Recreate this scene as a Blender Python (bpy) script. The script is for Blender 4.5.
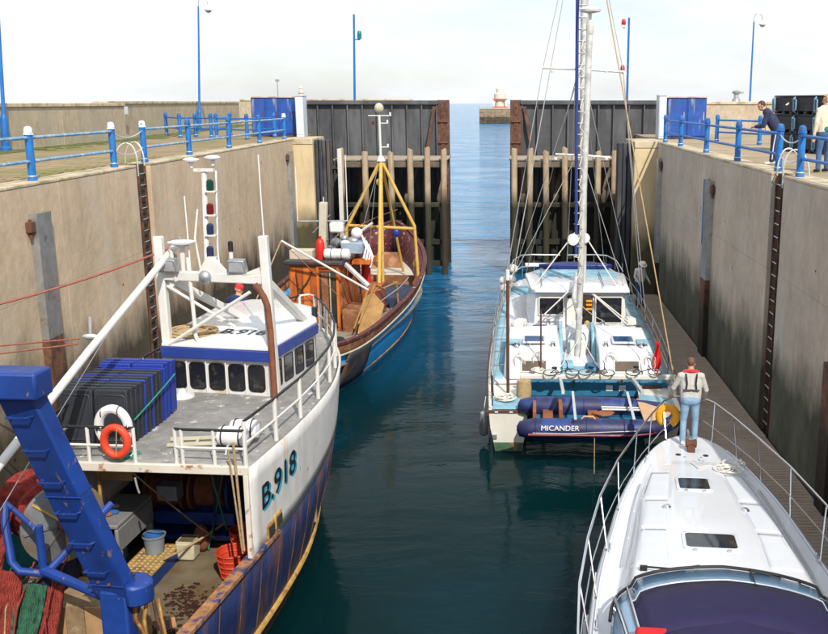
import bpy, bmesh, math, random
from mathutils import Vector, Matrix, Euler, noise
random.seed(7)
R = math.radians
for o in list(bpy.data.objects): bpy.data.objects.remove(o)
scn = bpy.context.scene
COL = scn.collection

# ------------------------------------------------------------------ camera
cam_d = bpy.data.cameras.new('camera')
cam = bpy.data.objects.new('camera', cam_d); COL.objects.link(cam)
cam.location = (0, 0, 8.2)
cam.rotation_euler = (R(90) - math.atan2(215, 976), 0, 0)
cam_d.sensor_fit = 'HORIZONTAL'; cam_d.sensor_width = 36.0
cam_d.lens = 976.0 / 828.0 * 36.0
cam_d.shift_x = -95.0 / 828.0
cam_d.clip_start = 0.1; cam_d.clip_end = 9000
scn.camera = cam
scn.render.resolution_x = 1024; scn.render.resolution_y = 784

# ------------------------------------------------------------------ daylight
SUN_EL, SUN_AZ = R(42), R(22)          # azimuth: behind the camera, swung to the right (+X)
world = bpy.data.worlds.new('World'); scn.world = world; world.use_nodes = True
nt = world.node_tree; nt.nodes.clear()
wo = nt.nodes.new('ShaderNodeOutputWorld'); bg = nt.nodes.new('ShaderNodeBackground')
sky = nt.nodes.new('ShaderNodeTexSky'); sky.sky_type = 'NISHITA'; sky.sun_disc = False
sky.sun_elevation = SUN_EL; sky.sun_rotation = math.pi - SUN_AZ
sky.dust_density = 1.0; sky.ozone_density = 1.4; sky.altitude = 0
tc = nt.nodes.new('ShaderNodeTexCoord'); mp = nt.nodes.new('ShaderNodeMapping')
mp.inputs['Scale'].default_value = (1.0, 1.0, 3.2)
nz = nt.nodes.new('ShaderNodeTexNoise'); nz.inputs['Scale'].default_value = 2.3
nz.inputs['Detail'].default_value = 9; nz.inputs['Roughness'].default_value = 0.58
rp = nt.nodes.new('ShaderNodeValToRGB')
rp.color_ramp.elements[0].position = 0.36; rp.color_ramp.elements[0].color = (0.50, 0.50, 0.50, 1)
rp.color_ramp.elements[1].position = 0.60; rp.color_ramp.elements[1].color = (0.95, 0.95, 0.95, 1)
mx = nt.nodes.new('ShaderNodeMixRGB'); mx.inputs[2].default_value = (10.0, 10.35, 10.8, 1)   # thin bright cloud
nt.links.new(tc.outputs['Generated'], mp.inputs['Vector']); nt.links.new(mp.outputs[0], nz.inputs['Vector'])
nt.links.new(nz.outputs['Fac'], rp.inputs['Fac']); nt.links.new(rp.outputs['Color'], mx.inputs[0])
nt.links.new(sky.outputs[0], mx.inputs[1]); nt.links.new(mx.outputs[0], bg.inputs['Color'])
bg.inputs['Strength'].default_value = 0.10
nt.links.new(bg.outputs[0], wo.inputs['Surface'])
sl = bpy.data.lights.new('sun', 'SUN'); sl.energy = 4.3; sl.angle = R(0.5); sl.color = (1.0, 0.93, 0.82)
sun = bpy.data.objects.new('sun', sl); COL.objects.link(sun)
_sd = Vector((math.cos(SUN_EL)*math.sin(SUN_AZ), -math.cos(SUN_EL)*math.cos(SUN_AZ), math.sin(SUN_EL)))
sun.rotation_euler = (-_sd).to_track_quat('-Z', 'Y').to_euler(); sun.location = (30, -40, 50)
scn.view_settings.view_transform = 'Standard'; scn.view_settings.look = 'None'
scn.view_settings.gamma = 1.0; scn.view_settings.use_curve_mapping = False
scn.view_settings.exposure = 0.2
scn.render.engine = 'CYCLES'
scn.cycles.max_bounces = 6

# ------------------------------------------------------------------ materials
MATS = {}
def mat(name, col, rough=0.6, metal=0.0, var=0.18, vscale=3.0, bump=0.0, bscale=20.0, second=None, smin=0.5, smax=0.62,
        sscale=2.0, sstretch=(1, 1, 1), tide=None, coat=0.0, spec=0.5, emit=None, alpha=None, trans=0.0, ior=1.45, grime=None, mottle=0.0, chips=None):
    """second: colour of wear/rust/stain patches; tide: (z_level, colour, softness); grime: colour of fine vertical run marks"""
    if name in MATS: return MATS[name]
    m = bpy.data.materials.new(name); m.use_nodes = True
    n = m.node_tree; N = n.nodes; Lk = n.links
    b = N['Principled BSDF']
    b.inputs['Roughness'].default_value = rough; b.inputs['Metallic'].default_value = metal
    b.inputs['Specular IOR Level'].default_value = spec
    b.inputs['Coat Weight'].default_value = coat
    b.inputs['Transmission Weight'].default_value = trans; b.inputs['IOR'].default_value = ior
    t = N.new('ShaderNodeTexCoord')
    def noise_(scale, detail=6, stretch=(1, 1, 1), off=0):
        mpn = N.new('ShaderNodeMapping'); mpn.inputs['Scale'].default_value = stretch
        mpn.inputs['Location'].default_value = (off, off*1.7, off*0.6)
        Lk.new(t.outputs['Object'], mpn.inputs['Vector'])
        q = N.new('ShaderNodeTexNoise'); q.inputs['Scale'].default_value = scale
        q.inputs['Detail'].default_value = detail; q.inputs['Roughness'].default_value = 0.62
        Lk.new(mpn.outputs[0], q.inputs['Vector']); return q.outputs['Fac']
    def ramp(src, a, bb, ca=(0, 0, 0, 1), cb=(1, 1, 1, 1)):
        r_ = N.new('ShaderNodeValToRGB'); e = r_.color_ramp.elements
        e[0].position = a; e[0].color = ca; e[1].position = bb; e[1].color = cb
        Lk.new(src, r_.inputs['Fac']); return r_.outputs['Color']
    c4 = (*col, 1)
    lo = tuple(max(0, c*(1-var)) for c in col) + (1,); hi = tuple(min(1, c*(1+var)) for c in col) + (1,)
    cur = ramp(noise_(vscale), 0.3, 0.7, lo, hi)
    def mix(fac, c2, src):
        x = N.new('ShaderNodeMixRGB'); Lk.new(fac, x.inputs[0]); Lk.new(src, x.inputs[1]); x.inputs[2].default_value = (*c2, 1)
        return x.outputs[0]
    if mottle:
        k = N.new('ShaderNodeMixRGB'); k.blend_type = 'MULTIPLY'; k.inputs[0].default_value = 1.0
        Lk.new(cur, k.inputs[1]); Lk.new(ramp(noise_(4.5, 10, (1, 1, 0.7), 21.0), 0.32, 0.72, (1-mottle,)*3+(1,), (1+mottle*0.35,)*3+(1,)), k.inputs[2]); cur = k.outputs[0]
        cur = mix(ramp(noise_(1.1, 9, (1.0, 1.0, 0.16), 31.0), 0.56, 0.78, (0, 0, 0, 1), (0.45, 0.45, 0.45, 1)), tuple(c*0.6 for c in col), cur)
    if grime is not None:
        cur = mix(ramp(noise_(2.2, 5, (1.3, 1.3, 0.22), 3.1), 0.5, 0.95), grime, cur)
    if second is not None:
        cur = mix(ramp(noise_(sscale, 8, sstretch, 7.7), smin, smax), second, cur)
    if chips is not None:
        cur = mix(ramp(noise_(chips[1], 9, (1, 1, 0.6), 17.0), chips[2], chips[2]+(0.03 if chips[1] > 3 else 0.12)), chips[0], cur)
    if tide is not None:
        lv, tcol, soft = tide
        sp = N.new('ShaderNodeSeparateXYZ'); Lk.new(t.outputs['Object'], sp.inputs[0])
        nn = noise_(0.9, 6, (1, 1, 0.45), 11.0)
        ma = N.new('ShaderNodeMath'); ma.operation = 'MULTIPLY_ADD'; Lk.new(nn, ma.inputs[0])
        ma.inputs[1].default_value = soft*2.2; Lk.new(sp.outputs['Z'], ma.inputs[2])
        mr = N.new('ShaderNodeMapRange'); Lk.new(ma.outputs[0], mr.inputs['Value'])
        mr.inputs['From Min'].default_value = lv + soft*1.1 - soft*0.5; mr.inputs['From Max'].default_value = lv + soft*1.1 + soft*0.5
        mr.inputs['To Min'].default_value = 0.93; mr.inputs['To Max'].default_value = 0.0
        x = N.new('ShaderNodeMixRGB'); Lk.new(mr.outputs[0], x.inputs[0]); Lk.new(cur, x.inputs[1])
        dk = tuple(c*0.35 for c in tcol) + (1,)
        Lk.new(ramp(noise_(1.4, 7, (1, 1, 0.5), 5.0), 0.38, 0.66, dk, (*tcol, 1)), x.inputs[2]); cur = x.outputs[0]
    Lk.new(cur, b.inputs['Base Color'])
    if rough > 0.12 and trans == 0:
        rr = N.new('ShaderNodeMapRange'); Lk.new(noise_(vscale*2.3, 4, (1, 1, 1), 2.0), rr.inputs['Value'])
        rr.inputs['To Min'].default_value = max(0.03, rough-0.14); rr.inputs['To Max'].default_value = min(1, rough+0.14)
        Lk.new(rr.outputs[0], b.inputs['Roughness'])
    if bump > 0:
        bp = N.new('ShaderNodeBump'); bp.inputs['Strength'].default_value = bump; bp.inputs['Distance'].default_value = 0.02
        Lk.new(noise_(bscale, 8), bp.inputs['Height']); Lk.new(bp.outputs[0], b.inputs['Normal'])
    if emit is not None:
        b.inputs['Emission Color'].default_value = (*emit[0], 1); b.inputs['Emission Strength'].default_value = emit[1]
    if alpha is not None: b.inputs['Alpha'].default_value = alpha
    MATS[name] = m; return m

mat('concrete', (0.54, 0.42, 0.295), 0.9, var=0.16, vscale=0.7, bump=0.7, bscale=5, mottle=0.15, chips=((0.60, 0.52, 0.42), 1.7, 0.64), second=(0.56, 0.48, 0.375), sscale=0.6, smin=0.5, smax=0.75,
    sstretch=(1, 1, 0.35), grime=(0.40, 0.29, 0.185), tide=(2.7, (0.046, 0.038, 0.022), 1.3))
mat('concrete_shaded', (0.47, 0.40, 0.325), 0.9, var=0.15, vscale=0.7, bump=0.7, bscale=5, mottle=0.16, chips=((0.55, 0.50, 0.44), 1.7, 0.64), second=(0.48, 0.45, 0.41), sscale=0.6, smin=0.5, smax=0.75,
    sstretch=(1, 1, 0.35), grime=(0.36, 0.29, 0.225), tide=(2.55, (0.080, 0.092, 0.058), 1.2))  # greyer copy of concrete for the right wall, its shade put into colour
mat('concrete_pale', (0.55, 0.44, 0.27), 0.9, var=0.12, vscale=0.9, bump=0.4, bscale=9, grime=(0.35, 0.26, 0.14), tide=(2.9, (0.060, 0.055, 0.022), 1.2))
mat('joint_and_shade', (0.05, 0.04, 0.03), 0.95, var=0.3, tide=(2.2, (0.02, 0.025, 0.015), 0.9))  # dark joints; also painted-in shade of recesses and doorways
mat('coping', (0.50, 0.42, 0.30), 0.9, var=0.2, vscale=2, bump=0.4, bscale=14, second=(0.30, 0.26, 0.15), sscale=1.5)
mat('sea_wall', (0.45, 0.375, 0.28), 0.9, mottle=0.25, var=0.15, vscale=0.5, bump=0.5, bscale=7, grime=(0.25, 0.20, 0.14), second=(0.36, 0.33, 0.26), sscale=0.5, smin=0.48, smax=0.7)
mat('blue_paint', (0.014, 0.155, 0.47), 0.45, var=0.2, vscale=5, chips=((0.16, 0.09, 0.05), 11, 0.635), second=(0.015, 0.10, 0.33), sscale=4)
mat('lamp_blue', (0.010, 0.125, 0.43), 0.45, var=0.2, vscale=3, chips=((0.14, 0.10, 0.08), 9, 0.64))
mat('pale_blue_paint', (0.13, 0.30, 0.50), 0.4, var=0.2, vscale=5, second=(0.42, 0.46, 0.5), sscale=6)
mat('cap_white', (0.72, 0.74, 0.74), 0.6, var=0.2, vscale=12, second=(0.03, 0.25, 0.55), sscale=9, smin=0.55, smax=0.6)
mat('galv', (0.40, 0.42, 0.43), 0.42, 0.75, var=0.2, vscale=4, second=(0.30, 0.20, 0.12), sscale=2.5, smin=0.58, smax=0.72)
mat('galv_light', (0.62, 0.64, 0.66), 0.4, 0.55, var=0.12, vscale=5)
mat('rust', (0.115, 0.050, 0.028), 0.85, var=0.45, vscale=6, bump=0.5, bscale=30, second=(0.055, 0.03, 0.02), sscale=4)
mat('rust_tide', (0.15, 0.065, 0.035), 0.85, var=0.4, vscale=3, bump=0.5, bscale=20, second=(0.06, 0.035, 0.025), sscale=3, tide=(2.4, (0.025, 0.022, 0.014), 0.8))
mat('gate_steel', (0.060, 0.064, 0.073), 0.6, var=0.25, vscale=1.6, bump=0.15, bscale=10, second=(0.10, 0.105, 0.115), sscale=0.8, sstretch=(1.5, 1.5, 0.3), grime=(0.033, 0.035, 0.04), tide=(3.3, (0.022, 0.026, 0.016), 0.6))
mat('gate_rust', (0.105, 0.052, 0.036), 0.85, var=0.5, vscale=2.5, bump=0.4, bscale=18, second=(0.055, 0.045, 0.042), sscale=1.6, tide=(3.3, (0.025, 0.024, 0.015), 0.8))
mat('timber', (0.31, 0.245, 0.165), 0.9, var=0.25, vscale=2, bump=0.6, bscale=14, second=(0.24, 0.12, 0.06), sscale=0.8, smin=0.55, smax=0.7, sstretch=(1, 1, 0.2), tide=(3.75, (0.024, 0.022, 0.009), 0.7))
mat('timber_dark', (0.13, 0.10, 0.075), 0.9, var=0.3, vscale=2, bump=0.5, bscale=14, tide=(3.6, (0.018, 0.020, 0.010), 0.6))
mat('deck_wood', (0.34, 0.28, 0.22), 0.9, var=0.25, vscale=3, bump=0.4, bscale=12)
mat('pontoon_deck', (0.27, 0.21, 0.16), 0.8, var=0.2, vscale=3, bump=0.3, bscale=60, second=(0.29, 0.25, 0.205), sscale=1.5)
mat('black_rubber', (0.018, 0.018, 0.020), 0.6, var=0.3, vscale=6)
mat('navy_steel', (0.03, 0.034, 0.045), 0.6, var=0.35, vscale=1.5, bump=0.2, bscale=12, second=(0.075, 0.07, 0.066), sscale=1.2, sstretch=(1, 1, 0.3), tide=(1.6, (0.02, 0.02, 0.012), 0.8))
mat('white_paint', (0.60, 0.595, 0.57), 0.42, var=0.07, vscale=4, coat=0.1, second=(0.42, 0.23, 0.10), sscale=3.4, smin=0.65, smax=0.76)
mat('white_rusty', (0.58, 0.55, 0.48), 0.5, var=0.08, vscale=4, second=(0.30, 0.12, 0.04), sscale=5.5, smin=0.57, smax=0.66)
mat('white_clean', (0.66, 0.665, 0.67), 0.3, var=0.03, vscale=3, coat=0.3)
mat('gelcoat', (0.62, 0.65, 0.70), 0.22, var=0.025, vscale=1.5, coat=0.5)
mat('gelcoat_cream', (0.62, 0.605, 0.55), 0.35, var=0.06, vscale=2.5, coat=0.2, second=(0.52, 0.45, 0.34), sscale=3, smin=0.62, smax=0.8)
mat('chrome', (0.70, 0.71, 0.72), 0.18, 1.0, var=0.05)
mat('dark_glass', (0.012, 0.013, 0.018), 0.05, var=0.1, spec=0.6, second=(0.075, 0.06, 0.042), sscale=4.5, smin=0.55, smax=0.68)  # brown patches painted in for the interior seen through the panes
mat('black', (0.014, 0.014, 0.016), 0.5, var=0.3)
mat('rope_tan', (0.42, 0.30, 0.16), 0.95, var=0.3, vscale=25, bump=0.8, bscale=120)
mat('rope_red', (0.27, 0.095, 0.065), 0.95, var=0.3, vscale=25)
mat('rope_white', (0.62, 0.60, 0.55), 0.9, var=0.15, vscale=25)
mat('rope_green', (0.02, 0.22, 0.16), 0.8, var=0.3, vscale=25)
mat('ground_left', (0.25, 0.185, 0.105), 0.95, var=0.22, vscale=0.9, bump=0.6, bscale=12, second=(0.16, 0.155, 0.05), sscale=0.28, smin=0.46, smax=0.62)
mat('ground_right', (0.33, 0.26, 0.175), 0.95, var=0.2, vscale=0.9, bump=0.5, bscale=12, second=(0.22, 0.20, 0.10), sscale=0.35, smin=0.5, smax=0.66)
mat('moss', (0.105, 0.135, 0.028), 0.95, var=0.45, vscale=6, bump=0.9, bscale=40)
mat('stone_pier', (0.27, 0.20, 0.13), 0.95, var=0.3, vscale=0.4, bump=0.6, bscale=2, tide=(2.6, (0.10, 0.075, 0.04), 1.0))
mat('algae_wet', (0.03, 0.045, 0.03), 0.5, var=0.5)

# ------------------------------------------------------------------ mesh builder
class MB:
    def __init__(s): s.v = []; s.f = []; s.m = []; s.k = 0
    def add(s, vs, fs):
        o = len(s.v); s.v += [tuple(v) for v in vs]
        for f in fs: s.f.append(tuple(i+o for i in f)); s.m.append(s.k)
        return s
    def box(s, c, d, rz=0.0, rot=None, top=1.0):
        x, y, z = d[0]/2, d[1]/2, d[2]/2
        vs = [Vector((sx*x*(top if sz > 0 else 1), sy*y*(top if sz > 0 else 1), sz*z)) for sz in (-1, 1) for sx, sy in ((-1, -1), (1, -1), (1, 1), (-1, 1))]
        M_ = Euler(rot).to_matrix() if rot else Matrix.Rotation(rz, 3, 'Z')
        c = Vector(c)
        return s.add([M_ @ v + c for v in vs], [(0, 3, 2, 1), (4, 5, 6, 7), (0, 1, 5, 4), (1, 2, 6, 5), (2, 3, 7, 6), (3, 0, 4, 7)])
    def b2(s, a, b): return s.box([(a[i]+b[i])/2 for i in range(3)], [abs(b[i]-a[i]) for i in range(3)])
    def beam(s, p0, p1, w, h, up=(0, 0, 1)):
        p0, p1 = Vector(p0), Vector(p1); d = (p1-p0).normalized(); u = Vector(up)
        if abs(d.dot(u)) > 0.98: u = Vector((0, 1, 0))
        sx = d.cross(u).normalized(); uy = sx.cross(d)
        vs = [p + sx*(a*w/2) + uy*(b*h/2) for p in (p0, p1) for a, b in ((-1, -1), (1, -1), (1, 1), (-1, 1))]
        return s.add(vs, [(0, 3, 2, 1), (4, 5, 6, 7), (0, 1, 5, 4), (1, 2, 6, 5), (2, 3, 7, 6), (3, 0, 4, 7)])
    def tube(s, pts, r, n=8, closed=False, rad=None, cap=True):
        P = [Vector(p) for p in pts]; N = len(P); rings = []
        t0 = (P[1]-P[0]).normalized(); u = Vector((0, 0, 1)) if abs(t0.z) < 0.9 else Vector((1, 0, 0))
        a = t0.cross(u).normalized()
        for i in range(N):
            if closed: t = (P[(i+1) % N]-P[i-1]).normalized()
            else: t = (P[min(i+1, N-1)]-P[max(i-1, 0)]).normalized()
            a = (a - t*a.dot(t)).normalized(); b = t.cross(a)
            rr = rad[i] if rad else r
            rings.append([P[i] + (a*math.cos(2*math.pi*k/n) + b*math.sin(2*math.pi*k/n))*rr for k in range(n)])
        return s.rings(rings, closed, cap)
    def rings(s, rings, closed=False, cap=True, open_ring=False):
        n = len(rings[0]); N = len(rings); vs = [v for r_ in rings for v in r_]; fs = []
        for i in range(N if closed else N-1):
            j = (i+1) % N
            for k in range(n-1 if open_ring else n):
                l = (k+1) % n
                fs.append((i*n+k, i*n+l, j*n+l, j*n+k))
        if cap and not closed and not open_ring:
            fs.append(tuple(range(n-1, -1, -1))); fs.append(tuple((N-1)*n+k for k in range(n)))
        return s.add(vs, fs)
    def cone(s, p0, p1, r0, r1, n=12): return s.tube([p0, p1], 0, n, rad=[r0, r1])
    def lathe(s, prof, c=(0, 0, 0), n=16, axis='Z', cap=True):
        c = Vector(c); rg = []
        for r_, h in prof:
            ring = []
            for k in range(n):
                a = 2*math.pi*k/n; x, y = r_*math.cos(a), r_*math.sin(a)
                v = (x, y, h) if axis == 'Z' else ((h, x, y) if axis == 'X' else (y, h, x))
                ring.append(c + Vector(v))
            rg.append(ring)
        return s.rings(rg, cap=cap)
    def ell(s, c, r, nu=14, nv=8, M_=None):
        c = Vector(c); rg = []
        for i in range(nv+1):
            th = math.pi*(0.02 + 0.96*i/nv)
            ring = [Vector((r[0]*math.sin(th)*math.cos(2*math.pi*k/nu), r[1]*math.sin(th)*math.sin(2*math.pi*k/nu), -r[2]*math.cos(th))) for k in range(nu)]
            if M_: ring = [M_ @ v for v in ring]
            rg.append([v+c for v in ring])
        return s.rings(rg)
    def prism(s, poly, vec):
        P = [Vector(p) for p in poly]; V = Vector(vec); n = len(P)
        return s.add(P + [p+V for p in P], [tuple(range(n-1, -1, -1)), tuple(range(n, 2*n))] + [(i, (i+1) % n, n+(i+1) % n, n+i) for i in range(n)])
    def torus(s, c, Rr, r, axis='Z', n=24, m=8, sq=1.0):
        pts = []
        for i in range(n):
            a = 2*math.pi*i/n; x, y = Rr*math.cos(a), Rr*math.sin(a)*sq
            pts.append(Vector(c) + Vector({'Z': (x, y, 0), 'Y': (x, 0, y), 'X': (0, x, y)}[axis]))
        return s.tube(pts, r, m, closed=True)
    def grid(s, f, nu, nv):
        vs = [f(i/(nu-1), j/(nv-1)) for j in range(nv) for i in range(nu)]
        return s.add(vs, [(j*nu+i, j*nu+i+1, (j+1)*nu+i+1, (j+1)*nu+i) for j in range(nv-1) for i in range(nu-1)])
    def mesh(s, name, mats, ang=35, fix=True):
        me = bpy.data.meshes.new(name); me.from_pydata(s.v, [], s.f); me.validate()
        if not isinstance(mats, (list, tuple)): mats = [mats]
        for m_ in mats: me.materials.append(MATS[m_])
        if len(mats) > 1 and len(me.polygons) == len(s.m): me.polygons.foreach_set('material_index', s.m)
        if fix:
            bm = bmesh.new(); bm.from_mesh(me); bmesh.ops.recalc_face_normals(bm, faces=bm.faces); bm.to_mesh(me); bm.free()
        me.polygons.foreach_set('use_smooth', [True]*len(me.polygons)); me.set_sharp_from_angle(angle=R(ang))
        return me
    def build(s, name, mats, parent=None, bevel=0.0, ang=35, loc=None, rot=None, solid=0.0, kind=None, label=None):
        o = bpy.data.objects.new(name, s.mesh(name, mats, ang, fix=(solid == 0))); COL.objects.link(o)
        if parent: o.parent = parent
        if loc: o.location = loc
        if rot: o.rotation_euler = rot
        if solid:
            q = o.modifiers.new('thickness', 'SOLIDIFY'); q.thickness = solid; q.offset = 0
        if bevel:
            q = o.modifiers.new('bevel', 'BEVEL'); q.width = bevel; q.segments = 2; q.limit_method = 'ANGLE'
        if kind: o['kind'] = kind
        if label: o['label'] = label
        return o
def tag(o, label, cat, group=None):
    o['label'] = label; o['category'] = cat
    if group: o['group'] = group
    return o
def thing(name, label, cat, loc=(0, 0, 0), rz=0.0, group=None, rot=None):
    o = bpy.data.objects.new(name, None); COL.objects.link(o); o.location = loc
    o.rotation_euler = rot if rot else (0, 0, rz); o.empty_display_size = 0.2
    return tag(o, label, cat, group)
def struct(o): o['kind'] = 'structure'; return o
def kids(o): return [c for c in bpy.data.objects if c.parent == o]
def dup(root, loc=None, rz=None, label=None, parent=None):
    c = root.copy(); COL.objects.link(c)
    if parent: c.parent = parent
    if loc is not None: c.location = loc
    if rz is not None: c.rotation_euler = (0, 0, rz)
    if label: c['label'] = label
    for k in kids(root): dup(k, parent=c)
    return c
def share(name, me, parent, loc=(0, 0, 0), rot=(0, 0, 0), scale=None):
    o = bpy.data.objects.new(name, me); COL.objects.link(o); o.parent = parent; o.location = loc; o.rotation_euler = rot
    if scale: o.scale = scale
    return o
def bez(p0, p1, p2, n=10):
    p0, p1, p2 = Vector(p0), Vector(p1), Vector(p2)
    return [p0*(1-t)**2 + p1*2*t*(1-t) + p2*t*t for t in [i/n for i in range(n+1)]]
def sag(p0, p1, d, n=12):
    p0, p1 = Vector(p0), Vector(p1)
    return [p0.lerp(p1, i/n) - Vector((0, 0, 4*d*(i/n)*(1-i/n))) for i in range(n+1)]
def spline(tab, x):
    """smooth interpolation through a table of (x, value)"""
    if x <= tab[0][0]: return tab[0][1]
    if x >= tab[-1][0]: return tab[-1][1]
    for i in range(len(tab)-1):
        if tab[i][0] <= x <= tab[i+1][0]:
            x0, y0 = tab[i]; x1, y1 = tab[i+1]
            m0 = (y1-y0)/(x1-x0) if i == 0 else (y1-tab[i-1][1])/(x1-tab[i-1][0])
            m1 = (y1-y0)/(x1-x0) if i+2 >= len(tab) else (tab[i+2][1]-y0)/(tab[i+2][0]-x0)
            h = x1-x0; t = (x-x0)/h
            return (2*t**3-3*t*t+1)*y0 + (t**3-2*t*t+t)*h*m0 + (-2*t**3+3*t*t)*y1 + (t**3-t*t)*h*m1
def text_part(name, body, size, matn, parent, M_, ext=0.004, shear=0.0, label=None, warp=None, bold=0.012):
    cu = bpy.data.curves.new(name, 'FONT'); cu.body = body; cu.size = size; cu.extrude = ext; cu.shear = shear; cu.resolution_u = 4
    cu.offset = size*bold
    tmp = bpy.data.objects.new('tmp_text', cu); COL.objects.link(tmp)
    dg = bpy.context.evaluated_depsgraph_get(); me = bpy.data.meshes.new_from_object(tmp.evaluated_get(dg))
    bpy.data.objects.remove(tmp); me.materials.clear(); me.materials.append(MATS[matn]); me.name = name
    if warp:
        for v in me.vertices: v.co = warp(v.co)
    else: me.transform(M_)
    o = bpy.data.objects.new(name, me); COL.objects.link(o); o.parent = parent
    if label: o['label'] = label
    return o
# ================================================================== SETTING
# ---- water: one sheet out to the horizon
def water_material():
    m = bpy.data.materials.new('water'); m.use_nodes = True; MATS['water'] = m
    n = m.node_tree; N = n.nodes; L = n.links; b = N['Principled BSDF']
    b.inputs['Roughness'].default_value = 0.10; b.inputs['Specular IOR Level'].default_value = 0.17; b.inputs['IOR'].default_value = 1.333; b.subsurface_method = 'BURLEY'; b.inputs['Subsurface Weight'].default_value = 1.0; b.inputs['Subsurface Radius'].default_value = (1.0, 1.0, 1.0); b.inputs['Subsurface Scale'].default_value = 1.6
    t = N.new('ShaderNodeTexCoord'); sp = N.new('ShaderNodeSeparateXYZ'); L.new(t.outputs['Object'], sp.inputs[0])
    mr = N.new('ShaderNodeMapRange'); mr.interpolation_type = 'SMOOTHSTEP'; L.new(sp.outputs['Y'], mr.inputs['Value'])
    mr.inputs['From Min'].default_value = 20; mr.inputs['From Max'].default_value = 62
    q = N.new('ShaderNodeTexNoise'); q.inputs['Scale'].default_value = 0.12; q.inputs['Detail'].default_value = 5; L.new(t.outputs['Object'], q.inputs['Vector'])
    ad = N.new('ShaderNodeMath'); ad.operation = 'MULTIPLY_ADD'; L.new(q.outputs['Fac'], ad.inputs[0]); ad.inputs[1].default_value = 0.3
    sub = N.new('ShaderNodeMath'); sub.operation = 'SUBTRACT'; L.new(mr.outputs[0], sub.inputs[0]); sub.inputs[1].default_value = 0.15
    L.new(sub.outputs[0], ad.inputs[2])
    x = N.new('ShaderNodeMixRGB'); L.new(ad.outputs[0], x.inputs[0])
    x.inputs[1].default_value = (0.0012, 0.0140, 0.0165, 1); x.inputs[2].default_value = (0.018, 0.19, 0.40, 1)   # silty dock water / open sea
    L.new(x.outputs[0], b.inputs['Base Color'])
    sr = N.new('ShaderNodeMapRange'); L.new(mr.outputs[0], sr.inputs['Value']); sr.inputs['To Min'].default_value = 0.07; sr.inputs['To Max'].default_value = 0.5; L.new(sr.outputs[0], b.inputs['Specular IOR Level'])
    rg_ = N.new('ShaderNodeMapRange'); L.new(mr.outputs[0], rg_.inputs['Value']); rg_.inputs['To Min'].default_value = 0.07; rg_.inputs['To Max'].default_value = 0.11; L.new(rg_.outputs[0], b.inputs['Roughness'])
    def nz(scale, stretch, rot=0.0, detail=4):
        mp_ = N.new('ShaderNodeMapping'); mp_.inputs['Scale'].default_value = stretch; mp_.inputs['Rotation'].default_value = (0, 0, rot)
        L.new(t.outputs['Object'], mp_.inputs['Vector'])
        k = N.new('ShaderNodeTexNoise'); k.inputs['Scale'].default_value = scale; k.inputs['Detail'].default_value = detail
        k.inputs['Distortion'].default_value = 0.6
        L.new(mp_.outputs[0], k.inputs['Vector']); return k.outputs['Fac']
    fine = nz(2.6, (1, 1.6, 1), 0.3); mid = nz(0.75, (0.8, 1.7, 1), -0.25, 5); big = nz(0.20, (0.7, 1.6, 1), 0.1, 5)
    # wave height grows from the sheltered chamber to the open sea
    ms = N.new('ShaderNodeMapRange'); L.new(sp.outputs['Y'], ms.inputs['Value'])
    ms.inputs['From Min'].default_value = 30; ms.inputs['From Max'].default_value = 58
    ms.inputs['To Min'].default_value = 0.06; ms.inputs['To Max'].default_value = 1.0
    pn = N.new('ShaderNodeTexNoise'); pn.inputs['Scale'].default_value = 0.16; pn.inputs['Detail'].default_value = 3; L.new(t.outputs['Object'], pn.inputs['Vector'])
    pm = N.new('ShaderNodeMapRange'); L.new(pn.outputs['Fac'], pm.inputs['Value']); pm.inputs['From Min'].default_value = 0.35; pm.inputs['From Max'].default_value = 0.65; pm.inputs['To Min'].default_value = 0.3; pm.inputs['To Max'].default_value = 1.5
    pk = N.new('ShaderNodeMath'); pk.operation = 'MULTIPLY'; L.new(ms.outputs[0], pk.inputs[0]); L.new(pm.outputs[0], pk.inputs[1]); ms = pk
    b1 = N.new('ShaderNodeBump'); b1.inputs['Distance'].default_value = 0.09; L.new(fine, b1.inputs['Height']); L.new(ms.outputs[0], b1.inputs['Strength'])
    b2 = N.new('ShaderNodeBump'); b2.inputs['Distance'].default_value = 0.38; L.new(mid, b2.inputs['Height']); L.new(ms.outputs[0], b2.inputs['Strength']); L.new(b1.outputs[0], b2.inputs['Normal'])
    b3 = N.new('ShaderNodeBump'); b3.inputs['Distance'].default_value = 0.9; L.new(big, b3.inputs['Height']); L.new(ms.outputs[0], b3.inputs['Strength']); L.new(b2.outputs[0], b3.inputs['Normal'])
    L.new(b3.outputs[0], b.inputs['Normal'])
water_material()
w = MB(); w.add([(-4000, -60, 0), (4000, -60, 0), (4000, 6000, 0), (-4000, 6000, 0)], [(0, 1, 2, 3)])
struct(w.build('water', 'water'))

# ---- quays (ground sheets on solid cores)
LX, RX, QZ = -9.65, 6.12, 6.6
LEND, REND = 44.2, 40.6
g = MB(); g.b2((-70, -30, -4), (LX-0.31, 52, QZ-0.012)); g.b2((-70, 52, -4), (-7.6, 78, QZ-0.012))
struct(g.build('quay_ground', 'ground_left'))
g = MB(); g.b2((RX+0.31, -30, -4), (70, 52, QZ-0.012)); g.b2((4.6, 52.6, -4), (70, 78, QZ-0.012))
struct(g.build('quay_ground', 'ground_right'))

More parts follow.
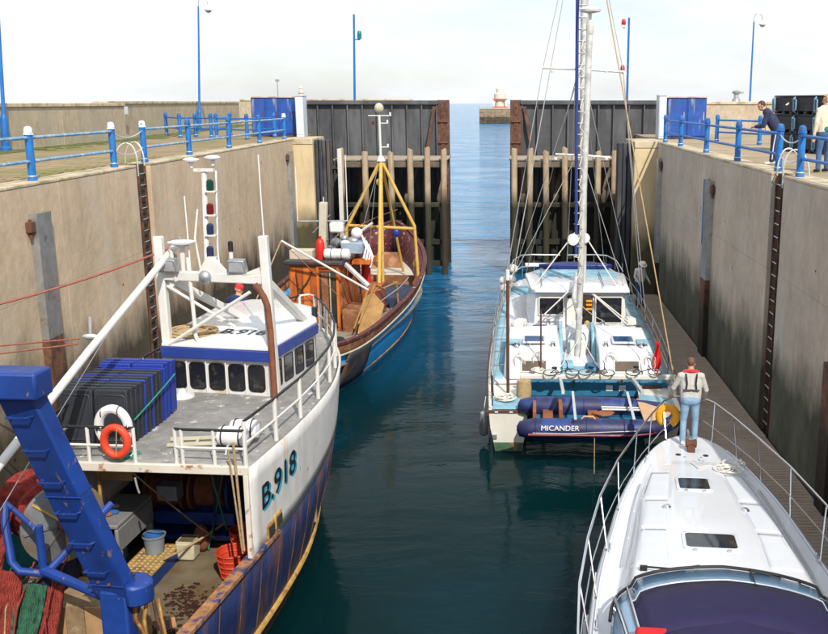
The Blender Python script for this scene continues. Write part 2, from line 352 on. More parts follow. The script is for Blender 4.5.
# paving setts of the left quay, as low courses of blocks where they can still be told apart
pav = MB()
for j in range(46):
    y = 16 + j*0.30
    off = (j % 2)*0.3
    for i in range(9):
        x0 = -10.35 - i*0.6 - off
        pav.box((x0-0.3, y+0.15, QZ-0.012 + random.uniform(0.004, 0.014)), (0.585, 0.285, 0.03))
mat('sett', (0.27, 0.20, 0.115), 0.95, var=0.3, vscale=1.2, bump=0.5, bscale=14, second=(0.19, 0.18, 0.06), sscale=0.35, smin=0.46, smax=0.6)
o = pav.build('paving_setts', 'sett'); o['kind'] = 'stuff'; o['label'] = 'worn brown paving setts along the left quay edge'; o['category'] = 'paving'

# moss strips along the foot of the sea wall
ms_ = MB()
for i in range(520):
    t = random.random(); y = 20 + t*52
    x = -17.05 - max(0, (y-44))*0.09 + abs(random.gauss(0, 0.55))
    r_ = random.uniform(0.1, 0.35)
    ms_.add([(x+r_*math.cos(a)*random.uniform(.6, 1.2), y+2*r_*math.sin(a)*random.uniform(.6, 1.2), QZ-0.004+i*0.00001) for a in [k*math.pi/4 for k in range(8)]], [tuple(range(8))])
o = ms_.build('moss', 'moss', ang=20); o['kind'] = 'stuff'; o['label'] = 'green moss patches at the foot of the long sea wall'; o['category'] = 'moss'

# ---- lock walls: cast panels with recessed joints, coping blocks
def lock_wall(name, label, X, sgn, y0, y1, lad, matn, cuts, recess):
    t = thing(name, label, 'lock wall')
    b = MB(); b.b2((X+sgn*0.03, y0, -4), (X+sgn*0.315, lad-0.51, QZ-0.2)); b.b2((X+sgn*0.03, lad+0.51, -4), (X+sgn*0.315, y1, QZ-0.2))
    b.b2((X+sgn*0.13, lad-0.52, -4), (X+sgn*0.40, lad+0.52, QZ-0.02))  # back of the ladder recess, coloured dark to stand in for its shade
    b.build('backing', 'joint_and_shade', t)
    zs = [(-3.9, 2.024), (2.03, 4.334), (4.34, QZ-0.065)]
    segs = []
    for a, c in ((y0, lad-0.5), (lad+0.5, y1)):
        n = max(1, round((c-a)/4.6)); 
        for i in range(n): segs.append((a+(c-a)*i/n+0.006, a+(c-a)*(i+1)/n-0.006))
    for a, c in segs:
        for z0, z1 in zs:
            d = random.uniform(-0.004, 0.006)
            MB().b2((X-sgn*d, a, z0), (X+sgn*0.27, c, z1)).build('concrete_panel', matn, t, bevel=0.004)
        n = max(1, round((c-a)/2.3))
        for i in range(n):
            MB().b2((X-sgn*0.012, a+(c-a)*i/n+0.002, QZ-0.061), (X+sgn*0.62, a+(c-a)*(i+1)/n-0.002, QZ+random.uniform(0, 0.006))).build('coping_block', 'coping', t, bevel=0.015)
    k = MB()
    for z in (1.4, 2.6, 3.75, 4.9, 5.9):
        y = y0+12
        while y < y1-1:
            y += 1.2
            if random.random() < 0.15 and abs(y-lad) > 0.8: k.lathe([(0.004, 0), (0.018, 0), (0.022, 0.012)], (X-sgn*0.0085, y+random.uniform(-.03, .03), z), 8, axis='X')
    k.build('tie_hole', 'joint_and_shade', t, kind='stuff')
    return t
lock_wall('lock_wall', 'long sandy concrete lock wall on the left behind the fishing boats', LX, -1, -6, LEND, 26.0, 'concrete', None, None)
lock_wall('lock_wall', 'right concrete lock wall above the floating walkway, greyed by painted-in shade', RX, 1, -6, REND, 22.4, 'concrete_shaded', None, None)

# end piers that the walls return to
def end_pier(label, x0, x1, y0, y1):
    t = thing('end_pier', label, 'pier')
    MB().b2((x0, y0, -4), (x1, y1, QZ-0.25)).build('shaft', 'concrete_pale', t, bevel=0.02)
    MB().b2((x0-0.01, y0-0.03, QZ-0.247), (x1+0.01, y1, QZ+0.012)).build('cap', 'coping', t, bevel=0.02)
    return t
end_pier('cream concrete pier ending the left lock wall by the gate', LX-0.3, -8.78, LEND+0.01, 47)
end_pier('cream concrete pier ending the right lock wall by the gate', 5.17, RX+0.3, REND+0.01, 44)
# dark vertical fender sheets beside each pier
def fender_sheets(label, x0, x1, y, n):
    t = thing('fender_sheeting', label, 'fender')
    w_ = (x1-x0)/n
    for i in range(n):
        MB().b2((x0+i*w_+0.012, y+0.1*(i % 2), -3), (x0+(i+1)*w_-0.012, y+0.5, QZ-0.06)).build('sheet', 'navy_steel', t, bevel=0.03)
    MB().b2((x0, y+0.28, -3), (x1, y+0.7, QZ-0.12)).build('back_plate', 'gate_rust', t)
fender_sheets('dark steel fender sheets beside the left end pier', -8.76, -8.1, LEND+0.3, 4)
fender_sheets('dark steel fender sheets beside the right end pier', 4.55, 5.15, REND+0.6, 3)

# ---- vertical steel guides in the walls
def guide(label, X, sgn, y, w, z1, z0=-2.0, mats=('galv', 'rust_tide'), split=3.4):
    t = thing('fender_guide', label, 'fender guide')
    for z_a, z_b, m_, nm in ((split, z1, mats[0], 'upper_channel'), (z0, split, mats[1], 'lower_channel')):
        b = MB()
        b.b2((X-sgn*0.16, y-w/2, z_a), (X-sgn*0.115, y+w/2, z_b))
        b.b2((X-sgn*0.115, y-w/2, z_a), (X-sgn*0.004, y-w/2+0.04, z_b)); b.b2((X-sgn*0.115, y+w/2-0.04, z_a), (X-sgn*0.004, y+w/2, z_b))
        b.build(nm, m_, t)
    k = MB(); k.box((X-sgn*0.06, y-w/2-0.1, z1-0.25), (0.12, 0.18, 0.2)); k.cone((X-sgn*0.06, y-w/2-0.1, z1-0.5), (X-sgn*0.06, y-w/2-0.1, z1-0.1), 0.035, 0.035, 8)
    k.build('bracket', 'rust', t)
guide('galvanised vertical guide on the left wall, rusty lower half', LX, -1, 19.9, 0.62, 6.0)
guide('narrow steel guide at the far end of the left wall', LX, -1, 43.2, 0.7, 6.1, mats=('galv', 'rust_tide'), split=1.5)
guide('galvanised vertical guide midway along the right wall', RX, 1, 29.6, 0.7, 5.9, split=2.9)
guide('narrow steel guide at the far end of the right wall', RX, 1, 39.6, 0.55, 6.0, split=1.8)
guide('dark rusty guide low on the right wall, nearest the camera', RX, 1, 17.6, 0.55, 3.4, mats=('rust_tide', 'rust_tide'), split=2.0)
# blue edge strip on the middle right guide
st = MB().b2((RX-0.17, 29.96, 3.9), (RX-0.02, 30.02, 5.9)); tag(st.build('guide_strip', 'lamp_blue'), 'thin blue strip along the far edge of the middle right guide', 'strip')

# ---- ladders
def ladder(label, X, sgn, y, hoop_side):
    t = thing('wall_ladder', label, 'ladder', (X+sgn*0.055, y, 0))
    for s in (-1, 1):
        MB().b2((-0.03, s*0.23-0.012, 0.2), (0.03, s*0.23+0.012, QZ-0.05)).build('stile', 'rust', t)
    rung = MB().tube([(0, -0.22, 0), (0, 0.22, 0)], 0.016, 6).mesh('rung', 'galv')
    for i in range(21): share('rung', rung, t, (0, 0, 0.35+i*0.30))
    hp = MB()
    for s in (-1, 1):
        p = [(0, s*0.24, QZ-0.3), (0, s*0.24, QZ+0.15)] + bez((0, s*0.24, QZ+0.15), (sgn*0.05, s*0.24, QZ+0.62), (sgn*0.30, s*0.3, QZ+0.55), 6) + bez((sgn*0.30, s*0.3, QZ+0.55), (sgn*0.52, s*0.34, QZ+0.45), (sgn*0.55, s*0.36, QZ), 6)
        MB().tube(p, 0.02, 8).build('grab_hoop', 'galv_light', t)
ladder('rusty ladder recessed in the left lock wall', LX, -1, 26.0, 1)
ladder('rusty ladder recessed in the right lock wall', RX, 1, 22.4, 1)

# ---- blue railings
post_prof = [(0.095, 0.0), (0.095, 0.12), (0.080, 0.125), (0.080, 0.93), (0.095, 0.935), (0.095, 0.985), (0.083, 0.99), (0.081, 1.03), (0.07, 1.08), (0.035, 1.105), (0.005, 1.11)]
post_me = MB().lathe(post_prof, n=16).mesh('post', 'blue_paint')
cap_me = MB().lathe([(0.098, 0.94), (0.098, 0.98), (0.087, 0.985), (0.085, 1.03), (0.075, 1.085), (0.035, 1.112), (0.005, 1.117)], n=16).mesh('post_cap', 'cap_white')
band_me = MB().torus((0, 0, 0.1), 0.09, 0.012, n=16, m=6).mesh('band', 'galv_light')
def railing(label, pts, rails=(0.88, 0.40), capped=(), matn='pale_blue_paint', z=QZ):
    t = thing('quay_railing', label, 'railing', group='blue quay railings')
    for i, (x, y) in enumerate(pts):
        p = share('post', post_me, t, (x, y, z), (random.uniform(-.012, .012), random.uniform(-.012, .012), random.uniform(0, 3)))
        if i in capped: share('post_cap', cap_me, p)
        share('foot_band', band_me, p)
    for a, b in zip(pts[:-1], pts[1:]):
        for h in rails:
            MB().tube([(a[0], a[1], z+h), (b[0], b[1], z+h)], 0.036, 8).build('rail', matn, t)
    return t
PX = LX-0.24
railing('blue railing on the left quay, near run before the ladder gap', [(PX, 12.0), (PX, 16.1), (PX, 20.4), (PX, 24.7)], capped=(2, 3))
railing('blue railing on the left quay edge, long run beyond the ladder', [(PX, 26.8), (PX, 30.6), (PX, 35.0), (PX, 39.3), (PX, 43.7)], capped=(0, 4))
railing('short blue railing across the left quay before the seawall lamp', [(-16.9, 49.0), (-15.1, 45.6), (-14.7, 46.6), (-13.55, 45.2), (-13.6, 48.5)], matn='lamp_blue')
railing('blue railing set back on the left quay beside the blue locker', [(-13.2, 44.8), (-11.5, 43.6), (-10.9, 46.2)], matn='lamp_blue')
QX = RX+0.22
railing('blue railing on the right quay where the man leans', [(QX, 23.2), (QX, 27.4), (QX, 31.8), (QX, 36.6), (QX, 40.2)], matn='lamp_blue')
railing('blue railing on the right quay, nearest run beside the woman', [(QX, 13.0), (QX, 17.2), (QX, 21.45)], matn='lamp_blue')
railing('blue railing set back on the right quay by the far wall', [(8.5, 40.6), (9.6, 38.0), (10.6, 38.6)], matn='lamp_blue')
def chain(label, a, b):
    t = thing('safety_chain', label, 'chain')
    for h, d in ((0.86, 0.16), (0.42, 0.16)):
        MB().tube(sag((a[0], a[1], QZ+h), (b[0], b[1], QZ+h), d), 0.016, 6).build('chain_length', 'galv_light', t)
chain('pale chains hung across the left ladder gap', (PX, 24.7), (PX, 26.8))
chain('pale chains hung across the right ladder gap', (QX, 21.45), (QX, 23.2))

# ---- sea wall on the left, in cast bays
sw = thing('sea_wall', 'long weathered concrete sea wall behind the left quay', 'wall')
def bay(x0, y0, x1, y1, zt, th=0.55):
    d = Vector((x1-x0, y1-y0, 0)); n_ = Vector((-d.y, d.x, 0)).normalized()*th
    P = [(x0, y0, QZ-0.3), (x1, y1, QZ-0.3), (x1+n_.x, y1+n_.y, QZ-0.3), (x0+n_.x, y0+n_.y, QZ-0.3)]
    b = MB().prism(P, (0, 0, zt-0.14-QZ+0.3)); b.build('wall_bay', 'sea_wall', sw, bevel=0.015)
    m_ = n_.normalized()*0.06
    P = [(x0-m_.x, y0-m_.y, zt-0.137), (x1-m_.x, y1-m_.y, zt-0.137), (x1+n_.x+m_.x, y1+n_.y+m_.y, zt-0.137), (x0+n_.x+m_.x, y0+n_.y+m_.y, zt-0.137)]
    MB().prism(P, (0, 0, 0.14)).build('wall_coping', 'coping', sw, bevel=0.02)
for i in range(5):
    y0 = 14+i*6; bay(-17.45+i*0.1, y0, -17.35+i*0.1, y0+5.985, 8.16)
for i in range(5):
    y0 = 44.02+i*6; bay(-17.75-i*0.45, y0, -18.2-i*0.45, y0+5.985, 8.24)
for i in range(3):
    bay(-20.2+i*4.3, 75.0, -15.92+i*4.3, 75.0, 8.42)
bw = thing('back_wall', 'plain concrete wall at the back of the right quay', 'wall')
sw_keep = sw; sw = bw
for i in range(5): bay(8.4+i*4.5, 50, 12.88+i*4.5, 50, 8.22)
sw = sw_keep
b = MB(); b.lathe([(0.22, 0), (0.2, 0.12), (0.13, 0.16), (0.12, 0.36), (0.2, 0.4), (0.22, 0.48), (0.1, 0.54)], (11.4, 50.2, 8.222), 14); b.beam((11.4, 50.2, 8.62), (11.75, 50.2, 8.66), 0.14, 0.1)
tag(b.build('mooring_bollard', 'galv'), 'grey bollard standing on top of the right back wall', 'bollard')
sg = MB().b2((-17.62, 45.6, 7.65), (-17.60, 46.0, 8.0)); tag(sg.build('notice_plate', 'white_clean', loc=(0.03, 0, 0)), 'small white notice plate fixed to the sea wall', 'sign')

# ---- lockers
def locker(label, x0, y0, rz, wd, dp, ht, doors, rusty):
    t = thing('equipment_locker', label, 'locker', (x0, y0, QZ), rz)
    MB().b2((0, 0, 0.05), (wd, dp, ht)).build('cabinet', 'locker_blue', t, bevel=0.015)
    for i in range(doors):
        w_ = wd/doors
        d = MB().b2((i*w_+0.02, -0.035, 0.12), ((i+1)*w_-0.02, -0.003, ht-0.05)).build('door', 'locker_blue', t, bevel=0.01)
        MB().b2((i*w_+w_*0.82, -0.07, ht*0.45), (i*w_+w_*0.88, -0.037, ht*0.66)).build('handle', 'rust' if rusty else 'galv', d)
        MB().b2((i*w_+0.06, -0.06, 0.2), (i*w_+0.1, -0.037, ht-0.12)).build('hinge_bar', 'locker_blue', d)
    MB().b2((-0.03, -0.06, ht+0.003), (wd+0.03, dp+0.03, ht+0.05)).build('lid', 'coping', t)
    MB().b2((-0.06, -0.1, 0.0), (wd+0.06, dp, 0.047)).build('plinth', 'rust', t)
mat('locker_blue', (0.012, 0.07, 0.32), 0.5, var=0.25, vscale=2.5, second=(0.25, 0.31, 0.42), sscale=1.3, smin=0.6, smax=0.7, sstretch=(2.5, 2.5, 0.3), grime=(0.10, 0.045, 0.03))
locker('blue locker with rust-streaked doors on the left quay', -12.25, 47.4, 0, 1.95, 1.1, 1.8, 3, True)
locker('plain blue locker with double doors on the right quay', 7.0, 44.2, 0, 1.75, 1.1, 1.78, 2, False)
def pale_cab(label, x, y, w_):
    t = thing('control_cabinet', label, 'cabinet', (x, y, QZ))
    MB().b2((0, 0, 0), (w_, 0.9, 1.86)).build('case', 'cab_pale', t, bevel=0.02)
    MB().b2((0.03, -0.022, 0.1), (w_-0.03, -0.002, 1.75)).build('door', 'cab_pale', t, bevel=0.008)
    MB().b2((-0.02, -0.03, 1.863), (w_+0.02, 0.92, 1.9)).build('roof', 'galv_light', t)
mat('cab_pale', (0.55, 0.61, 0.66), 0.4, var=0.1, vscale=2, grime=(0.4, 0.44, 0.48))
pale_cab('pale grey control cabinet between blue locker and left gate', -9.98, 46.6, 0.36)
pale_cab('pale grey control cabinet between right gate and blue locker', 6.62, 44.0, 0.33)

# ---- lamp posts and signal masts
def lamp_post(label, x, y, dx, H_=7.3, lean=0.0):
    t = thing('lamp_post', label, 'lamp post', (x, y, QZ), group='swan-neck lamp posts', rot=(0, lean, 0))
    MB().lathe([(0.17, 0), (0.17, 0.1), (0.125, 0.14), (0.12, 1.05), (0.10, 1.12), (0.065, 1.25), (0.045, H_-0.6), (0.04, H_-0.5)], n=14).build('column', 'lamp_blue', t)
    MB().tube([(0, 0, H_-0.7)] + bez((0, 0, H_-0.5), (0, 0, H_), (dx*0.24, 0, H_), 6) + bez((dx*0.24, 0, H_), (dx*0.5, 0, H_), (dx*0.52, 0, H_-0.42), 6), 0.022, 8).build('swan_neck', 'galv', t)
    MB().lathe([(0.05, H_-0.42), (0.07, H_-0.5), (0.2, H_-0.58), (0.24, H_-0.66), (0.23, H_-0.70)], (dx*0.55, 0, 0), 14).build('lamp_shade', 'white_clean', t)
    MB().lathe([(0.17, H_-0.69), (0.15, H_-0.78), (0.05, H_-0.83)], (dx*0.55, 0, 0), 12).build('lamp_glass', 'galv', t)
lamp_post('tall blue lamp post at the left edge, its lamp out of frame', -17.0, 33.4, 1, lean=R(3.1))
lamp_post('blue swan-neck lamp post beside the left sea wall', -17.6, 56.5, 1, lean=R(3.3))
lamp_post('blue swan-neck lamp post behind the right quay wall', 15.3, 63.5, 1, 7.0)
def signal_mast(label, x, y, top, lights, col, lean=0.0):
    t = thing('signal_mast', label, 'signal mast', (x, y, QZ), rot=(0, lean, 0))
    MB().cone((0, 0, 0), (0, 0, top-QZ), 0.065, 0.055, 10).build('pole', 'lamp_blue', t)
    for z, sx in lights:
        l = MB(); l.box((sx*0.17, 0, z-QZ-0.12), (0.3, 0.06, 0.05)); l.box((sx*0.28, 0, z-QZ-0.03), (0.2, 0.2, 0.12)); l.build('light_bracket', 'cap_white' if col == 'sig_red' else 'lamp_blue', t)
        MB().lathe([(0.11, 0), (0.12, 0.05), (0.11, 0.22), (0.06, 0.3)], (sx*0.28, 0, z-QZ+0.032), 12).build('signal_lamp', col, t)
mat('sig_red', (0.45, 0.01, 0.015), 0.3, var=0.1); mat('sig_green', (0.0, 0.16, 0.13), 0.3, var=0.1)
signal_mast('blue mast with a small green light behind the left gate', -8.3, 53.5, 12.7, [(11.55, 1)], 'sig_green', R(1.4))
signal_mast('blue mast with two red lights behind the right gate', 6.35, 53.8, 12.55, [(12.15, -1), (9.8, -1)], 'sig_red')
pl = thing('thin_post', 'thin grey post far behind the left sea wall', 'post', (-25.4, 110, 0))
MB().cone((0, 0, -1), (0, 0, 10.4), 0.06, 0.05, 8).build('pole', 'galv', pl); MB().box((0.0, 0, 10.5), (0.4, 0.2, 0.22)).build('head', 'galv', pl)

# ---- steel lock gates
def lock_gate(label, x_hinge, x_mitre):
    s = 1 if x_mitre > x_hinge else -1
    t = thing('lock_gate', label, 'lock gate', (0, 50.7, 0), group='pair of steel lock gates')
    a, b = sorted((x_hinge, x_mitre - s*0.62)); zt = 8.28
    n = 10; w_ = (b-a)/n
    for i in range(n):
        MB().b2((a+i*w_+0.004, 0.0+0.004*(i % 2), -3), (a+(i+1)*w_-0.004, 0.06, zt-0.2)).build('skin_plate', 'gate_steel', t)
    for i in range(n+1):
        x = a+i*w_
        MB().b2((x-0.035, -0.20, -2), (x+0.035, -0.003, zt-0.2)).build('rib', 'gate_steel', t, bevel=0.008)
    MB().b2((a-0.1, -0.26, zt-0.197), (b+0.1, 0.3, zt)).build('top_rail', 'gate_steel', t, bevel=0.02)
    for z in (4.95, 3.1, 1.2):
        MB().b2((a, -0.27, z-0.09), (b, -0.203, z+0.09)).build('girder', 'gate_steel', t)
    e0, e1 = sorted((x_mitre - s*0.60, x_mitre))
    MB().b2((e0, -0.16, -3), (e1, 0.5, zt+0.02)).build('mitre_post', 'gate_rust', t, bevel=0.02)
    pl = MB().b2((x_mitre-s*0.30-0.12, -0.20, 2.5), (x_mitre-s*0.30+0.12, -0.163, zt-0.1)).build('wear_strip', 'rust', t)
    bolt = MB().lathe([(0.035, 0), (0.035, 0.03), (0.015, 0.045)], n=8, axis='Y').mesh('bolt', 'rust')
    for i in range(16): share('bolt', bolt, pl, (x_mitre-s*0.30, -0.2, 2.8+i*0.34), (0, 0, math.pi))
    MB().beam((x_mitre-s*0.72, -0.3, zt-0.3), (x_mitre-s*1.15, -0.3, 5.6), 0.16, 0.1, (0, 1, 0)).build('brace', 'gate_rust', t)
    for i in range(5):
        MB().b2((e0+0.06, -0.26, 3.0+i*1.05), (e1-0.06, -0.163, 3.1+i*1.05)).build('stiffener', 'gate_rust', t)
lock_gate('left dark steel lock gate with vertical ribs', -11.2, -3.05)
lock_gate('right dark steel lock gate with vertical ribs', 8.4, 0.06)

# ---- timber fender stagings in front of the gates
def staging(label, xs, x0, x1, flip):
    t = thing('timber_staging', label, 'timber staging', (0, 46.9, 0), group='timber stagings before the gates')
    for i, x in enumerate(xs):
        h = 6.0 + random.uniform(-0.12, 0.12)
        b = MB(); b.tube([(x, 0, -3), (x+random.uniform(-.02, .02), 0, 2), (x+random.uniform(-.03, .03), 0, h-0.04), (x, 0, h)], 0, 10, rad=[0.15, 0.15, 0.145, 0.12])
        b.build('pile', 'timber', t)
    for z, hh, m_ in ((5.28, 0.28, 'timber_dark'), (3.35, 0.22, 'timber_dark'), (1.55, 0.24, 'timber_dark'), (0.5, 0.24, 'timber_dark')):
        MB().b2((x0, 0.20, z-hh/2), (x1, 0.42, z+hh/2)).build('waling', m_, t, bevel=0.02)
    n = 9
    for i in range(n):
        y0 = 0.24+i*0.36
        xa, xb = x0+ (0.0 if flip < 0 else 0.25*i*0), x1
        MB().b2((xa-0.1, y0, 5.47+random.uniform(0, 0.012)), (xb, y0+0.34, 5.53)).build('deck_plank', 'deck_wood', t)
    for i in range(len(xs)-1):
        if i % 2 == 0:
            MB().beam((xs[i], 0.5, 1.5), (xs[i+1], 2.4, 5.0), 0.2, 0.2).build('raking_strut', 'timber_dark', t)
    # back row of piles under the deck
    for x in xs[::2]: MB().cone((x+0.5, 2.8, -3), (x+0.5, 2.8, 5.44), 0.15, 0.14, 8).build('rear_pile', 'timber_dark', t)
staging('weathered timber staging with piles before the left gate', [-8.0, -6.85, -5.6, -4.68, -3.9, -3.12], -8.3, -2.95, -1)
staging('weathered timber staging with piles before the right gate', [0.26, 1.0, 1.78, 2.68, 4.22, 5.02], 0.1, 5.2, 1)
gp = MB()
gp.b2((-8.1, 46.6, 1.4), (-7.9, 46.66, 6.05)); 
tag(gp.build('gauge_board', 'white_paint'), 'thin white gauge board on the left timber staging', 'gauge')

# ---- breakwater with beacon out at sea, far mole and lighthouse
bk = thing('breakwater', 'stone breakwater head out at sea beyond the gates', 'breakwater', (0, 390, 0))
b = MB()
P = [(-11.6, 0, -3), (40, 0, -3), (40, 14, -3), (-11.6, 14, -3)]
b.prism(P, (0, 0, 8.3)); b.build('pier_body', 'stone_pier', bk, bevel=0.4)
b = MB()
for j in range(5):
    for i in range(17):
        b.box((-10.0+i*3.0+(j % 2)*1.5, -0.08, 0.6+j*1.05), (2.9, 0.3, 0.98))
b.build('stone_courses', 'stone_pier', bk, kind='stuff')
MB().b2((-11.9, -0.4, 5.303), (40, 14, 6.0)).build('parapet', 'sea_wall', bk, bevel=0.1)
bc = thing('harbour_beacon', 'small white and red beacon tower on the breakwater', 'beacon', (-3.6, 397, 6.0))
mat('beacon_red', (0.55, 0.08, 0.05), 0.6); mat('far_white', (0.60, 0.53, 0.45), 0.6)

for zz in (0.0, 3.0): 
    MB().b2((-2.9, -2.7, zz+0.0), (2.9, 2.7, zz+0.45)).build('red_band', 'beacon_red', bc)
for sx in (-1, 1):
    for sy in (-1, 1): MB().beam((sx*2.6, sy*2.4, 0.45), (sx*1.9, sy*1.7, 3.0), 0.45, 0.45).build('leg', 'white_clean', bc)
MB().lathe([(2.0, 0.45), (2.0, 3.0)], n=14).build('base_room', 'far_white', bc)
MB().lathe([(2.4, 3.45), (2.3, 5.4), (1.6, 5.8), (1.5, 7.3), (0.9, 8.0), (0.05, 8.4)], n=14).build('tower', 'far_white', bc)
b = MB(); b.b2((-120, 205, -2), (-20, 214, 7.4)); struct(b.build('far_mole', 'sea_wall'))
lh = thing('lighthouse', 'tiny white lighthouse far off above the left gate', 'lighthouse', (-43.6, 210, 7.4))
lh.scale = (0.62, 0.62, 0.78)
MB().lathe([(1.1, 0), (0.85, 3.4), (1.2, 3.45), (1.2, 3.7)], n=14).build('tower', 'far_white', lh)
MB().lathe([(0.6, 3.7), (0.6, 4.6), (0.75, 4.65), (0.1, 5.2)], n=12).build('lantern', 'far_white', lh)

# ---- floating walkway along the right wall
pt = thing('pontoon', 'long brown floating walkway along the foot of the right wall', 'pontoon')
PW0, PW1 = 4.15, 6.05
n = 21
grate = MB()
for i in range(n):
    y0 = 13.0 + i*1.25
    d = MB().b2((PW0, y0+0.006, 0.40), (PW1, y0+1.244, 0.50)).build('deck_panel', 'pontoon_deck', pt, bevel=0.006)
ribme = MB()
for j in range(8): ribme.b2((PW0+0.06, j*0.15+0.06, 0.501), (PW1-0.06, j*0.15+0.10, 0.506))
ribme = ribme.mesh('tread_strip', 'pontoon_deck')
for i in range(n): share('tread_strip', ribme, pt, (0, 13.0+i*1.25, 0))
for i in range(5):
    MB().b2((PW0+0.1, 13.2+i*5.2, -0.35), (PW1-0.1, 17.6+i*5.2, 0.398)).build('float', 'black_rubber', pt, bevel=0.05)
MB().b2((PW0-0.08, 12.9, 0.28), (PW0-0.003, 39.3, 0.52)).build('edge_timber', 'timber_dark', pt, bevel=0.01)
for i in range(6):
    b = MB(); y = 15+i*4.4
    b.tube([(PW0+0.12, y-0.15, 0.5), (PW0+0.12, y-0.15, 0.6), (PW0+0.12, y+0.15, 0.6), (PW0+0.12, y+0.15, 0.5)], 0.02, 6); b.build('cleat', 'galv', pt)
# ================================================================== shared boat helpers
def wall_window(parent, p0, p1, u0, u1, z0, z1, rr=0.06, frame='white_clean', glass='dark_glass', fr=0.03, off=0.012, name='window', tilt=0.0):
    """rounded window standing proud of the wall that runs p0 -> p1 (outside on the right hand); frame ring + pane"""
    p0 = Vector((p0[0], p0[1], 0)); p1 = Vector((p1[0], p1[1], 0)); d = (p1-p0); Ln = d.length; d.normalize(); nrm = Vector((d.y, -d.x, 0))
    def rect(a, b, c, e, r_, o):
        pts = []
        for cx, cz, a0 in ((b-r_, e-r_, 0), (a+r_, e-r_, 90), (a+r_, c+r_, 180), (b-r_, c+r_, 270)):
            for k in range(5):
                an = R(a0+k*22.5); u = cx+r_*math.cos(an); zz = cz+r_*math.sin(an)
                pts.append(p0 + d*u + nrm*(o - tilt*(zz-z0)) + Vector((0, 0, zz)))
        return pts
    a, b = u0*Ln, u1*Ln
    out = rect(a, b, z0, z1, rr, off); inn = rect(a+fr, b-fr, z0+fr, z1-fr, max(0.012, rr-fr*0.6), off)
    outb = rect(a, b, z0, z1, rr, -0.004); innb = rect(a+fr, b-fr, z0+fr, z1-fr, max(0.012, rr-fr*0.6), -0.004)
    f = MB().rings([outb, out, inn, innb], cap=False).build(name, frame, parent)
    g_ = rect(a+fr, b-fr, z0+fr, z1-fr, max(0.012, rr-fr*0.6), 0.004)
    MB().add(g_, [tuple(range(len(g_)))]).build('pane', glass, f)
    return f
def hull_rings(ys, prof):
    rg = []
    for y in ys:
        p = prof(y); stb = [Vector((x, y, z)) for x, z in p]; prt = [Vector((-v.x, v.y, v.z)) for v in reversed(stb)]
        rg.append(prt + stb)
    return rg
def frange(a, b, n): return [a+(b-a)*i/n for i in range(n+1)]

# ================================================================== TRAWLER
mat('trawler_blue', (0.011, 0.024, 0.092), 0.5, var=0.3, vscale=2.5, bump=0.15, bscale=14, second=(0.12, 0.055, 0.026), sscale=2.4, smin=0.50, smax=0.70, sstretch=(1.2, 1.2, 0.35), grime=(0.13, 0.07, 0.04), tide=(0.28, (0.09, 0.06, 0.02), 0.35))
mat('trawler_white', (0.62, 0.625, 0.63), 0.42, var=0.07, vscale=2, mottle=0.10, chips=((0.30, 0.14, 0.06), 5.5, 0.665), second=(0.50, 0.34, 0.18), sscale=1.8, smin=0.54, smax=0.76, sstretch=(2.2, 2.2, 0.22), grime=(0.50, 0.46, 0.40))
mat('shelter_deck', (0.255, 0.25, 0.24), 0.55, mottle=0.3, chips=((0.20, 0.10, 0.045), 2.6, 0.69), var=0.16, vscale=1.6, bump=0.15, bscale=25, second=(0.50, 0.49, 0.46), sscale=5.5, smin=0.61, smax=0.65, grime=None)
mat('work_deck', (0.155, 0.125, 0.08), 0.5, var=0.3, vscale=2.0, bump=0.2, bscale=16, second=(0.13, 0.075, 0.03), sscale=1.5, smin=0.5, smax=0.66)
mat('rusty_cap', (0.30, 0.14, 0.06), 0.75, var=0.5, vscale=7, bump=0.5, bscale=30, second=(0.03, 0.045, 0.13), sscale=4, smin=0.5, smax=0.58)
mat('royal_blue', (0.007, 0.040, 0.225), 0.5, var=0.22, vscale=2.0, bump=0.12, bscale=9, second=(0.006, 0.030, 0.17), sscale=1.7, grime=(0.012, 0.03, 0.13), chips=((0.17, 0.11, 0.08), 8, 0.635))
mat('eave_blue', (0.020, 0.045, 0.24), 0.45, var=0.12, vscale=3)
mat('yellow_rust', (0.40, 0.24, 0.06), 0.8, var=0.4, vscale=5, second=(0.18, 0.07, 0.03), sscale=3)
mat('brown_pipe', (0.17, 0.060, 0.030), 0.75, var=0.3, vscale=5, bump=0.3, bscale=30)
mat('box_black', (0.022, 0.026, 0.034), 0.5, var=0.25, vscale=4); mat('box_blue', (0.013, 0.033, 0.25), 0.42, var=0.12, vscale=4)
mat('buoy_red', (0.62, 0.055, 0.02), 0.5, var=0.08); mat('basket_red', (0.52, 0.05, 0.02), 0.55, var=0.15)
mat('bucket_grey', (0.18, 0.21, 0.24), 0.5, var=0.15); mat('bucket_blue', (0.03, 0.12, 0.35), 0.5)
mat('tub_cream', (0.48, 0.44, 0.32), 0.5, var=0.12)
mat('table_grey', (0.20, 0.205, 0.21), 0.55, var=0.15, vscale=3)
mat('ply', (0.34, 0.21, 0.10), 0.85, var=0.25, vscale=3, bump=0.2, bscale=20)
mat('old_wood', (0.24, 0.165, 0.09), 0.9, var=0.4, vscale=4, bump=0.4, bscale=20, second=(0.38, 0.30, 0.19), sscale=2.5)
mat('kelp', (0.035, 0.012, 0.010), 0.7, var=0.5, vscale=9)
mat('net_red', (0.24, 0.025, 0.018), 0.9, var=0.5, vscale=14, bump=1.0, bscale=55, second=(0.13, 0.012, 0.01), sscale=11, smin=0.48, smax=0.6)
mat('net_green', (0.025, 0.12, 0.07), 0.9, var=0.5, vscale=14, bump=1.0, bscale=55, second=(0.012, 0.045, 0.03), sscale=11, smin=0.48, smax=0.6)
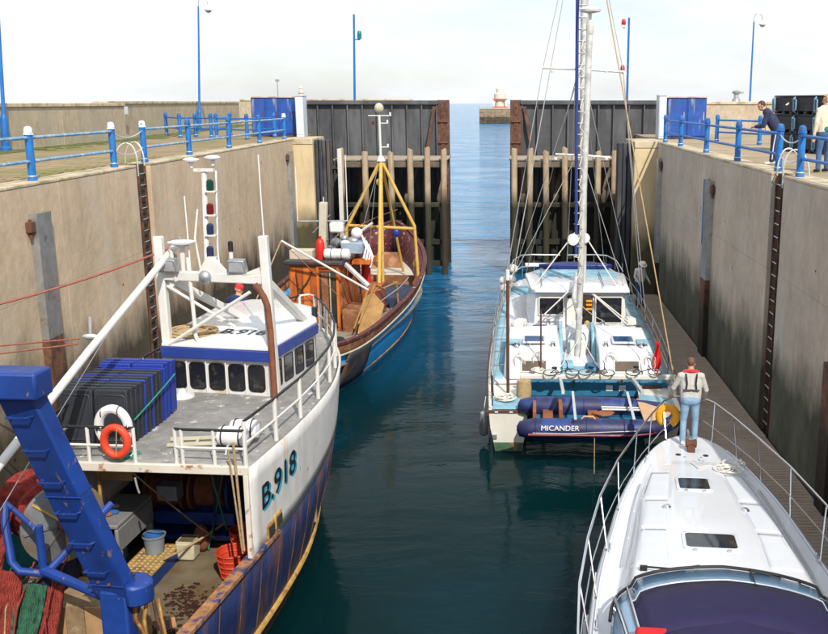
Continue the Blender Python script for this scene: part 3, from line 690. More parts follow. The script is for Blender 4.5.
mat('twine_red', (0.27, 0.045, 0.03), 0.9, var=0.4, vscale=10); mat('twine_green', (0.035, 0.12, 0.07), 0.9, var=0.4, vscale=10)
mat('letter_black', (0.012, 0.012, 0.016), 0.5); mat('letter_cyan', (0.02, 0.34, 0.52), 0.5)
mat('steel_disc', (0.16, 0.17, 0.18), 0.55, 0.3, var=0.25, vscale=4, second=(0.20, 0.13, 0.07), sscale=3)
mat('lens_red', (0.13, 0.008, 0.012), 0.25); mat('lens_green', (0.004, 0.05, 0.035), 0.25); mat('lens_blue', (0.02, 0.03, 0.075), 0.25)

TW = thing('fishing_trawler', 'blue and white steel trawler B.918 with blue stern gantry and white wheelhouse', 'trawler', (-5.1, 13.0, 0), -R(4.5))
hb_t = [(-4.6, 1.05), (-3, 1.2), (-1.8, 1.3), (0, 1.42), (2, 1.54), (4, 1.50), (5.5, 1.26), (6.5, 0.97), (7.5, 0.52), (8.25, 0.06)]
hw_t = [(-4.6, 0.85), (-2, 1.05), (0, 1.16), (1.2, 1.18), (3, 1.12), (4.5, 0.90), (6, 0.54), (7.2, 0.2), (8.25, 0.02)]
hd_t = [(0, 1.46), (2, 1.60), (4, 1.58), (5.5, 1.36), (6.5, 1.06), (7.6, 0.55), (8.45, 0.05)]
zb_t = [(-4.6, 1.8), (0, 1.8), (2, 1.86), (4, 2.05), (6, 2.28), (8.25, 2.55)]
zd_t = [(0, 3.2), (4, 3.2), (6, 3.25), (8.45, 3.38)]
hb = lambda y: spline(hb_t, y); hw = lambda y: spline(hw_t, y); hd = lambda y: spline(hd_t, y); zb = lambda y: spline(zb_t, y); zd = lambda y: spline(zd_t, y)
def tw_prof(y):
    b_, w_, z_ = hb(y), hw(y), zb(y)
    return [(0.02, -0.9), (w_*0.75, -0.6), (w_, 0.0), (w_+(b_-w_)*0.45, z_*0.35), (w_+(b_-w_)*0.8, z_*0.68), (b_, z_)]
ys = frange(-4.6, 8.25, 30)
h = MB(); rg = hull_rings(ys, tw_prof); h.rings(rg, cap=False, open_ring=True); h.add(rg[0], [tuple(range(len(rg[0])))])
h.build('hull', 'trawler_blue', TW, solid=0.05, ang=50)
# white topside plating
for s in (1, -1):
    p = MB()
    def f(u, v, s=s):
        y = 0.0 + u*8.35; b_ = hb(min(y, 8.25)); d_ = hd(y); z0 = zb(min(y, 8.25)); z1 = zd(y)
        return (s*(b_+0.012+(d_-b_)*v), y, z0-0.02+(z1-z0+0.02)*v)
    p.grid(f, 34, 7); p.build('topside_plating', 'trawler_white', TW, solid=0.04, ang=50)
    # rubbing strake and its worn pads
    pts = []
    for y in frange(-4.4, 6.0, 24):
        z = 0.42; x = hw(y)+(hb(y)-hw(y))*(0.45*z/(zb(y)*0.35)); pts.append((s*(x+0.04), y, z+max(0, y-3)*0.05))
    MB().tube(pts, 0.055, 8).build('rubbing_strake', 'yellow_rust', TW)
    for i in range(14):
        y = -4.0+i*0.72
        q = []
        for t in (0.30, 0.6, 0.98):
            z = zb(y)*t; k = tw_prof(y); 
            x = k[2][0]+(k[5][0]-k[2][0])*(0.45*t/0.35 if t <= 0.35 else 0.45+0.35*(t-0.35)/0.33 if t <= 0.68 else 0.8+0.2*(t-0.68)/0.32)
            q.append((s*(x+0.034), y, z))
        MB().tube(q, 0.010, 6).build('frame_rib', 'rust', TW)
    # bulwark capping aft
    pts = [(s*(hb(y)), y, zb(y)+0.03) for y in frange(-4.6, 0.9, 10)]
    b = MB()
    for a, c in zip(pts[:-1], pts[1:]): b.beam(a, c, 0.17, 0.055)
    b.build('bulwark_capping', 'rusty_cap', TW)
MB().beam((-1.1, -4.6, 1.83), (1.1, -4.6, 1.83), 0.17, 0.055).build('bulwark_capping', 'rusty_cap', TW)
# scuppers on the plating near the bulwark; a dark block paints each opening's shade
for k in range(2):
    y = 0.62+k*0.30
    MB().box((hb(y)+0.04, y, 1.99+k*0.03), (0.05, 0.27, 0.24), rz=-0.06).build('scupper', 'yellow_rust', TW, bevel=0.02)
    MB().box((hb(y)+0.063, y, 1.98+k*0.03), (0.03, 0.20, 0.16), rz=-0.06).build('scupper_shade', 'joint_and_shade', TW)
# anchor hawse on the bow
MB().box((hd(6.9)-0.05, 6.9, 2.95), (0.16, 0.35, 0.30), rz=0.55).build('hawse_plate', 'rusty_cap', TW, bevel=0.03)
MB().tube([(hd(6.9)+0.06, 6.85, 3.08), (hd(6.9)+0.1, 6.9, 2.75), (hd(6.9)+0.03, 7.05, 2.62)], 0.035, 8).build('anchor', 'rust', TW)
# working deck and shelter deck
def deckpoly(ys_, hf, z, inset=0.03):
    n = len(ys_); return [(hf(y)-inset, y, z) for y in ys_] + [(-(hf(y)-inset), y, z) for y in reversed(ys_)]
d = MB(); P = deckpoly(frange(-4.55, 3.6, 12), lambda y: hw(y)+(hb(y)-hw(y))*0.6, 0.86); d.prism(P, (0, 0, 0.04)); d.build('working_deck', 'work_deck', TW)
d = MB()
def fd(u, v):
    y = 0.02+v*8.3; w_ = max(0.02, hd(y)-0.03); return ((u*2-1)*w_, y, zd(y)-0.02+0.05*(1-(2*u-1)**2))
d.grid(fd, 9, 24); d.build('shelter_deck', 'shelter_deck', TW, solid=0.04)
MB().b2((-1.46, -0.05, 3.10), (1.46, 0.03, 3.225)).build('deck_edge_beam', 'white_rusty', TW, bevel=0.01)
MB().b2((1.39, -0.06, 1.84), (1.46, 0.04, 3.10)).build('corner_post', 'white_rusty', TW, bevel=0.008)
MB().b2((-1.46, -0.06, 1.84), (-1.39, 0.04, 3.10)).build('corner_post', 'white_rusty', TW, bevel=0.008)
MB().b2((-1.42, 3.3, 0.9), (1.42, 3.36, 3.14)).build('bulkhead', 'old_wood', TW)
MB().b2((-0.9, 3.24, 0.95), (-0.3, 3.295, 2.6)).build('bulkhead_door', 'ply', TW)
# wheelhouse
WH = [(-1.17, 3.42), (0.74, 3.22), (0.97, 5.3), (0.55, 6.55), (-0.25, 7.05), (-0.85, 7.05), (-1.35, 6.4), (-1.32, 4.2)]
wh = MB().prism([(x, y, 3.2) for x, y in WH], (0, 0, 0.80)).build('wheelhouse', 'trawler_white', TW, bevel=0.02)
def grow(P, k):
    cx = sum(p[0] for p in P)/len(P); cy = sum(p[1] for p in P)/len(P)
    return [(cx+(x-cx)*k, cy+(y-cy)*k) for x, y in P]
MB().prism([(x, y, 3.87) for x, y in grow(WH, 1.05)], (0, 0, 0.19)).build('eave_band', 'eave_blue', wh, bevel=0.015)
rf = MB(); O1 = grow(WH, 1.035); O2 = grow(WH, 0.86)
rf.rings([[Vector((x, y, 4.062)) for x, y in O1], [Vector((x, y, 4.11)) for x, y in O1], [Vector((x, y, 4.20)) for x, y in O2]]); rf.build('roof', 'white_clean', wh, bevel=0.01)
for i in range(5):
    wall_window(wh, WH[0], WH[1], 0.035+i*0.19, 0.035+i*0.19+0.162, 3.30, 3.79, rr=0.08, frame='black', fr=0.018)
for i in range(4):
    wall_window(wh, WH[1], WH[2], 0.05+i*0.235, 0.05+i*0.235+0.19, 3.32, 3.80, rr=0.05, frame='black', fr=0.015)
for i in range(3): wall_window(wh, WH[2], WH[3], 0.06+i*0.31, 0.33+i*0.31, 3.34, 3.80, rr=0.05, frame='black', fr=0.015)
for i in range(4):
    u = 0.026+(i)*0.19+0.18; x = WH[0][0]+(WH[1][0]-WH[0][0])*u; y = WH[0][1]+(WH[1][1]-WH[0][1])*u
    MB().tube([(x, y-0.03, 3.82), (x, y-0.03, 3.25)], 0.012, 6).build('mullion', 'white_clean', wh)
# gantry mast over the wheelhouse
gm = MB(); gm.beam((-1.12, 3.45, 3.2), (-1.21, 3.58, 5.95), 0.15, 0.15).build('gantry_post', 'white_paint', TW, bevel=0.02)
MB().beam((0.80, 3.34, 3.2), (0.69, 3.42, 6.0), 0.15, 0.15).build('gantry_post', 'white_paint', TW, bevel=0.02)
MB().beam((-1.12, 3.54, 5.28), (0.66, 3.42, 5.26), 0.14, 0.17).build('gantry_beam', 'white_paint', TW, bevel=0.02)
for x0, y0, s in ((-1.05, 3.53, 1), (0.60, 3.42, -1)):
    MB().prism([(x0, y0, 5.19), (x0+s*0.16, y0, 5.19), (x0, y0, 5.0)], (0, 0.04, 0)).build('gusset', 'white_paint', TW)
MB().beam((-1.06, 3.56, 5.2), (-0.35, 5.3, 4.12), 0.13, 0.13).build('raking_brace', 'white_paint', TW, bevel=0.015)
MB().beam((0.70, 3.46, 5.2), (0.80, 5.2, 4.12), 0.13, 0.13).build('raking_brace', 'white_paint', TW, bevel=0.015)
MB().tube([(-1.08, 3.5, 5.1), (0.0, 3.7, 4.35)], 0.028, 8).build('tie_rod', 'white_paint', TW)
MB().tube([(-1.05, 3.35, 4.1), (0.45, 3.30, 5.05)], 0.03, 8).build('tie_rod', 'white_paint', TW)
MB().tube([(-0.68, 3.5, 5.6), (-0.62, 3.45, 4.5)] + bez((-0.62, 3.45, 4.3), (-0.60, 3.42, 4.1), (-0.45, 3.40, 4.13), 5), 0.035, 8).build('vent_pipe', 'white_paint', TW)
MB().tube([(-0.9, 3.46, 5.19), (-0.95, 3.46, 5.75)], 0.03, 8).build('stub_post', 'white_rusty', TW)
MB().prism([(-0.5, 3.42, 5.33), (0.05, 3.40, 5.33), (-0.22, 3.42, 5.62), (-0.32, 3.42, 5.62)], (0, 0.1, 0)).build('mast_step', 'white_paint', TW)
MB().prism([(0.30, 3.36, 5.34), (0.66, 3.36, 5.34), (0.60, 3.36, 5.46)], (0, 0.12, 0)).build('gusset', 'white_paint', TW)
# exhaust
MB().tube([(0.60, 3.12, 5.22), (0.68, 3.12, 5.12), (0.75, 3.12, 5.0), (0.80, 3.12, 4.85), (0.83, 3.12, 4.4), (0.85, 3.1, 3.2)], 0.055, 12).build('exhaust_pipe', 'brown_pipe', TW)
# signal mast with lanterns
sm = MB().tube([(-0.40, 3.62, 5.4), (-0.45, 3.9, 7.05)], 0.045, 8).build('light_mast', 'white_paint', TW)
MB().tube([(-0.22, 3.66, 5.35), (-0.24, 3.9, 7.05)], 0.022, 8).build('mast_stay', 'galv_light', sm)
for i, (z, m_) in enumerate(((6.72, 'lens_green'), (6.32, 'lens_red'), (5.98, 'lens_blue'), (5.6, 'lens_blue'))):
    yy = 3.6+(z-5.3)*0.17
    l = MB().lathe([(0.055, 0), (0.06, 0.03), (0.06, 0.16), (0.03, 0.19)], (-0.32, yy-0.04, z), 10).build('lantern', m_, sm)
    MB().b2((-0.40, yy-0.10, z-0.03), (-0.22, yy+0.02, z-0.004)).build('lantern_shelf', 'white_paint', l)
MB().box((-0.44, 3.88, 7.06), (0.34, 0.10, 0.05)).build('mast_head', 'white_paint', sm)
for dx, dz in ((-0.22, 0.10), (0.16, 0.14)):
    MB().lathe([(0.03, -0.09), (0.04, 0.0), (0.13, 0.02), (0.14, 0.045), (0.09, 0.075), (0.01, 0.085)], (-0.44+dx, 3.88, 7.09+dz), 14).build('gps_dome', 'white_clean', sm)
MB().tube([(-0.55, 3.75, 6.4), (-0.62, 3.72, 5.9), (-0.5, 3.6, 5.35)], 0.018, 6).build('cable', 'rope_white', sm)
# whip antennas, radar dish, floodlights
for x, y, z0, z1 in ((-0.65, 3.52, 5.35, 6.65), (0.70, 3.42, 6.0, 7.35), (-0.12, 3.5, 5.36, 5.7)):
    MB().tube([(x, y, z0), (x-0.02, y, z1)], 0.012, 6).build('whip_antenna', 'white_clean', TW)
MB().lathe([(0.04, 5.36), (0.05, 5.8), (0.05, 5.82)], (-0.78, 3.52, 0), 10).build('radar_post', 'white_paint', TW)
MB().lathe([(0.05, 5.78), (0.22, 5.84), (0.235, 5.87), (0.15, 5.89), (0.01, 5.895)], (-0.78, 3.52, 0), 18).build('radar_dish', 'white_clean', TW)
MB().lathe([(0.035, 5.36), (0.035, 5.72)], (0.10, 3.46, 0), 8).build('stub_light_post', 'white_paint', TW)
MB().lathe([(0.045, 5.72), (0.045, 5.88), (0.02, 5.9)], (0.10, 3.46, 0), 8).build('stub_light', 'black', TW)
for x in (-0.98, 0.22):
    f_ = MB().prism([(x-0.17, 3.34, 5.36), (x+0.17, 3.34, 5.36), (x+0.14, 3.30, 5.58), (x-0.14, 3.30, 5.58)], (0, 0.14, 0.03)).build('floodlight', 'galv', TW, bevel=0.015)
    MB().prism([(x-0.13, 3.333, 5.39), (x+0.13, 3.333, 5.39), (x+0.11, 3.296, 5.55), (x-0.11, 3.296, 5.55)], (0, 0.004, 0)).build('lens', 'galv_light', f_)
MB().ell((-0.35, 3.38, 5.28), (0.11, 0.09, 0.12)).build('searchlight', 'galv', TW)
# roof lettering, with the upper ends towards the bow
text_part('roof_lettering', 'B.918', 0.42, 'letter_black', wh, Matrix.Translation((-0.36, 3.80, 4.204)) @ Matrix.Rotation(-0.1, 4, 'Z') @ Matrix.Diagonal((0.90, 1.15, 1, 1)), ext=0.003)
# hull lettering wrapped on the starboard plating: cyan shade behind black
def on_plate(o, dy, dz, yy0, zz0, rise):
    def wfn(c):
        y = yy0+c.x*1.45+dy; z = zz0+c.y*1.25+dz+rise*c.x; v = (z-zb(y))/(zd(y)-zb(y)); x = hb(y)+0.012+(hd(y)-hb(y))*v
        return Vector((x+0.022+o+c.z, y, z))
    return wfn
text_part('hull_lettering_shade', 'B.918', 0.42, 'letter_cyan', TW, None, ext=0.001, warp=on_plate(0.006, 0.075, -0.05, 0.30, 2.42, 0.12))
text_part('hull_lettering', 'B.918', 0.42, 'letter_black', TW, None, ext=0.001, warp=on_plate(0.012, 0.0, 0.0, 0.30, 2.42, 0.12))
# derrick boom
bm_ = MB().tube([(-0.85, -3.6, 3.40), (-0.98, 0.5, 4.70), (-1.06, 4.05, 5.78)], 0.058, 12).build('derrick_boom', 'white_paint', TW)
MB().tube([(-1.06, 4.0, 5.76), (-1.02, 4.02, 5.86), (-0.96, 3.9, 5.84)], 0.03, 6).build('boom_eye', 'galv', bm_)
MB().tube([(-1.15, 3.9, 5.64), (-1.0, 3.7, 5.58)], 0.05, 8).build('boom_shackle', 'galv', bm_)
MB().tube([(-0.92, 1.0, 4.86), (-0.90, -2.9, 2.95)], 0.007, 5).build('boom_wire', 'galv', TW)
# rails on the shelter deck
def rail_run(pts, hgt, parent, m_post='white_paint', m_top='black', mid=True, rp=0.026):
    for p in pts: MB().tube([p, (p[0], p[1], p[2]+hgt)], rp, 8).build('rail_post', m_post, parent)
    MB().tube([(p[0], p[1], p[2]+hgt) for p in pts], 0.022, 8).build('top_rail', m_top, parent)
    if mid: MB().tube([(p[0], p[1]-0.012, p[2]+hgt*0.5) for p in pts], 0.018, 8).build('mid_rail', 'white_paint', parent)
rail_run([(-1.44, 0.0, 3.22), (-0.84, 0.0, 3.22), (-0.17, 0.0, 3.22)], 0.52, TW)
rail_run([(0.42, 0.02, 3.22), (0.52, 0.0, 3.22), (0.98, 0.0, 3.22), (1.42, 0.0, 3.22)], 0.52, TW)
sp_ = [(hd(y)-0.06, y, zd(y)) for y in (0.05, 1.15, 2.25, 3.3, 4.3, 5.2, 6.0, 6.7, 7.3, 7.8, 8.15)]
rail_run(sp_, 0.66, TW, rp=0.034)
rail_run([(-x, y, z) for x, y, z in sp_], 0.66, TW, rp=0.034)
MB().tube([(-sp_[-1][0], 8.15, sp_[-1][2]+0.66), (0, 8.32, 4.02), (sp_[-1][0], 8.15, sp_[-1][2]+0.66)], 0.022, 8).build('top_rail', 'white_paint', TW)
MB().tube([(0.86, 5.7, 4.10), (0.86, 5.7, 4.30)], 0.055, 10).build('roof_vent', 'black', TW)
# stowed gear fixed on the deck
for k, (x, y) in enumerate(((1.03, 0.60), (1.10, 0.92))):
    c_ = MB().lathe([(0.05, -0.22), (0.125, -0.20), (0.145, -0.15), (0.145, 0.15), (0.125, 0.20), (0.05, 0.22)], (x, y, 3.45), 16, axis='X').build('liferaft_canister', 'white_clean', TW)
    for dx in (-0.13, 0.13): MB().torus((x+dx, y, 3.45), 0.15, 0.011, axis='X', n=18, m=5).build('strap', 'black', c_)
for x in (0.80, 1.0, 1.25):
    MB().tube([(x, 0.35, 3.24), (x, 0.45, 3.34), (x, 1.25, 3.34), (x, 1.32, 3.24)], 0.016, 6).build('raft_cradle', 'galv_light', TW)
MB().lathe([(0.21, 0), (0.2, 0.04), (0.09, 0.06), (0.05, 0.14)], (-0.78, 3.1, 3.235), 18).build('deck_vent', 'white_clean', TW)
MB().tube([(-1.17, 3.15, 3.22), (-1.20, 3.2, 4.0)], 0.05, 8).build('black_post', 'black', TW)
# stern gantry
sgn_ = MB(); a0, a1 = Vector((0.56, -2.2, 2.45)), Vector((0.03, -2.95, 5.30))
sgn_.beam(a0, a1, 0.50, 0.20, (0.25, 1, 0.15)); gl = sgn_.build('stern_gantry_leg', 'royal_blue', TW, bevel=0.025)
d_ = (a1-a0).normalized(); sx_ = d_.cross(Vector((0.25, 1, 0.15))).normalized(); fn = sx_.cross(d_)
if fn.y > 0: fn = -fn
for i in range(6):
    p = a0.lerp(a1, 0.14+i*0.145)+fn*0.10
    q = sx_
    MB().tube([p-q*0.15, p-q*0.15+fn*0.08+d_*0.03, p+q*0.15+fn*0.08+d_*0.03, p+q*0.15], 0.013, 6).build('step', 'royal_blue', gl)
# weld seams and bolted flange of the gantry leg
for t_ in (0.06, 0.5, 0.93):
    p = a0.lerp(a1, t_); k = MB()
    q4 = [p+sx_*0.255+fn*0.105, p-sx_*0.255+fn*0.105, p-sx_*0.255-fn*0.105, p+sx_*0.255-fn*0.105]
    k.tube(q4, 0.012, 6, closed=True); k.build('weld_seam', 'royal_blue', gl)
for k_ in range(8):
    a_ = k_*math.pi/4; MB().lathe([(0.022, 0), (0.022, 0.02), (0.008, 0.026)], (0.56+0.22*math.cos(a_), -2.2+0.18*math.sin(a_), 2.62), 6).build('bolt', 'rust', gl)
MB().beam((0.40, -3.0, 5.28), (-2.4, -3.0, 5.28), 0.34, 0.30).build('stern_gantry_head', 'royal_blue', TW, bevel=0.03)
MB().beam((-2.05, -2.95, 5.2), (-1.0, -2.2, 0.9), 0.4, 0.2, (0, 1, 0)).build('stern_gantry_leg', 'royal_blue', TW, bevel=0.025)
MB().beam((0.55, -2.2, 0.9), (0.56, -2.2, 2.5), 0.34, 0.26).build('gantry_foot', 'royal_blue', TW, bevel=0.03)
MB().prism([(0.78, -2.42, 2.62)] + [(0.70+0.30*math.cos(R(a)), -2.2+0.24*math.sin(R(a)), 2.60) for a in range(-60, 100, 16)] + [(0.5, -2.0, 2.62)], (0, 0, -0.26)).build('gantry_collar', 'royal_blue', TW, bevel=0.03)
for p in (((0.5, -2.1, 2.25), (-0.62, -1.75, 2.45)), ((0.42, -2.0, 2.5), (-0.15, -1.2, 2.85)), ((-0.55, -1.72, 2.45), (-0.1, -0.9, 3.0)), ((-0.62, -1.75, 2.45), (-0.62, -1.75, 3.05))):
    MB().tube(p, 0.065 if p[0][0] > 0 else 0.05, 10).build('gantry_strut', 'royal_blue', TW)
MB().tube([(-1.15, -1.55, 3.25), (-1.10, -1.68, 3.05), (-1.02, -1.76, 2.55), (-0.9, -1.8, 2.45), (-0.62, -1.75, 2.40)], 0.05, 10).build('guard_tube', 'royal_blue', TW)
MB().tube([(-1.15, -1.55, 3.25), (-0.95, -1.6, 3.12), (-0.62, -1.75, 2.95)], 0.035, 10).build('guard_tube', 'royal_blue', TW)
# rusty trawl door fittings below the collar
for i in range(7):
    x = 0.62+0.07*i; MB().tube([(x, -2.15, 2.35), (x+random.uniform(-.06, .06), -2.2, 2.1), (x+random.uniform(-.1, .1), -2.1, 1.75)], 0.018+0.012*random.random(), 6).build('chain_hanger', 'rust' if i % 2 else 'yellow_rust', TW)
# net drum
nd = bpy.data.objects.new('net_drum', None); COL.objects.link(nd); nd.parent = TW; nd.location = (-0.74, -0.98, 2.74); nd.rotation_euler = (0, 0, R(-38))
MB().lathe([(0.06, 0.04), (0.10, 0.02), (0.54, 0.01), (0.56, 0.0), (0.56, -0.03), (0.10, -0.03)], n=32, axis='X').build('flange', 'steel_disc', nd)
for i in range(8):
    a = i*math.pi/4; MB().beam((0.03, 0.08*math.cos(a), 0.08*math.sin(a)), (0.02, 0.53*math.cos(a), 0.53*math.sin(a)), 0.03, 0.035, (1, 0, 0)).build('spoke', 'yellow_rust' if i % 3 == 0 else 'steel_disc', nd)
MB().lathe([(0.11, 0), (0.11, 0.12), (0.05, 0.16)], n=12, axis='X').build('hub', 'rust', nd)
rl = MB(); pr = []
for i in range(14): pr.append((0.42+0.05*math.sin(i*1.7)+random.uniform(-.02, .02), -0.06-i*0.085))
rl.lathe([(0.1, -0.03)] + pr + [(0.1, -1.25)], n=20, axis='X').build('wound_net', 'net_red', nd)
# draped nets aft of the drum
def drape(x0, x1, y0, y1, ztop, zbot, matn, n=20):
    b = MB()
    sd = random.random()*10
    def f(u, v):
        x = x0+(x1-x0)*u; y = y0+(y1-y0)*v; z = ztop+(zbot-ztop)*(v**0.75)
        w1 = noise.noise((x*5+sd, v*1.2, sd))*0.12; w2 = noise.noise((x*16+sd, v*2.5, 3.0))*0.05
        return (x+w2+0.1*v*(x-x0), y-abs(w1)*0.8-w2, z+w1*0.6+w2)
    b.grid(f, n, 16); o_ = b.build('hung_net', matn, TW, solid=0.03, ang=80)
    k = MB(); c_ = int((x1-x0)/0.03)
    for i in range(-c_, 2*c_):
        for sg in (1, -1):
            seg = []
            for j in range(25):
                v = j/24; u = (i+0.5)/c_ + sg*v*1.3
                if 0 <= u <= 1:
                    p = f(u, v); seg.append((p[0], p[1]-0.035+random.uniform(-.008, .008), p[2]+0.012))
                elif len(seg) > 1: break
            if len(seg) > 2: k.tube(seg, 0.0034, 4, cap=False)
    k.build('net_mesh', {'net_red': 'twine_red', 'net_green': 'twine_green'}[matn], TW, kind='stuff'); return o_
drape(-1.95, -1.28, -1.25, -2.6, 3.05, 1.0, 'net_red')
drape(-1.40, -0.98, -1.62, -2.6, 2.35, 0.9, 'net_red', 16)
drape(-1.06, -0.72, -1.55, -2.6, 2.15, 0.9, 'net_green', 14); drape(-2.1, -1.75, -1.9, -2.7, 2.0, 0.9, 'net_green', 12)
drape(-0.80, -0.52, -1.5, -2.4, 2.1, 0.9, 'net_red', 12)
for i in range(9):
    x = random.uniform(-1.4, -0.6); m_ = random.choice(['old_wood', 'net_green', 'rope_tan', 'net_red', 'net_green', 'net_red'])
    MB().tube([(x, -1.25+random.uniform(-.1, .1), 2.25+random.uniform(-.2, .2)), (x+random.uniform(0, .12), -1.85, 1.95), (x+random.uniform(.05, .3), -2.3, 1.2)], 0.012, 5).build('net_line', m_, TW)
def mesh_patch(x0, x1, ya, yb, za, zb2, m_, step=0.05):
    b = MB()
    nx = int((x1-x0)/step); nz_ = 18
    for i in range(nx):
        for s in (1, -1):
            p = []
            for j in range(nz_+1):
                t = j/nz_; x = x0+step*i+s*t*0.45; p.append((min(max(x, x0-.05), x1+0.3), ya+(yb-ya)*t-0.03, za+(zb2-za)*t**0.8))
            b.tube(p, 0.0045, 4)
    b.build('net_mesh', m_, TW, kind='stuff')

# hatch casing and worn boards by the drum
MB().b2((-0.85, -1.35, 0.9), (0.15, -0.55, 1.75)).build('fish_hopper', 'old_wood', TW, bevel=0.03)
for i in range(4): MB().b2((-0.86+i*0.255, -1.385, 0.95), (-0.615+i*0.255, -1.353, 1.74)).build('hopper_board', 'old_wood' if i % 2 else 'ply', TW)
# sorting table, step and winch under the shelter deck
tb = MB(); tb.b2((-1.38, 0.55, 1.93), (-0.82, 1.75, 2.0)); tb.build('sorting_table', 'table_grey', TW, bevel=0.02)
MB().b2((-0.88, 0.55, 1.55), (-0.82, 1.75, 1.925)).build('table_apron', 'table_grey', TW, bevel=0.02)
for x, y in ((-0.87, 1.68), (-0.87, 0.62), (-1.34, 1.68), (-1.34, 0.62)): MB().b2((x-0.05, y-0.05, 0.9), (x+0.05, y+0.05, 1.55)).build('table_leg', 'table_grey', TW, bevel=0.015)
for i in range(5): MB().ell((-1.1+random.uniform(-.15, .15), 1.0+random.uniform(-.3, .3), 2.03), (0.1, 0.07, 0.035), 8, 5).build('rag', random.choice(['bucket_blue', 'rope_red', 'tub_cream']), TW)
MB().b2((-0.95, 0.35, 0.9), (-0.42, 1.75, 1.12)).build('step_box', 'royal_blue', TW, bevel=0.01)
tp = MB().b2((-0.96, 0.34, 1.123), (-0.41, 1.76, 1.14)).build('tread_plate', 'yellow_rust', TW)
b = MB()
for i in range(6):
    for j in range(15): b.ell((-0.91+i*0.09, 0.42+j*0.09, 1.142), (0.025, 0.025, 0.008), 6, 3)
b.build('tread_studs', 'tub_cream', TW, kind='stuff')
wn = MB(); wn.b2((-1.25, 2.2, 1.28), (0.35, 2.3, 1.5)); wn.b2((-1.25, 2.75, 0.95), (0.35, 2.85, 1.5)); wn.b2((-1.25, 2.2, 1.0), (0.35, 2.85, 1.1)); wn.build('winch_frame', 'royal_blue', TW, bevel=0.02)
for x in (-0.85, -0.08):
    dr = MB(); pr = [(0.10, -0.26)]
    for i in range(12): pr += [(0.30, -0.24+i*0.04), (0.285, -0.22+i*0.04)]
    dr.lathe(pr+[(0.10, 0.26)], (x, 2.5, 1.82), 18, axis='X'); dr.build('winch_drum', 'brown_pipe', TW)
for x in (-1.15, -0.55, -0.40, 0.25):
    MB().lathe([(0.05, -0.02), (0.37, -0.02), (0.37, 0.02), (0.05, 0.02)], (x, 2.5, 1.82), 20, axis='X').build('winch_flange', 'royal_blue' if x > 0 else 'brown_pipe', TW)
MB().b2((-0.78, 1.85, 1.85), (-0.45, 2.1, 2.1)).build('battery_crate', 'bucket_grey', TW)
MB().b2((-1.0, 0.55, 2.72), (-0.52, 0.58, 3.08)).build('cardboard', 'ply', TW)
for a, c, m_, r_ in (((0.30, 2.2, 2.6), (-0.05, 2.0, 0.95), 'rope_green', .012), ((-0.3, 0.05, 3.1), (0.12, 1.9, 1.2), 'old_wood', .012), ((0.25, 1.8, 2.4), (0.10, 1.9, 1.25), 'lens_blue', .02), ((0.62, 0.6, 3.1), (0.45, 1.6, 1.5), 'rope_green', .012), ((-0.20, 0.0, 3.0), (-0.18, 0.05, 2.75), 'galv_light', .015), ((1.30, -0.1, 3.6), (1.33, -0.02, 1.95), 'rope_tan', .018), ((1.22, -0.1, 3.5), (1.30, 0.0, 1.9), 'rope_tan', .014), ((-1.3, 0.3, 3.1), (-1.3, 0.35, 1.0), 'yellow_rust', .03), ((-0.9, 0.3, 3.1), (-1.0, 0.5, 1.0), 'yellow_rust', .025), ((0.2, 2.2, 1.35), (-0.4, 1.1, 1.2), 'rope_tan', .02)):
    MB().tube(sag(a, c, 0.03, 5), r_, 6).build('hanging_line', m_, TW)
MB().ell((-0.15, 2.0, 1.15), (0.14, 0.12, 0.24), 10, 7).build('brown_float', 'brown_pipe', TW)
# weed and mud left on the working deck
kp = MB()
for i in range(520):
    cx, cy = random.choice(((0.15, 0.55), (0.45, 0.15), (0.1, -0.35), (0.35, -0.7), (0.8, 0.75)))
    x, y = random.gauss(cx, 0.14), random.gauss(cy, 0.16); r_ = random.uniform(0.008, 0.05)
    kp.ell((x, y, 0.905), (r_, r_*random.uniform(.5, 1.2), 0.014), 7, 3)
kp.build('kelp_litter', 'kelp', TW, kind='stuff')
MB().beam((0.25, -0.4, 0.93), (0.62, -0.9, 1.3), 0.05, 0.14).build('pound_board', 'rusty_cap', TW)
MB().beam((0.75, -0.75, 0.93), (0.95, -1.2, 1.3), 0.06, 0.3).build('pound_board', 'rusty_cap', TW)

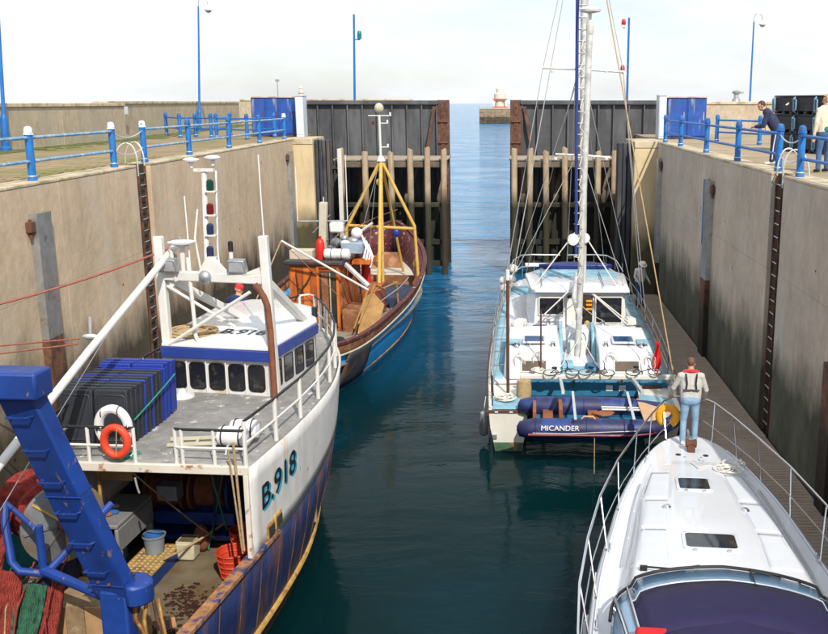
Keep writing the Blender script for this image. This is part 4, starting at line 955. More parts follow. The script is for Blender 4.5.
# ---- loose things carried by the trawler (each lifts off)
def on_trawler(x, y, z):
    a = -R(4.5); return (-5.1+x*math.cos(a)-y*math.sin(a), 13.0+x*math.sin(a)+y*math.cos(a), z)
TR = -R(4.5)
def fish_box(col, name='fish_box'):
    t = thing(name, 'x', 'fish box')
    w_, h_, d_ = 0.50, 0.84, 0.30
    b = MB(); b.b2((-w_/2, -0.02, 0.02), (w_/2, 0.0, h_)); b.build('base_panel', col, t, bevel=0.02)
    for x in (-w_/2+0.012, w_/2-0.012): MB().b2((x-0.012, 0.003, 0.02), (x+0.012, d_, h_)).build('side', col, t)
    for z in (0.032, h_-0.012): MB().b2((-w_/2+0.027, 0.003, z-0.012), (w_/2-0.027, d_, z+0.012)).build('end', col, t)
    return t
def fin_box(t, col):
    w_, h_ = 0.50, 0.84
    r_ = MB()
    r_.b2((-w_/2-0.02, 0.075, 0.0), (w_/2+0.02, 0.115, 0.055)); r_.b2((-w_/2-0.02, 0.075, h_-0.035), (w_/2+0.02, 0.115, h_+0.02))
    r_.b2((-w_/2-0.02, 0.075, 0.058), (-w_/2+0.03, 0.115, h_-0.038)); r_.b2((w_/2-0.03, 0.075, 0.058), (w_/2+0.02, 0.115, h_-0.038))
    r_.build('rim', col, t, bevel=0.006)
    p = MB(); p.tube([(-0.19, -0.022, 0.09), (0.19, -0.022, 0.09), (0.21, -0.022, 0.12), (0.21, -0.022, 0.74), (0.19, -0.022, 0.77), (-0.19, -0.022, 0.77), (-0.21, -0.022, 0.74), (-0.21, -0.022, 0.12)], 0.012, 6, closed=True)
    p.build('base_rib', col, t)
fk = fish_box('box_black'); fin_box(fk, 'box_black'); fkb = fish_box('box_black'); fin_box(fkb, 'box_blue'); fb = fish_box('box_blue'); fin_box(fb, 'box_blue')
seq = ['k', 'k', 'k', 'kb', 'k', 'kb', 'k', 'k', 'b', 'b', 'b']
first = {'k': fk, 'kb': fkb, 'b': fb}; usedf = set()
for c in range(2):
    cn = ('left', 'right')[c]
    for i, s in enumerate(seq):
        lbl = {'k': 'black plastic fish box on end in the %s column of the lashed stack' % cn, 'kb': 'black fish box with blue rim in the %s column of the lashed stack' % cn,
               'b': 'royal blue fish box at the far end of the %s column of the lashed stack' % cn}[s]
        on_ = ('first', 'second', 'third', 'fourth', 'fifth', 'sixth', 'seventh', 'eighth', 'ninth', 'tenth', 'eleventh', 'twelfth')[i]
        lbl = {'k': 'black plastic fish box', 'kb': 'black fish box with blue rim', 'b': 'royal blue fish box'}[s] + ', %s from the lifebuoy end in the %s column' % (on_, cn)
        o = first[s] if s not in usedf else dup(first[s]); usedf.add(s)
        o.location = on_trawler(-1.34+c*0.55, 0.62+i*0.14, 3.235 + (0.05 if s == 'b' and i > 8 else 0)); o.rotation_euler = (R(-4), 0, TR)
        o.rotation_euler[1] = random.uniform(-.02, .02); o['label'] = lbl; o['group'] = 'fish boxes stacked on the trawler'
t = thing('lashing_rope', 'thin turquoise rope tied round the fish boxes', 'rope', on_trawler(-0.49, 0.95, 3.7), TR)
MB().tube([(-0.02, -0.2, -0.1), (0.03, 0.25, 0.03), (0.035, 0.8, 0.14), (0.03, 1.2, 0.22)], 0.012, 5).build('strand', 'rope_green', t)
b = MB()
for i in range(10): b.tube([(random.uniform(-.05, .25), random.uniform(-.95, -.7), -0.46), (random.uniform(-.05, .3), random.uniform(-.9, -.6), -0.43), (random.uniform(-.05, .25), random.uniform(-.95, -.6), -0.46)], 0.012, 5)
b.build('loose_end', 'rope_green', t)
lb = thing('lifebuoy', 'red lifebuoy ring tied to the white rail of the trawler', 'lifebuoy', on_trawler(-0.40, -0.07, 3.56), TR)
MB().torus((0, 0, 0), 0.168, 0.055, axis='Y', n=32, m=12, sq=1.22).build('ring', 'buoy_red', lb)
for a in (0.8, 2.4, 3.9, 5.5): MB().tube([(0.2*math.cos(a)+0.075*math.cos(a+k), 0.0+0.075*math.sin(k*2), 0.224*math.sin(a)+0.075*math.sin(a+k)) for k in (0, .4, .8)], 0.008, 5).build('grab_line', 'rope_white', lb)
MB().tube(sag((0.06, -0.06, 0.2), (0.02, -0.06, -0.2), -0.03, 6), 0.008, 5).build('hanging_cord', 'rope_tan', lb)
hs = thing('horseshoe_buoy', 'white horseshoe buoy behind the red lifebuoy', 'lifebuoy', on_trawler(-0.50, 0.10, 3.72), TR)
pts = [(0.215*math.cos(R(a)), 0, 0.26*math.sin(R(a))) for a in range(-50, 231, 14)]
MB().tube(pts, 0.065, 10).build('float', 'white_clean', hs)
for i in (3, 8, 13, 17): MB().torus((pts[i][0], 0, pts[i][2]), 0.068, 0.009, axis='X', n=12, m=4).build('band', 'black', hs)
rc = thing('rope_coil', 'big tan rope coil lying on the wheelhouse roof', 'rope', on_trawler(-0.84, 3.85, 4.16), TR)
for k in range(6):
    MB().torus((random.uniform(-.02, .02), random.uniform(-.02, .02), 0.02+0.03*(k % 3)), 0.17+0.055*k*0.9, 0.026, n=36, m=8, sq=0.85).build('turn', 'rope_tan', rc)
MB().tube([(-0.25, -0.3, 0.03), (0.1, -0.36, 0.05), (0.40, -0.22, 0.03), (0.46, 0.05, 0.04), (0.3, 0.3, 0.05)], 0.024, 8).build('loose_end', 'rope_tan', rc)
def bucket(name, label, loc, r0, r1, h_, mo, mi, handle=True):
    t = thing(name, label, 'bucket', loc)
    MB().lathe([(0.01, 0), (r0, 0), (r1, h_), (r1+0.015, h_), (r1+0.015, h_-0.03), (r1+0.002, h_-0.032)], n=20, cap=False).build('shell', mo, t)
    MB().lathe([(0.01, 0.02), (r0-0.012, 0.02), (r1-0.012, h_-0.002)], n=20, cap=False).build('lining', mi, t)
    if handle: MB().tube([(r1*math.cos(R(a))*1.02, 0.06, h_-0.02+0.0*a+r1*0.25*math.sin(R(a))) for a in range(0, 181, 20)], 0.006, 5).build('handle', 'galv', t)
    return t
bucket('bucket', 'grey bucket with blue inside standing on the tread plate', on_trawler(-0.70, 1.45, 1.152), 0.14, 0.17, 0.30, 'bucket_grey', 'bucket_blue')
t = thing('plastic_tub', 'cream plastic tub standing on the rusty working deck', 'tub', on_trawler(-0.28, 1.75, 0.905), TR)
b = MB(); b.box((0, 0, 0.17), (0.28, 0.28, 0.32), top=1.15); b.build('shell', 'tub_cream', t, bevel=0.04); MB().box((0, 0, 0.334), (0.27, 0.27, 0.012)).build('hollow', 'work_deck', t)
MB().torus((0, 0, 0.335), 0.19, 0.014, n=4, m=6).build('rim', 'tub_cream', t, rot=(0, 0, R(45)))
def basket(label, loc):
    t = thing('fish_basket', label, 'basket', loc, group='red fish baskets'); t.scale = (1.15, 1.15, 1.15)
    for k in range(5): MB().torus((0, 0, 0.05+k*0.085), 0.165+0.014*k, 0.014, n=20, m=6).build('hoop', 'basket_red', t)
    MB().lathe([(0.01, 0.012), (0.155, 0.012), (0.222, 0.41)], n=20, cap=False).build('wall', 'basket_red', t)
    for k in range(10):
        a = k*math.pi/5; MB().tube([(0.165*math.cos(a), 0.165*math.sin(a), 0.03), (0.232*math.cos(a), 0.232*math.sin(a), 0.41)], 0.01, 5).build('stave', 'basket_red', t)
basket('red fish basket tucked behind the trawler bulwark', on_trawler(0.70, 1.15, 0.905))
basket('red fish basket inside the shelter, beyond the other one', on_trawler(0.62, 1.95, 0.905))
b = MB(); b.tube([(0, 0, 0), (0.45, 0.55, 0.06)], 0.045, 10); b.torus((0.45, 0.55, 0.06), 0.05, 0.03, axis='X', n=12)
tag(b.build('rusty_pipe', 'brown_pipe', loc=on_trawler(0.72, 0.75, 3.30), rot=(0, 0, TR)), 'rusty brown pipe lying across the trawler shelter deck', 'pipe')
t = thing('wooden_ladder', 'pale wooden ladder lying on the trawler shelter deck', 'ladder', on_trawler(0.05, 0.55, 3.27), TR+R(12))
for y in (0, 0.26): MB().b2((0, y, 0), (1.1, y+0.045, 0.04)).build('stile', 'tub_cream', t)
for i in range(4): MB().b2((0.12+i*0.27, 0.048, 0.008), (0.16+i*0.27, 0.257, 0.032)).build('rung', 'tub_cream', t)
# mooring lines on the left
def rope(label, pts, m_, r_=0.014):
    tag(MB().tube(pts, r_, 6).build('mooring_rope', m_), label, 'rope')
rope('rusty red rope running from the boom end to the left edge', sag(on_trawler(-1.06, 4.0, 5.74), (-9.4, 14.0, 4.9), 0.15), 'rope_red', 0.02)
rope('upper of two parallel red ropes at the left edge', [(-10.0, 15.0, 4.25), on_trawler(-1.4, 1.05, 4.75)], 'rope_red')
rope('lower of two parallel red ropes at the left edge', [(-10.0, 14.9, 4.08), on_trawler(-1.4, 1.0, 4.68)], 'rope_red')
b = MB(); b.ell((0, 0, 0), (0.13, 0.04, 0.045), 10, 6); b.tube([(0.0, 0, 0), (0.02, 0, 0.3)], 0.02, 6)
tag(b.build('rope_shackle', 'galv_light', loc=on_trawler(-1.28, 1.15, 4.76)), 'grey shackle joining the red ropes to the white boom', 'shackle')
# ================================================================== WOODEN FISHING BOAT with orange wheelhouse
mat('hull_sky_blue', (0.018, 0.27, 0.66), 0.45, var=0.15, vscale=2, second=(0.20, 0.10, 0.05), sscale=1.8, smin=0.68, smax=0.8, sstretch=(1, 1, 0.5), tide=(0.02, (0.16, 0.09, 0.035), 0.14))
mat('varnish', (0.36, 0.085, 0.018), 0.4, var=0.3, vscale=3, coat=0.25, second=(0.14, 0.04, 0.015), sscale=2.2, smin=0.52, smax=0.7, sstretch=(2, 2, 0.4))
mat('varnish_bright', (0.56, 0.15, 0.022), 0.38, var=0.2, vscale=3, coat=0.25, second=(0.33, 0.075, 0.02), sscale=2.5, sstretch=(2, 2, 0.4))
mat('bulwark_brown', (0.19, 0.075, 0.032), 0.65, var=0.35, vscale=3, second=(0.32, 0.16, 0.08), sscale=3)
mat('maroon', (0.085, 0.020, 0.022), 0.6, var=0.35, vscale=4, second=(0.60, 0.52, 0.45), sscale=7, smin=0.63, smax=0.67)
mat('mast_yellow', (0.52, 0.33, 0.075), 0.5, var=0.15, vscale=3, second=(0.28, 0.12, 0.04), sscale=4, smin=0.6, smax=0.7)
mat('tan_board', (0.29, 0.165, 0.06), 0.85, var=0.3, vscale=3, bump=0.3, bscale=16)
mat('dark_plate', (0.035, 0.040, 0.050), 0.6, var=0.4, vscale=2, second=(0.14, 0.06, 0.03), sscale=2)
mat('deck_grey', (0.20, 0.17, 0.13), 0.8, var=0.35, vscale=2)
mat('hatch_navy', (0.022, 0.035, 0.07), 0.7, var=0.4, vscale=5, second=(0.4, 0.42, 0.45), sscale=9, smin=0.66, smax=0.7)
mat('canvas_pale', (0.47, 0.43, 0.35), 0.9, var=0.15, vscale=3)
mat('bottle_red', (0.52, 0.02, 0.015), 0.4)
mat('pale_blue_box', (0.26, 0.34, 0.43), 0.6, var=0.25, vscale=4)
OB = thing('wooden_fishing_boat', 'blue wooden fishing boat with orange wheelhouse and yellow tripod mast', 'fishing boat', (-5.75, 34.0, 0), -R(5))
ob_b = [(-9.2, 1.15), (-8, 1.7), (-6.6, 2.05), (-3, 2.32), (0, 2.45), (3, 2.28), (5, 1.85), (6.8, 1.15), (7.9, 0.55), (8.6, 0.05)]
ob_w = [(-9.2, 0.5), (-8, 0.95), (-6.6, 1.45), (-3, 1.85), (0, 1.95), (3, 1.70), (5, 1.15), (6.8, 0.5), (7.9, 0.15), (8.6, 0.02)]
ob_z = [(-9.2, 1.75), (-6, 1.6), (-3, 1.62), (0, 1.8), (3, 2.15), (6, 2.6), (8.6, 3.1)]
oh = lambda y: spline(ob_b, y); ow = lambda y: spline(ob_w, y); oz = lambda y: spline(ob_z, y)
def ob_prof(y):
    b_, w_, z_ = oh(y), ow(y), oz(y)-0.30
    k = 0.90
    return [(0.02, -1.0), (w_*0.7, -0.7), (w_, 0.0), (w_+(b_*k+b_*0.0-w_)*0.55, z_*0.45), (b_*0.97, z_)]
ys = frange(-9.2, 8.6, 32)
rg = hull_rings(ys, ob_prof); b = MB().rings(rg, cap=False, open_ring=True); b.add(rg[0], [tuple(range(len(rg[0])))]); b.build('hull', 'hull_sky_blue', OB, solid=0.05, ang=50)
for s in (1, -1):
    b = MB()
    def f(u, v, s=s):
        y = -9.2+17.8*u; z1 = oz(y); return (s*(oh(y)*(0.97+0.03*v)+0.012), y, z1-0.32+0.32*v)
    b.grid(f, 40, 4); b.build('bulwark', 'bulwark_brown', OB, solid=0.06, ang=50)
    pts = [(s*oh(y), y, oz(y)+0.03) for y in frange(-9.2, 8.6, 40)]
    c = MB()
    for p, q in zip(pts[:-1], pts[1:]): c.beam(p, q, 0.16, 0.07)
    c.build('rail_capping', 'maroon', OB)
    MB().tube([(s*(oh(y)*0.97+0.045), y, oz(y)-0.32) for y in frange(-9.2, 8.5, 36)], 0.035, 6).build('rubbing_strake', 'canvas_pale', OB)
    MB().tube([(s*(ow(y)+0.05), y, 0.16) for y in frange(-9.0, 7.8, 36)], 0.03, 6).build('boot_strip', 'yellow_rust', OB)
    b = MB()                     # inside of the raised bow
    def f2(u, v, s=s):
        y = 3.0+5.5*u; return (s*max(0.02, (oh(y)-0.09)*(1-0.42*(1-v))), y, oz(y)-1.55+1.53*v)
    b.grid(f2, 16, 3); b.build('bow_lining', 'maroon', OB, solid=0.03)
    for i in range(8):
        y = 3.3+i*0.62; x = oh(y)-0.12
        for zz in (0.2, 0.42):
            MB().box((s*x, y, oz(y)-zz), (0.05, 0.26, 0.09), rz=s*0.35).build('freeing_port', 'canvas_pale', OB)
d = MB().prism(deckpoly(frange(-9.0, 8.0, 20), lambda y: oh(y)*0.96, 0.98), (0, 0, 0.05)); d.build('deck', 'deck_grey', OB)
d = MB().prism(deckpoly(frange(2.9, 8.0, 10), lambda y: oh(y)*0.96-0.04, 1.55), (0, 0, 0.06)); d.build('foredeck', 'canvas_pale', OB)
MB().b2((-0.1, 0.2, 1.03), (1.95, 2.7, 1.42)).build('fish_hold_pound', 'hatch_navy', OB, bevel=0.03)
MB().b2((-0.3, 2.75, 1.03), (2.05, 2.87, 1.75)).build('pound_bulkhead', 'bulwark_brown', OB)
b = MB(); b.prism([(-0.2, 3.3, 1.62), (1.5, 3.2, 1.62), (1.1, 4.9, 1.62), (0.0, 4.9, 1.62)], (0, 0, 0.06)); b.build('hatch_cover', 'canvas_pale', OB, bevel=0.02)
MB().prism([(-0.3, 5.0, 1.62), (1.0, 5.0, 1.62), (0.7, 5.5, 2.2), (-0.1, 5.5, 2.2)], (0, 0.2, 0)).build('fore_hatch', 'bulwark_brown', OB, bevel=0.02)
# dark plate hung on the quarter
b = MB()
def f(u, v):
    y = -7.3+1.9*u; z1 = oz(y); p = ob_prof(y); t = v
    z = 0.15+(z1-0.34-0.15)*t; x = p[2][0]+(p[4][0]-p[2][0])*min(1, (0.55*z/(p[3][1]) if z < p[3][1] else 0.55+0.45*(z-p[3][1])/(p[4][1]-p[3][1])))
    return (x+0.06, y, z)
b.grid(f, 8, 6); b.build('quarter_plate', 'dark_plate', OB, solid=0.03)
# wheelhouse
W0, W1, WY0, WY1, WZ = -0.97, 0.68, -3.4, -0.7, 3.28
wh2 = MB(); wh2.b2((W0, WY0, 1.0), (W1, WY1, WZ-0.12)); wh2 = wh2.build('wheelhouse', 'varnish', OB, bevel=0.02)
for i in range(4):   # vertical boards on the after side
    MB().b2((W0+i*0.225+0.005, WY0-0.028, 1.05), (W0+(i+1)*0.225-0.005, WY0-0.003, WZ-0.2)).build('board', 'varnish_bright' if i % 2 == 0 else 'varnish', wh2)
for i in range(5):
    MB().b2((W1+0.003, WY0+0.05+i*0.52, 1.05), (W1+0.026, WY0+0.55+i*0.52, WZ-0.75)).build('board', 'varnish' if i % 2 else 'bulwark_brown', wh2)
MB().b2((0.0, WY0-0.02, 1.1), (0.58, WY0-0.003, 2.95)).build('doorway', 'joint_and_shade', wh2)  # dark panel on the wall; its colour stands for the shade inside
MB().b2((0.08, WY0-0.045, 1.15), (0.30, WY0-0.022, 2.9)).build('inner_door', 'bulwark_brown', wh2)
MB().tube([(0.36, WY0-0.05, 1.2), (0.36, WY0-0.05, 2.9)], 0.02, 6).build('door_rail', 'tub_cream', wh2)
for x in (-0.03, 0.61): MB().b2((x-0.04, WY0-0.07, 1.05), (x+0.04, WY0-0.004, 3.06)).build('door_jamb', 'varnish_bright', wh2)
MB().b2((-0.07, WY0-0.07, 3.063), (0.65, WY0-0.004, 3.14)).build('door_head', 'varnish_bright', wh2)
MB().b2((-0.9, WY0-0.055, 2.0), (-0.12, WY0-0.03, 2.06)).build('board_rail', 'varnish', wh2)
wall_window(wh2, (W1+0.03, WY0), (W1+0.03, WY1), 0.30, 0.60, 2.45, 2.95, rr=0.04, frame='varnish_bright', fr=0.04)
wall_window(wh2, (W1+0.03, WY0), (W1+0.03, WY1), 0.65, 0.95, 2.45, 2.95, rr=0.04, frame='varnish_bright', fr=0.04)
MB().b2((W0-0.12, WY0-0.16, WZ-0.117), (W1+0.12, WY1+0.12, WZ)).build('roof', 'dark_plate', wh2, bevel=0.02)
MB().tube([(-0.72, WY0-0.09, 2.9), (-0.66, WY0-0.1, 2.3), (-0.78, WY0-0.1, 2.0)], 0.02, 6).build('hose', 'joint_and_shade', OB)
MB().tube([(-0.2, WY0-0.09, 2.95), (-0.36, WY0-0.1, 2.6), (-0.5, WY0-0.1, 2.45), (-0.62, WY0-0.1, 2.2)], 0.028, 6).build('hose', 'joint_and_shade', OB)
# roof gear
MB().b2((-1.0, -3.2, WZ+0.003), (-0.25, -2.75, WZ+0.30)).build('roof_chest', 'canvas_pale', OB, bevel=0.015)
bt = MB(); bt.lathe([(0.13, 0), (0.14, 0.04), (0.14, 0.5), (0.10, 0.62), (0.05, 0.66), (0.05, 0.74)], (-0.02, -3.05, WZ+0.004), 14); bt.build('gas_bottle', 'bottle_red', OB)
for x in (0.28, 0.62):
    c_ = MB().lathe([(0.06, -0.26), (0.15, -0.23), (0.17, -0.17), (0.17, 0.17), (0.15, 0.23), (0.06, 0.26)], (x+0.1, -3.15, WZ+0.19), 14, axis='X').build('liferaft_canister', 'white_clean', OB)
    MB().torus((x+0.1, -3.15, WZ+0.19), 0.175, 0.011, axis='X', n=16, m=5).build('strap', 'black', c_)
MB().beam((-0.15, -2.35, WZ), (-0.05, -2.35, WZ+1.75), 0.24, 0.24).build('roof_mast', 'canvas_pale', OB, bevel=0.02)
MB().beam((-0.45, -2.35, WZ+0.75), (0.15, -2.35, WZ+1.35), 0.03, 0.03).build('mast_strut', 'galv', OB)
MB().tube([(-0.95, -2.35, WZ+1.12), (0.75, -2.35, WZ+1.15)], 0.03, 8).build('aerial_yard', 'galv', OB)
for x, hh in ((-0.93, 1.45), (0.72, 1.85), (-0.05, 0.5)):
    MB().tube([(x, -2.35, WZ+1.12), (x, -2.35, WZ+1.12+hh+0.3)], 0.016, 6).build('whip_antenna', 'white_clean', OB)
MB().b2((0.15, -2.55, WZ+0.78), (0.60, -2.25, WZ+1.12)).build('radar_scanner', 'white_clean', OB, bevel=0.06)
MB().b2((0.35, -1.9, WZ+0.004), (1.05, -1.1, WZ+0.36)).build('deck_box', 'pale_blue_box', OB, bevel=0.02)
for x, y, z, r_ in ((0.75, -1.3, WZ+0.62, 0.2), (0.1, -1.6, WZ+0.3, 0.2), (0.3, -1.2, WZ+0.42, 0.14)):
    MB().ell((x, y, z), (r_, r_, r_*0.95)).build('searchlight' if r_ > .15 else 'lamp', 'white_clean' if x > .5 else 'galv', OB)
for i in range(4):
    MB().ell((0.0+i*0.22, -1.7+0.2*(i % 2), WZ+0.15+0.08*i), (0.20, 0.14, 0.12), 10, 6).build('bundle', ['galv', 'canvas_pale', 'rope_white', 'galv'][i], OB)
for i in range(4):
    x = 1.05+0.07*i; MB().tube([(x-0.1, -1.4, WZ+0.55-0.1*i), (x+0.1, -1.7, WZ+0.2-0.1*i), (x+0.05, -1.9, WZ-0.15-0.1*i)], 0.035, 6).build('white_hose', 'white_clean', OB)
MB().tube([(1.0, -1.2, 2.2), (1.0, -1.2, 3.0)], 0.16, 12).build('fender', 'bottle_red', OB)
# folded derrick across the roof
MB().tube([(-0.85, -4.4, 4.05), (1.55, -3.3, 2.35)], 0.035, 8).build('derrick', 'white_paint', OB)
MB().beam((0.55, -3.0, WZ+0.05), (1.55, -3.2, 2.45), 0.16, 0.12).build('derrick_channel', 'galv_light', OB, bevel=0.02)
MB().tube([(-0.85, -4.4, 4.05), (1.3, -4.5, 2.0)], 0.012, 5).build('stay', 'rope_red', OB)
MB().tube([(-0.85, -4.4, 4.05), (-1.7, -5.6, 1.6)], 0.02, 5).build('stay', 'rope_tan', OB)
MB().tube([(0.0, -2.4, WZ+0.5), (0.8, 1.9, 4.1), (1.5, 1.9, 4.35)], 0.014, 5).build('stay', 'rope_red', OB)
# trawl door and gear on the starboard side
tdr = MB().prism([(1.55, -4.4, 1.15), (2.05, -4.5, 1.12), (2.15, -3.6, 1.95), (1.75, -3.3, 2.25), (1.55, -3.5, 2.1)], (-0.12, -0.05, 0.02)).build('trawl_door', 'tan_board', OB, bevel=0.02)
MB().tube([(1.5, -4.5, 1.5), (1.75, -3.2, 2.5), (1.9, -2.4, 2.2)], 0.035, 8).build('gallows', 'tan_board', OB)
MB().tube([(1.3, -4.3, 1.3), (1.55, -3.2, 2.4)], 0.03, 8).build('gallows', 'tan_board', OB)
MB().tube([(1.35, -1.5, 1.0), (1.4, -1.5, 1.95), (1.95, -0.8, 2.15), (2.0, -0.7, 1.1)], 0.04, 8).build('side_hoop', 'tan_board', OB)
MB().tube([(1.5, -2.0, 1.05), (1.5, -2.0, 1.6), (2.1, -0.9, 2.0), (2.25, -0.1, 2.2)], 0.02, 8).build('side_rail', 'galv', OB)
MB().b2((0.75, -3.6, 1.0), (1.3, -2.4, 1.75)).build('winch_casing', 'bulwark_brown', OB, bevel=0.03)
MB().b2((1.0, -1.9, 1.0), (1.45, -0.2, 2.05)).build('side_casing', 'varnish', OB, bevel=0.03)
MB().b2((0.72, -2.0, 2.95), (1.35, -1.0, 3.1)).build('shelf', 'varnish_bright', OB)
# port side clutter aft of the wheelhouse
MB().b2((-2.0, -3.9, 1.03), (-1.15, -2.5, 2.0)).build('deck_locker', 'canvas_pale', OB, bevel=0.03)
MB().tube([(-1.9, -4.8, 1.0), (-1.9, -4.6, 1.9), (-1.2, -3.9, 2.25), (-1.1, -3.6, 2.3)], 0.03, 8).build('hand_rail', 'galv', OB)
MB().tube([(-2.0, -5.4, 1.7), (-1.0, -4.2, 2.4)], 0.04, 8).build('spar', 'galv', OB)
for i in range(9):
    MB().ell((random.uniform(-1.3, 1.3), random.uniform(-6.2, -4.2), 1.12), (random.uniform(.12, .3), random.uniform(.12, .3), 0.12), 9, 5).build('heaped_gear', random.choice(['deck_grey', 'rope_tan', 'joint_and_shade', 'canvas_pale']), OB)
# yellow tripod mast
AP = (0.92, 2.0, 6.15)
def leg(p, name='mast_leg', r_=0.06): MB().tube(p, r_, 10).build(name, 'mast_yellow', OB)
leg([(-0.42, 1.9, 1.6), (-0.42, 1.9, 3.65), AP]); leg([(2.22, 1.9, 1.9), (2.12, 1.9, 3.75), AP]); leg([(1.30, -0.7, 1.45), AP], r_=0.065); leg([(1.25, 4.0, 1.7), AP], r_=0.05); leg([(0.98, 1.5, 1.6), AP], r_=0.055)
leg([(-0.38, 1.9, 3.75), (2.10, 1.9, 3.65)], 'mast_crossbar', 0.06)
mt = MB().tube([(AP[0], AP[1], 5.95), (0.90, 2.0, 7.75)], 0.045, 8).build('topmast', 'white_paint', OB)
MB().lathe([(0.16, 6.1), (0.10, 6.25), (0.05, 6.3)], (0.92, 2.0, 0), 10).build('mast_cap', 'white_paint', mt)
MB().ell((0.90, 2.0, 7.98), (0.17, 0.17, 0.19), 10, 6).build('radar_reflector', 'canvas_pale', mt)
for z, w_ in ((7.72, 0.42), (7.45, 0.3), (6.6, 0.3)):
    MB().tube([(0.92-w_*(1 if z > 7.6 else 0.1), 2.0, z), (0.92+w_, 2.0, z)], 0.022, 6).build('light_arm', 'white_paint', mt)
    MB().lathe([(0.035, 0), (0.035, 0.12)], (0.92+w_*0.9, 2.0, z), 8).build('lamp', 'white_clean', mt)
MB().lathe([(0.04, 0), (0.04, 0.12)], (0.66, 2.0, 7.4), 8).build('lamp', 'lens_red', mt)
MB().ell((0.84, 1.85, 5.35), (0.1, 0.1, 0.13), 8, 5).build('block', 'mast_yellow', OB)
for p in (((0.9, 1.95, 5.9), (-0.3, -1.5, 3.2)), ((0.92, 2.0, 6.0), (0.2, 7.4, 3.2)), ((0.8, 1.95, 5.8), (0.1, 0.3, 2.2)), ((0.7, 1.95, 5.3), (0.45, 1.2, 2.0))):
    MB().tube(p, 0.009, 5).build('stay', 'galv', OB)
MB().ell((1.45, 1.8, 3.5), (0.12, 0.06, 0.16), 8, 5).build('blue_rag', 'box_blue', OB)
MB().tube([(0.3, -0.2, WZ+0.3), (0.75, 1.0, 3.95)], 0.05, 8).build('stowed_spar', 'galv_light', OB)
MB().ell((2.1, 2.2, 2.3), (0.12, 0.2, 0.22), 8, 5).build('yellow_gear', 'mast_yellow', OB)
# ================================================================== CATAMARAN
mat('nonskid_blue', (0.19, 0.37, 0.47), 0.75, var=0.12, vscale=3, bump=0.25, bscale=70, second=(0.28, 0.47, 0.56), sscale=1.8)
mat('cat_teal', (0.02, 0.15, 0.27), 0.5, var=0.2, vscale=3)
mat('deep_blue', (0.012, 0.022, 0.15), 0.4, var=0.15)
mat('tint', (0.10, 0.075, 0.055), 0.12, var=0.3, vscale=3)
mat('hatch_glass', (0.01, 0.06, 0.17), 0.1)
mat('dinghy_navy', (0.016, 0.019, 0.075), 0.5, var=0.2, vscale=3, second=(0.02, 0.05, 0.20), sscale=2)
mat('dinghy_red', (0.16, 0.02, 0.03), 0.5); mat('dinghy_floor', (0.52, 0.33, 0.20), 0.6, var=0.1)
mat('oar_wood', (0.24, 0.075, 0.025), 0.5, var=0.2); mat('flag_red', (0.60, 0.012, 0.015), 0.8, var=0.2, vscale=6)
mat('antifoul', (0.05, 0.11, 0.06), 0.7, var=0.3, vscale=4, second=(0.22, 0.13, 0.05), sscale=3)
mat('wood_trim', (0.11, 0.045, 0.025), 0.5)
mat('alloy', (0.60, 0.60, 0.58), 0.42, 0.25, var=0.1, vscale=3, second=(0.42, 0.42, 0.42), sscale=3)
mat('sail_blue', (0.02, 0.04, 0.20), 0.7, var=0.2)
mat('wire', (0.42, 0.42, 0.42), 0.4, 0.6)
mat('life_orange', (0.65, 0.24, 0.02), 0.6)
CT = thing('sailing_catamaran', 'white sailing catamaran with pale blue decks and aluminium mast', 'catamaran', (1.8, 22.2, 0), -R(1.2))
# twin hulls
co_t = [(0, 2.28), (3, 2.40), (8, 2.42), (11, 2.32), (13, 2.12), (14.3, 1.82), (15.0, 1.52)]
cz_t = [(0, 1.0), (1.5, 1.08), (4, 1.22), (9, 1.34), (15, 1.52)]
co = lambda y: spline(co_t, y); cz = lambda y: spline(cz_t, y)
for s in (1, -1):
    def cring(y, z0f=-0.5, topf=1.0):
        o = co(y); z = cz(y); wd = 0.92*(1 if y < 8 else max(0.08, 1-((y-8)/7.1)**2*0.9)); i_ = o-wd
        return [Vector((s*x, y, zz)) for x, zz in ((o, z), (o-0.03, 0.6), (o-0.12*min(1, wd), 0.22), (o-0.22*wd, -0.25), ((o+i_)/2, -0.5), (i_+0.22*wd, -0.25), (i_+0.1*wd, 0.22), (i_+0.02, 0.6), (i_, z-0.02))]
    yy = frange(0, 15.0, 24)
    b = MB(); b.rings([cring(y) for y in yy]); hl = b.build('hull', 'gelcoat_cream', CT, ang=50)
    b = MB()
    def sub(y):
        r_ = cring(y); q = [v+Vector((s*0.006 if k < 5 else -s*0.006, 0, 0)) for k, v in enumerate(r_[2:7])]; return q
    b.rings([sub(y) for y in yy], cap=False, open_ring=True); 
    q0 = [v+Vector((0, -0.008, 0)) for v in sub(0)]; b.add(q0, [tuple(range(5))]); b.build('antifouling', 'antifoul', hl, ang=60)
    MB().b2((s*(2.30), -0.03, 0.965), (s*1.34, 0.04, 1.02)).build('transom_trim', 'wood_trim', hl)
    for x in (1.5, 1.75, 2.1): MB().b2((s*x-0.04, -0.045, 0.975), (s*x+0.04, -0.033, 1.01)).build('trim_patch', 'gelcoat', hl)
    # scoop deck on each stern with treads
    MB().b2((s*2.2, 0.06, 1.022), (s*1.42, 1.35, 1.05)).build('stern_step', 'nonskid_blue', CT, bevel=0.01)
    MB().tube([(s*(co(y)+0.02), y, cz(y)-0.08) for y in frange(0, 14.9, 30)], 0.035, 6).build('rubbing_band', 'wood_trim' if s < 0 else 'gelcoat', CT)
    MB().b2((s*2.14-0.05, -0.04, 0.32), (s*2.14+0.05, -0.006, 0.42)).build('outlet', 'galv', hl)
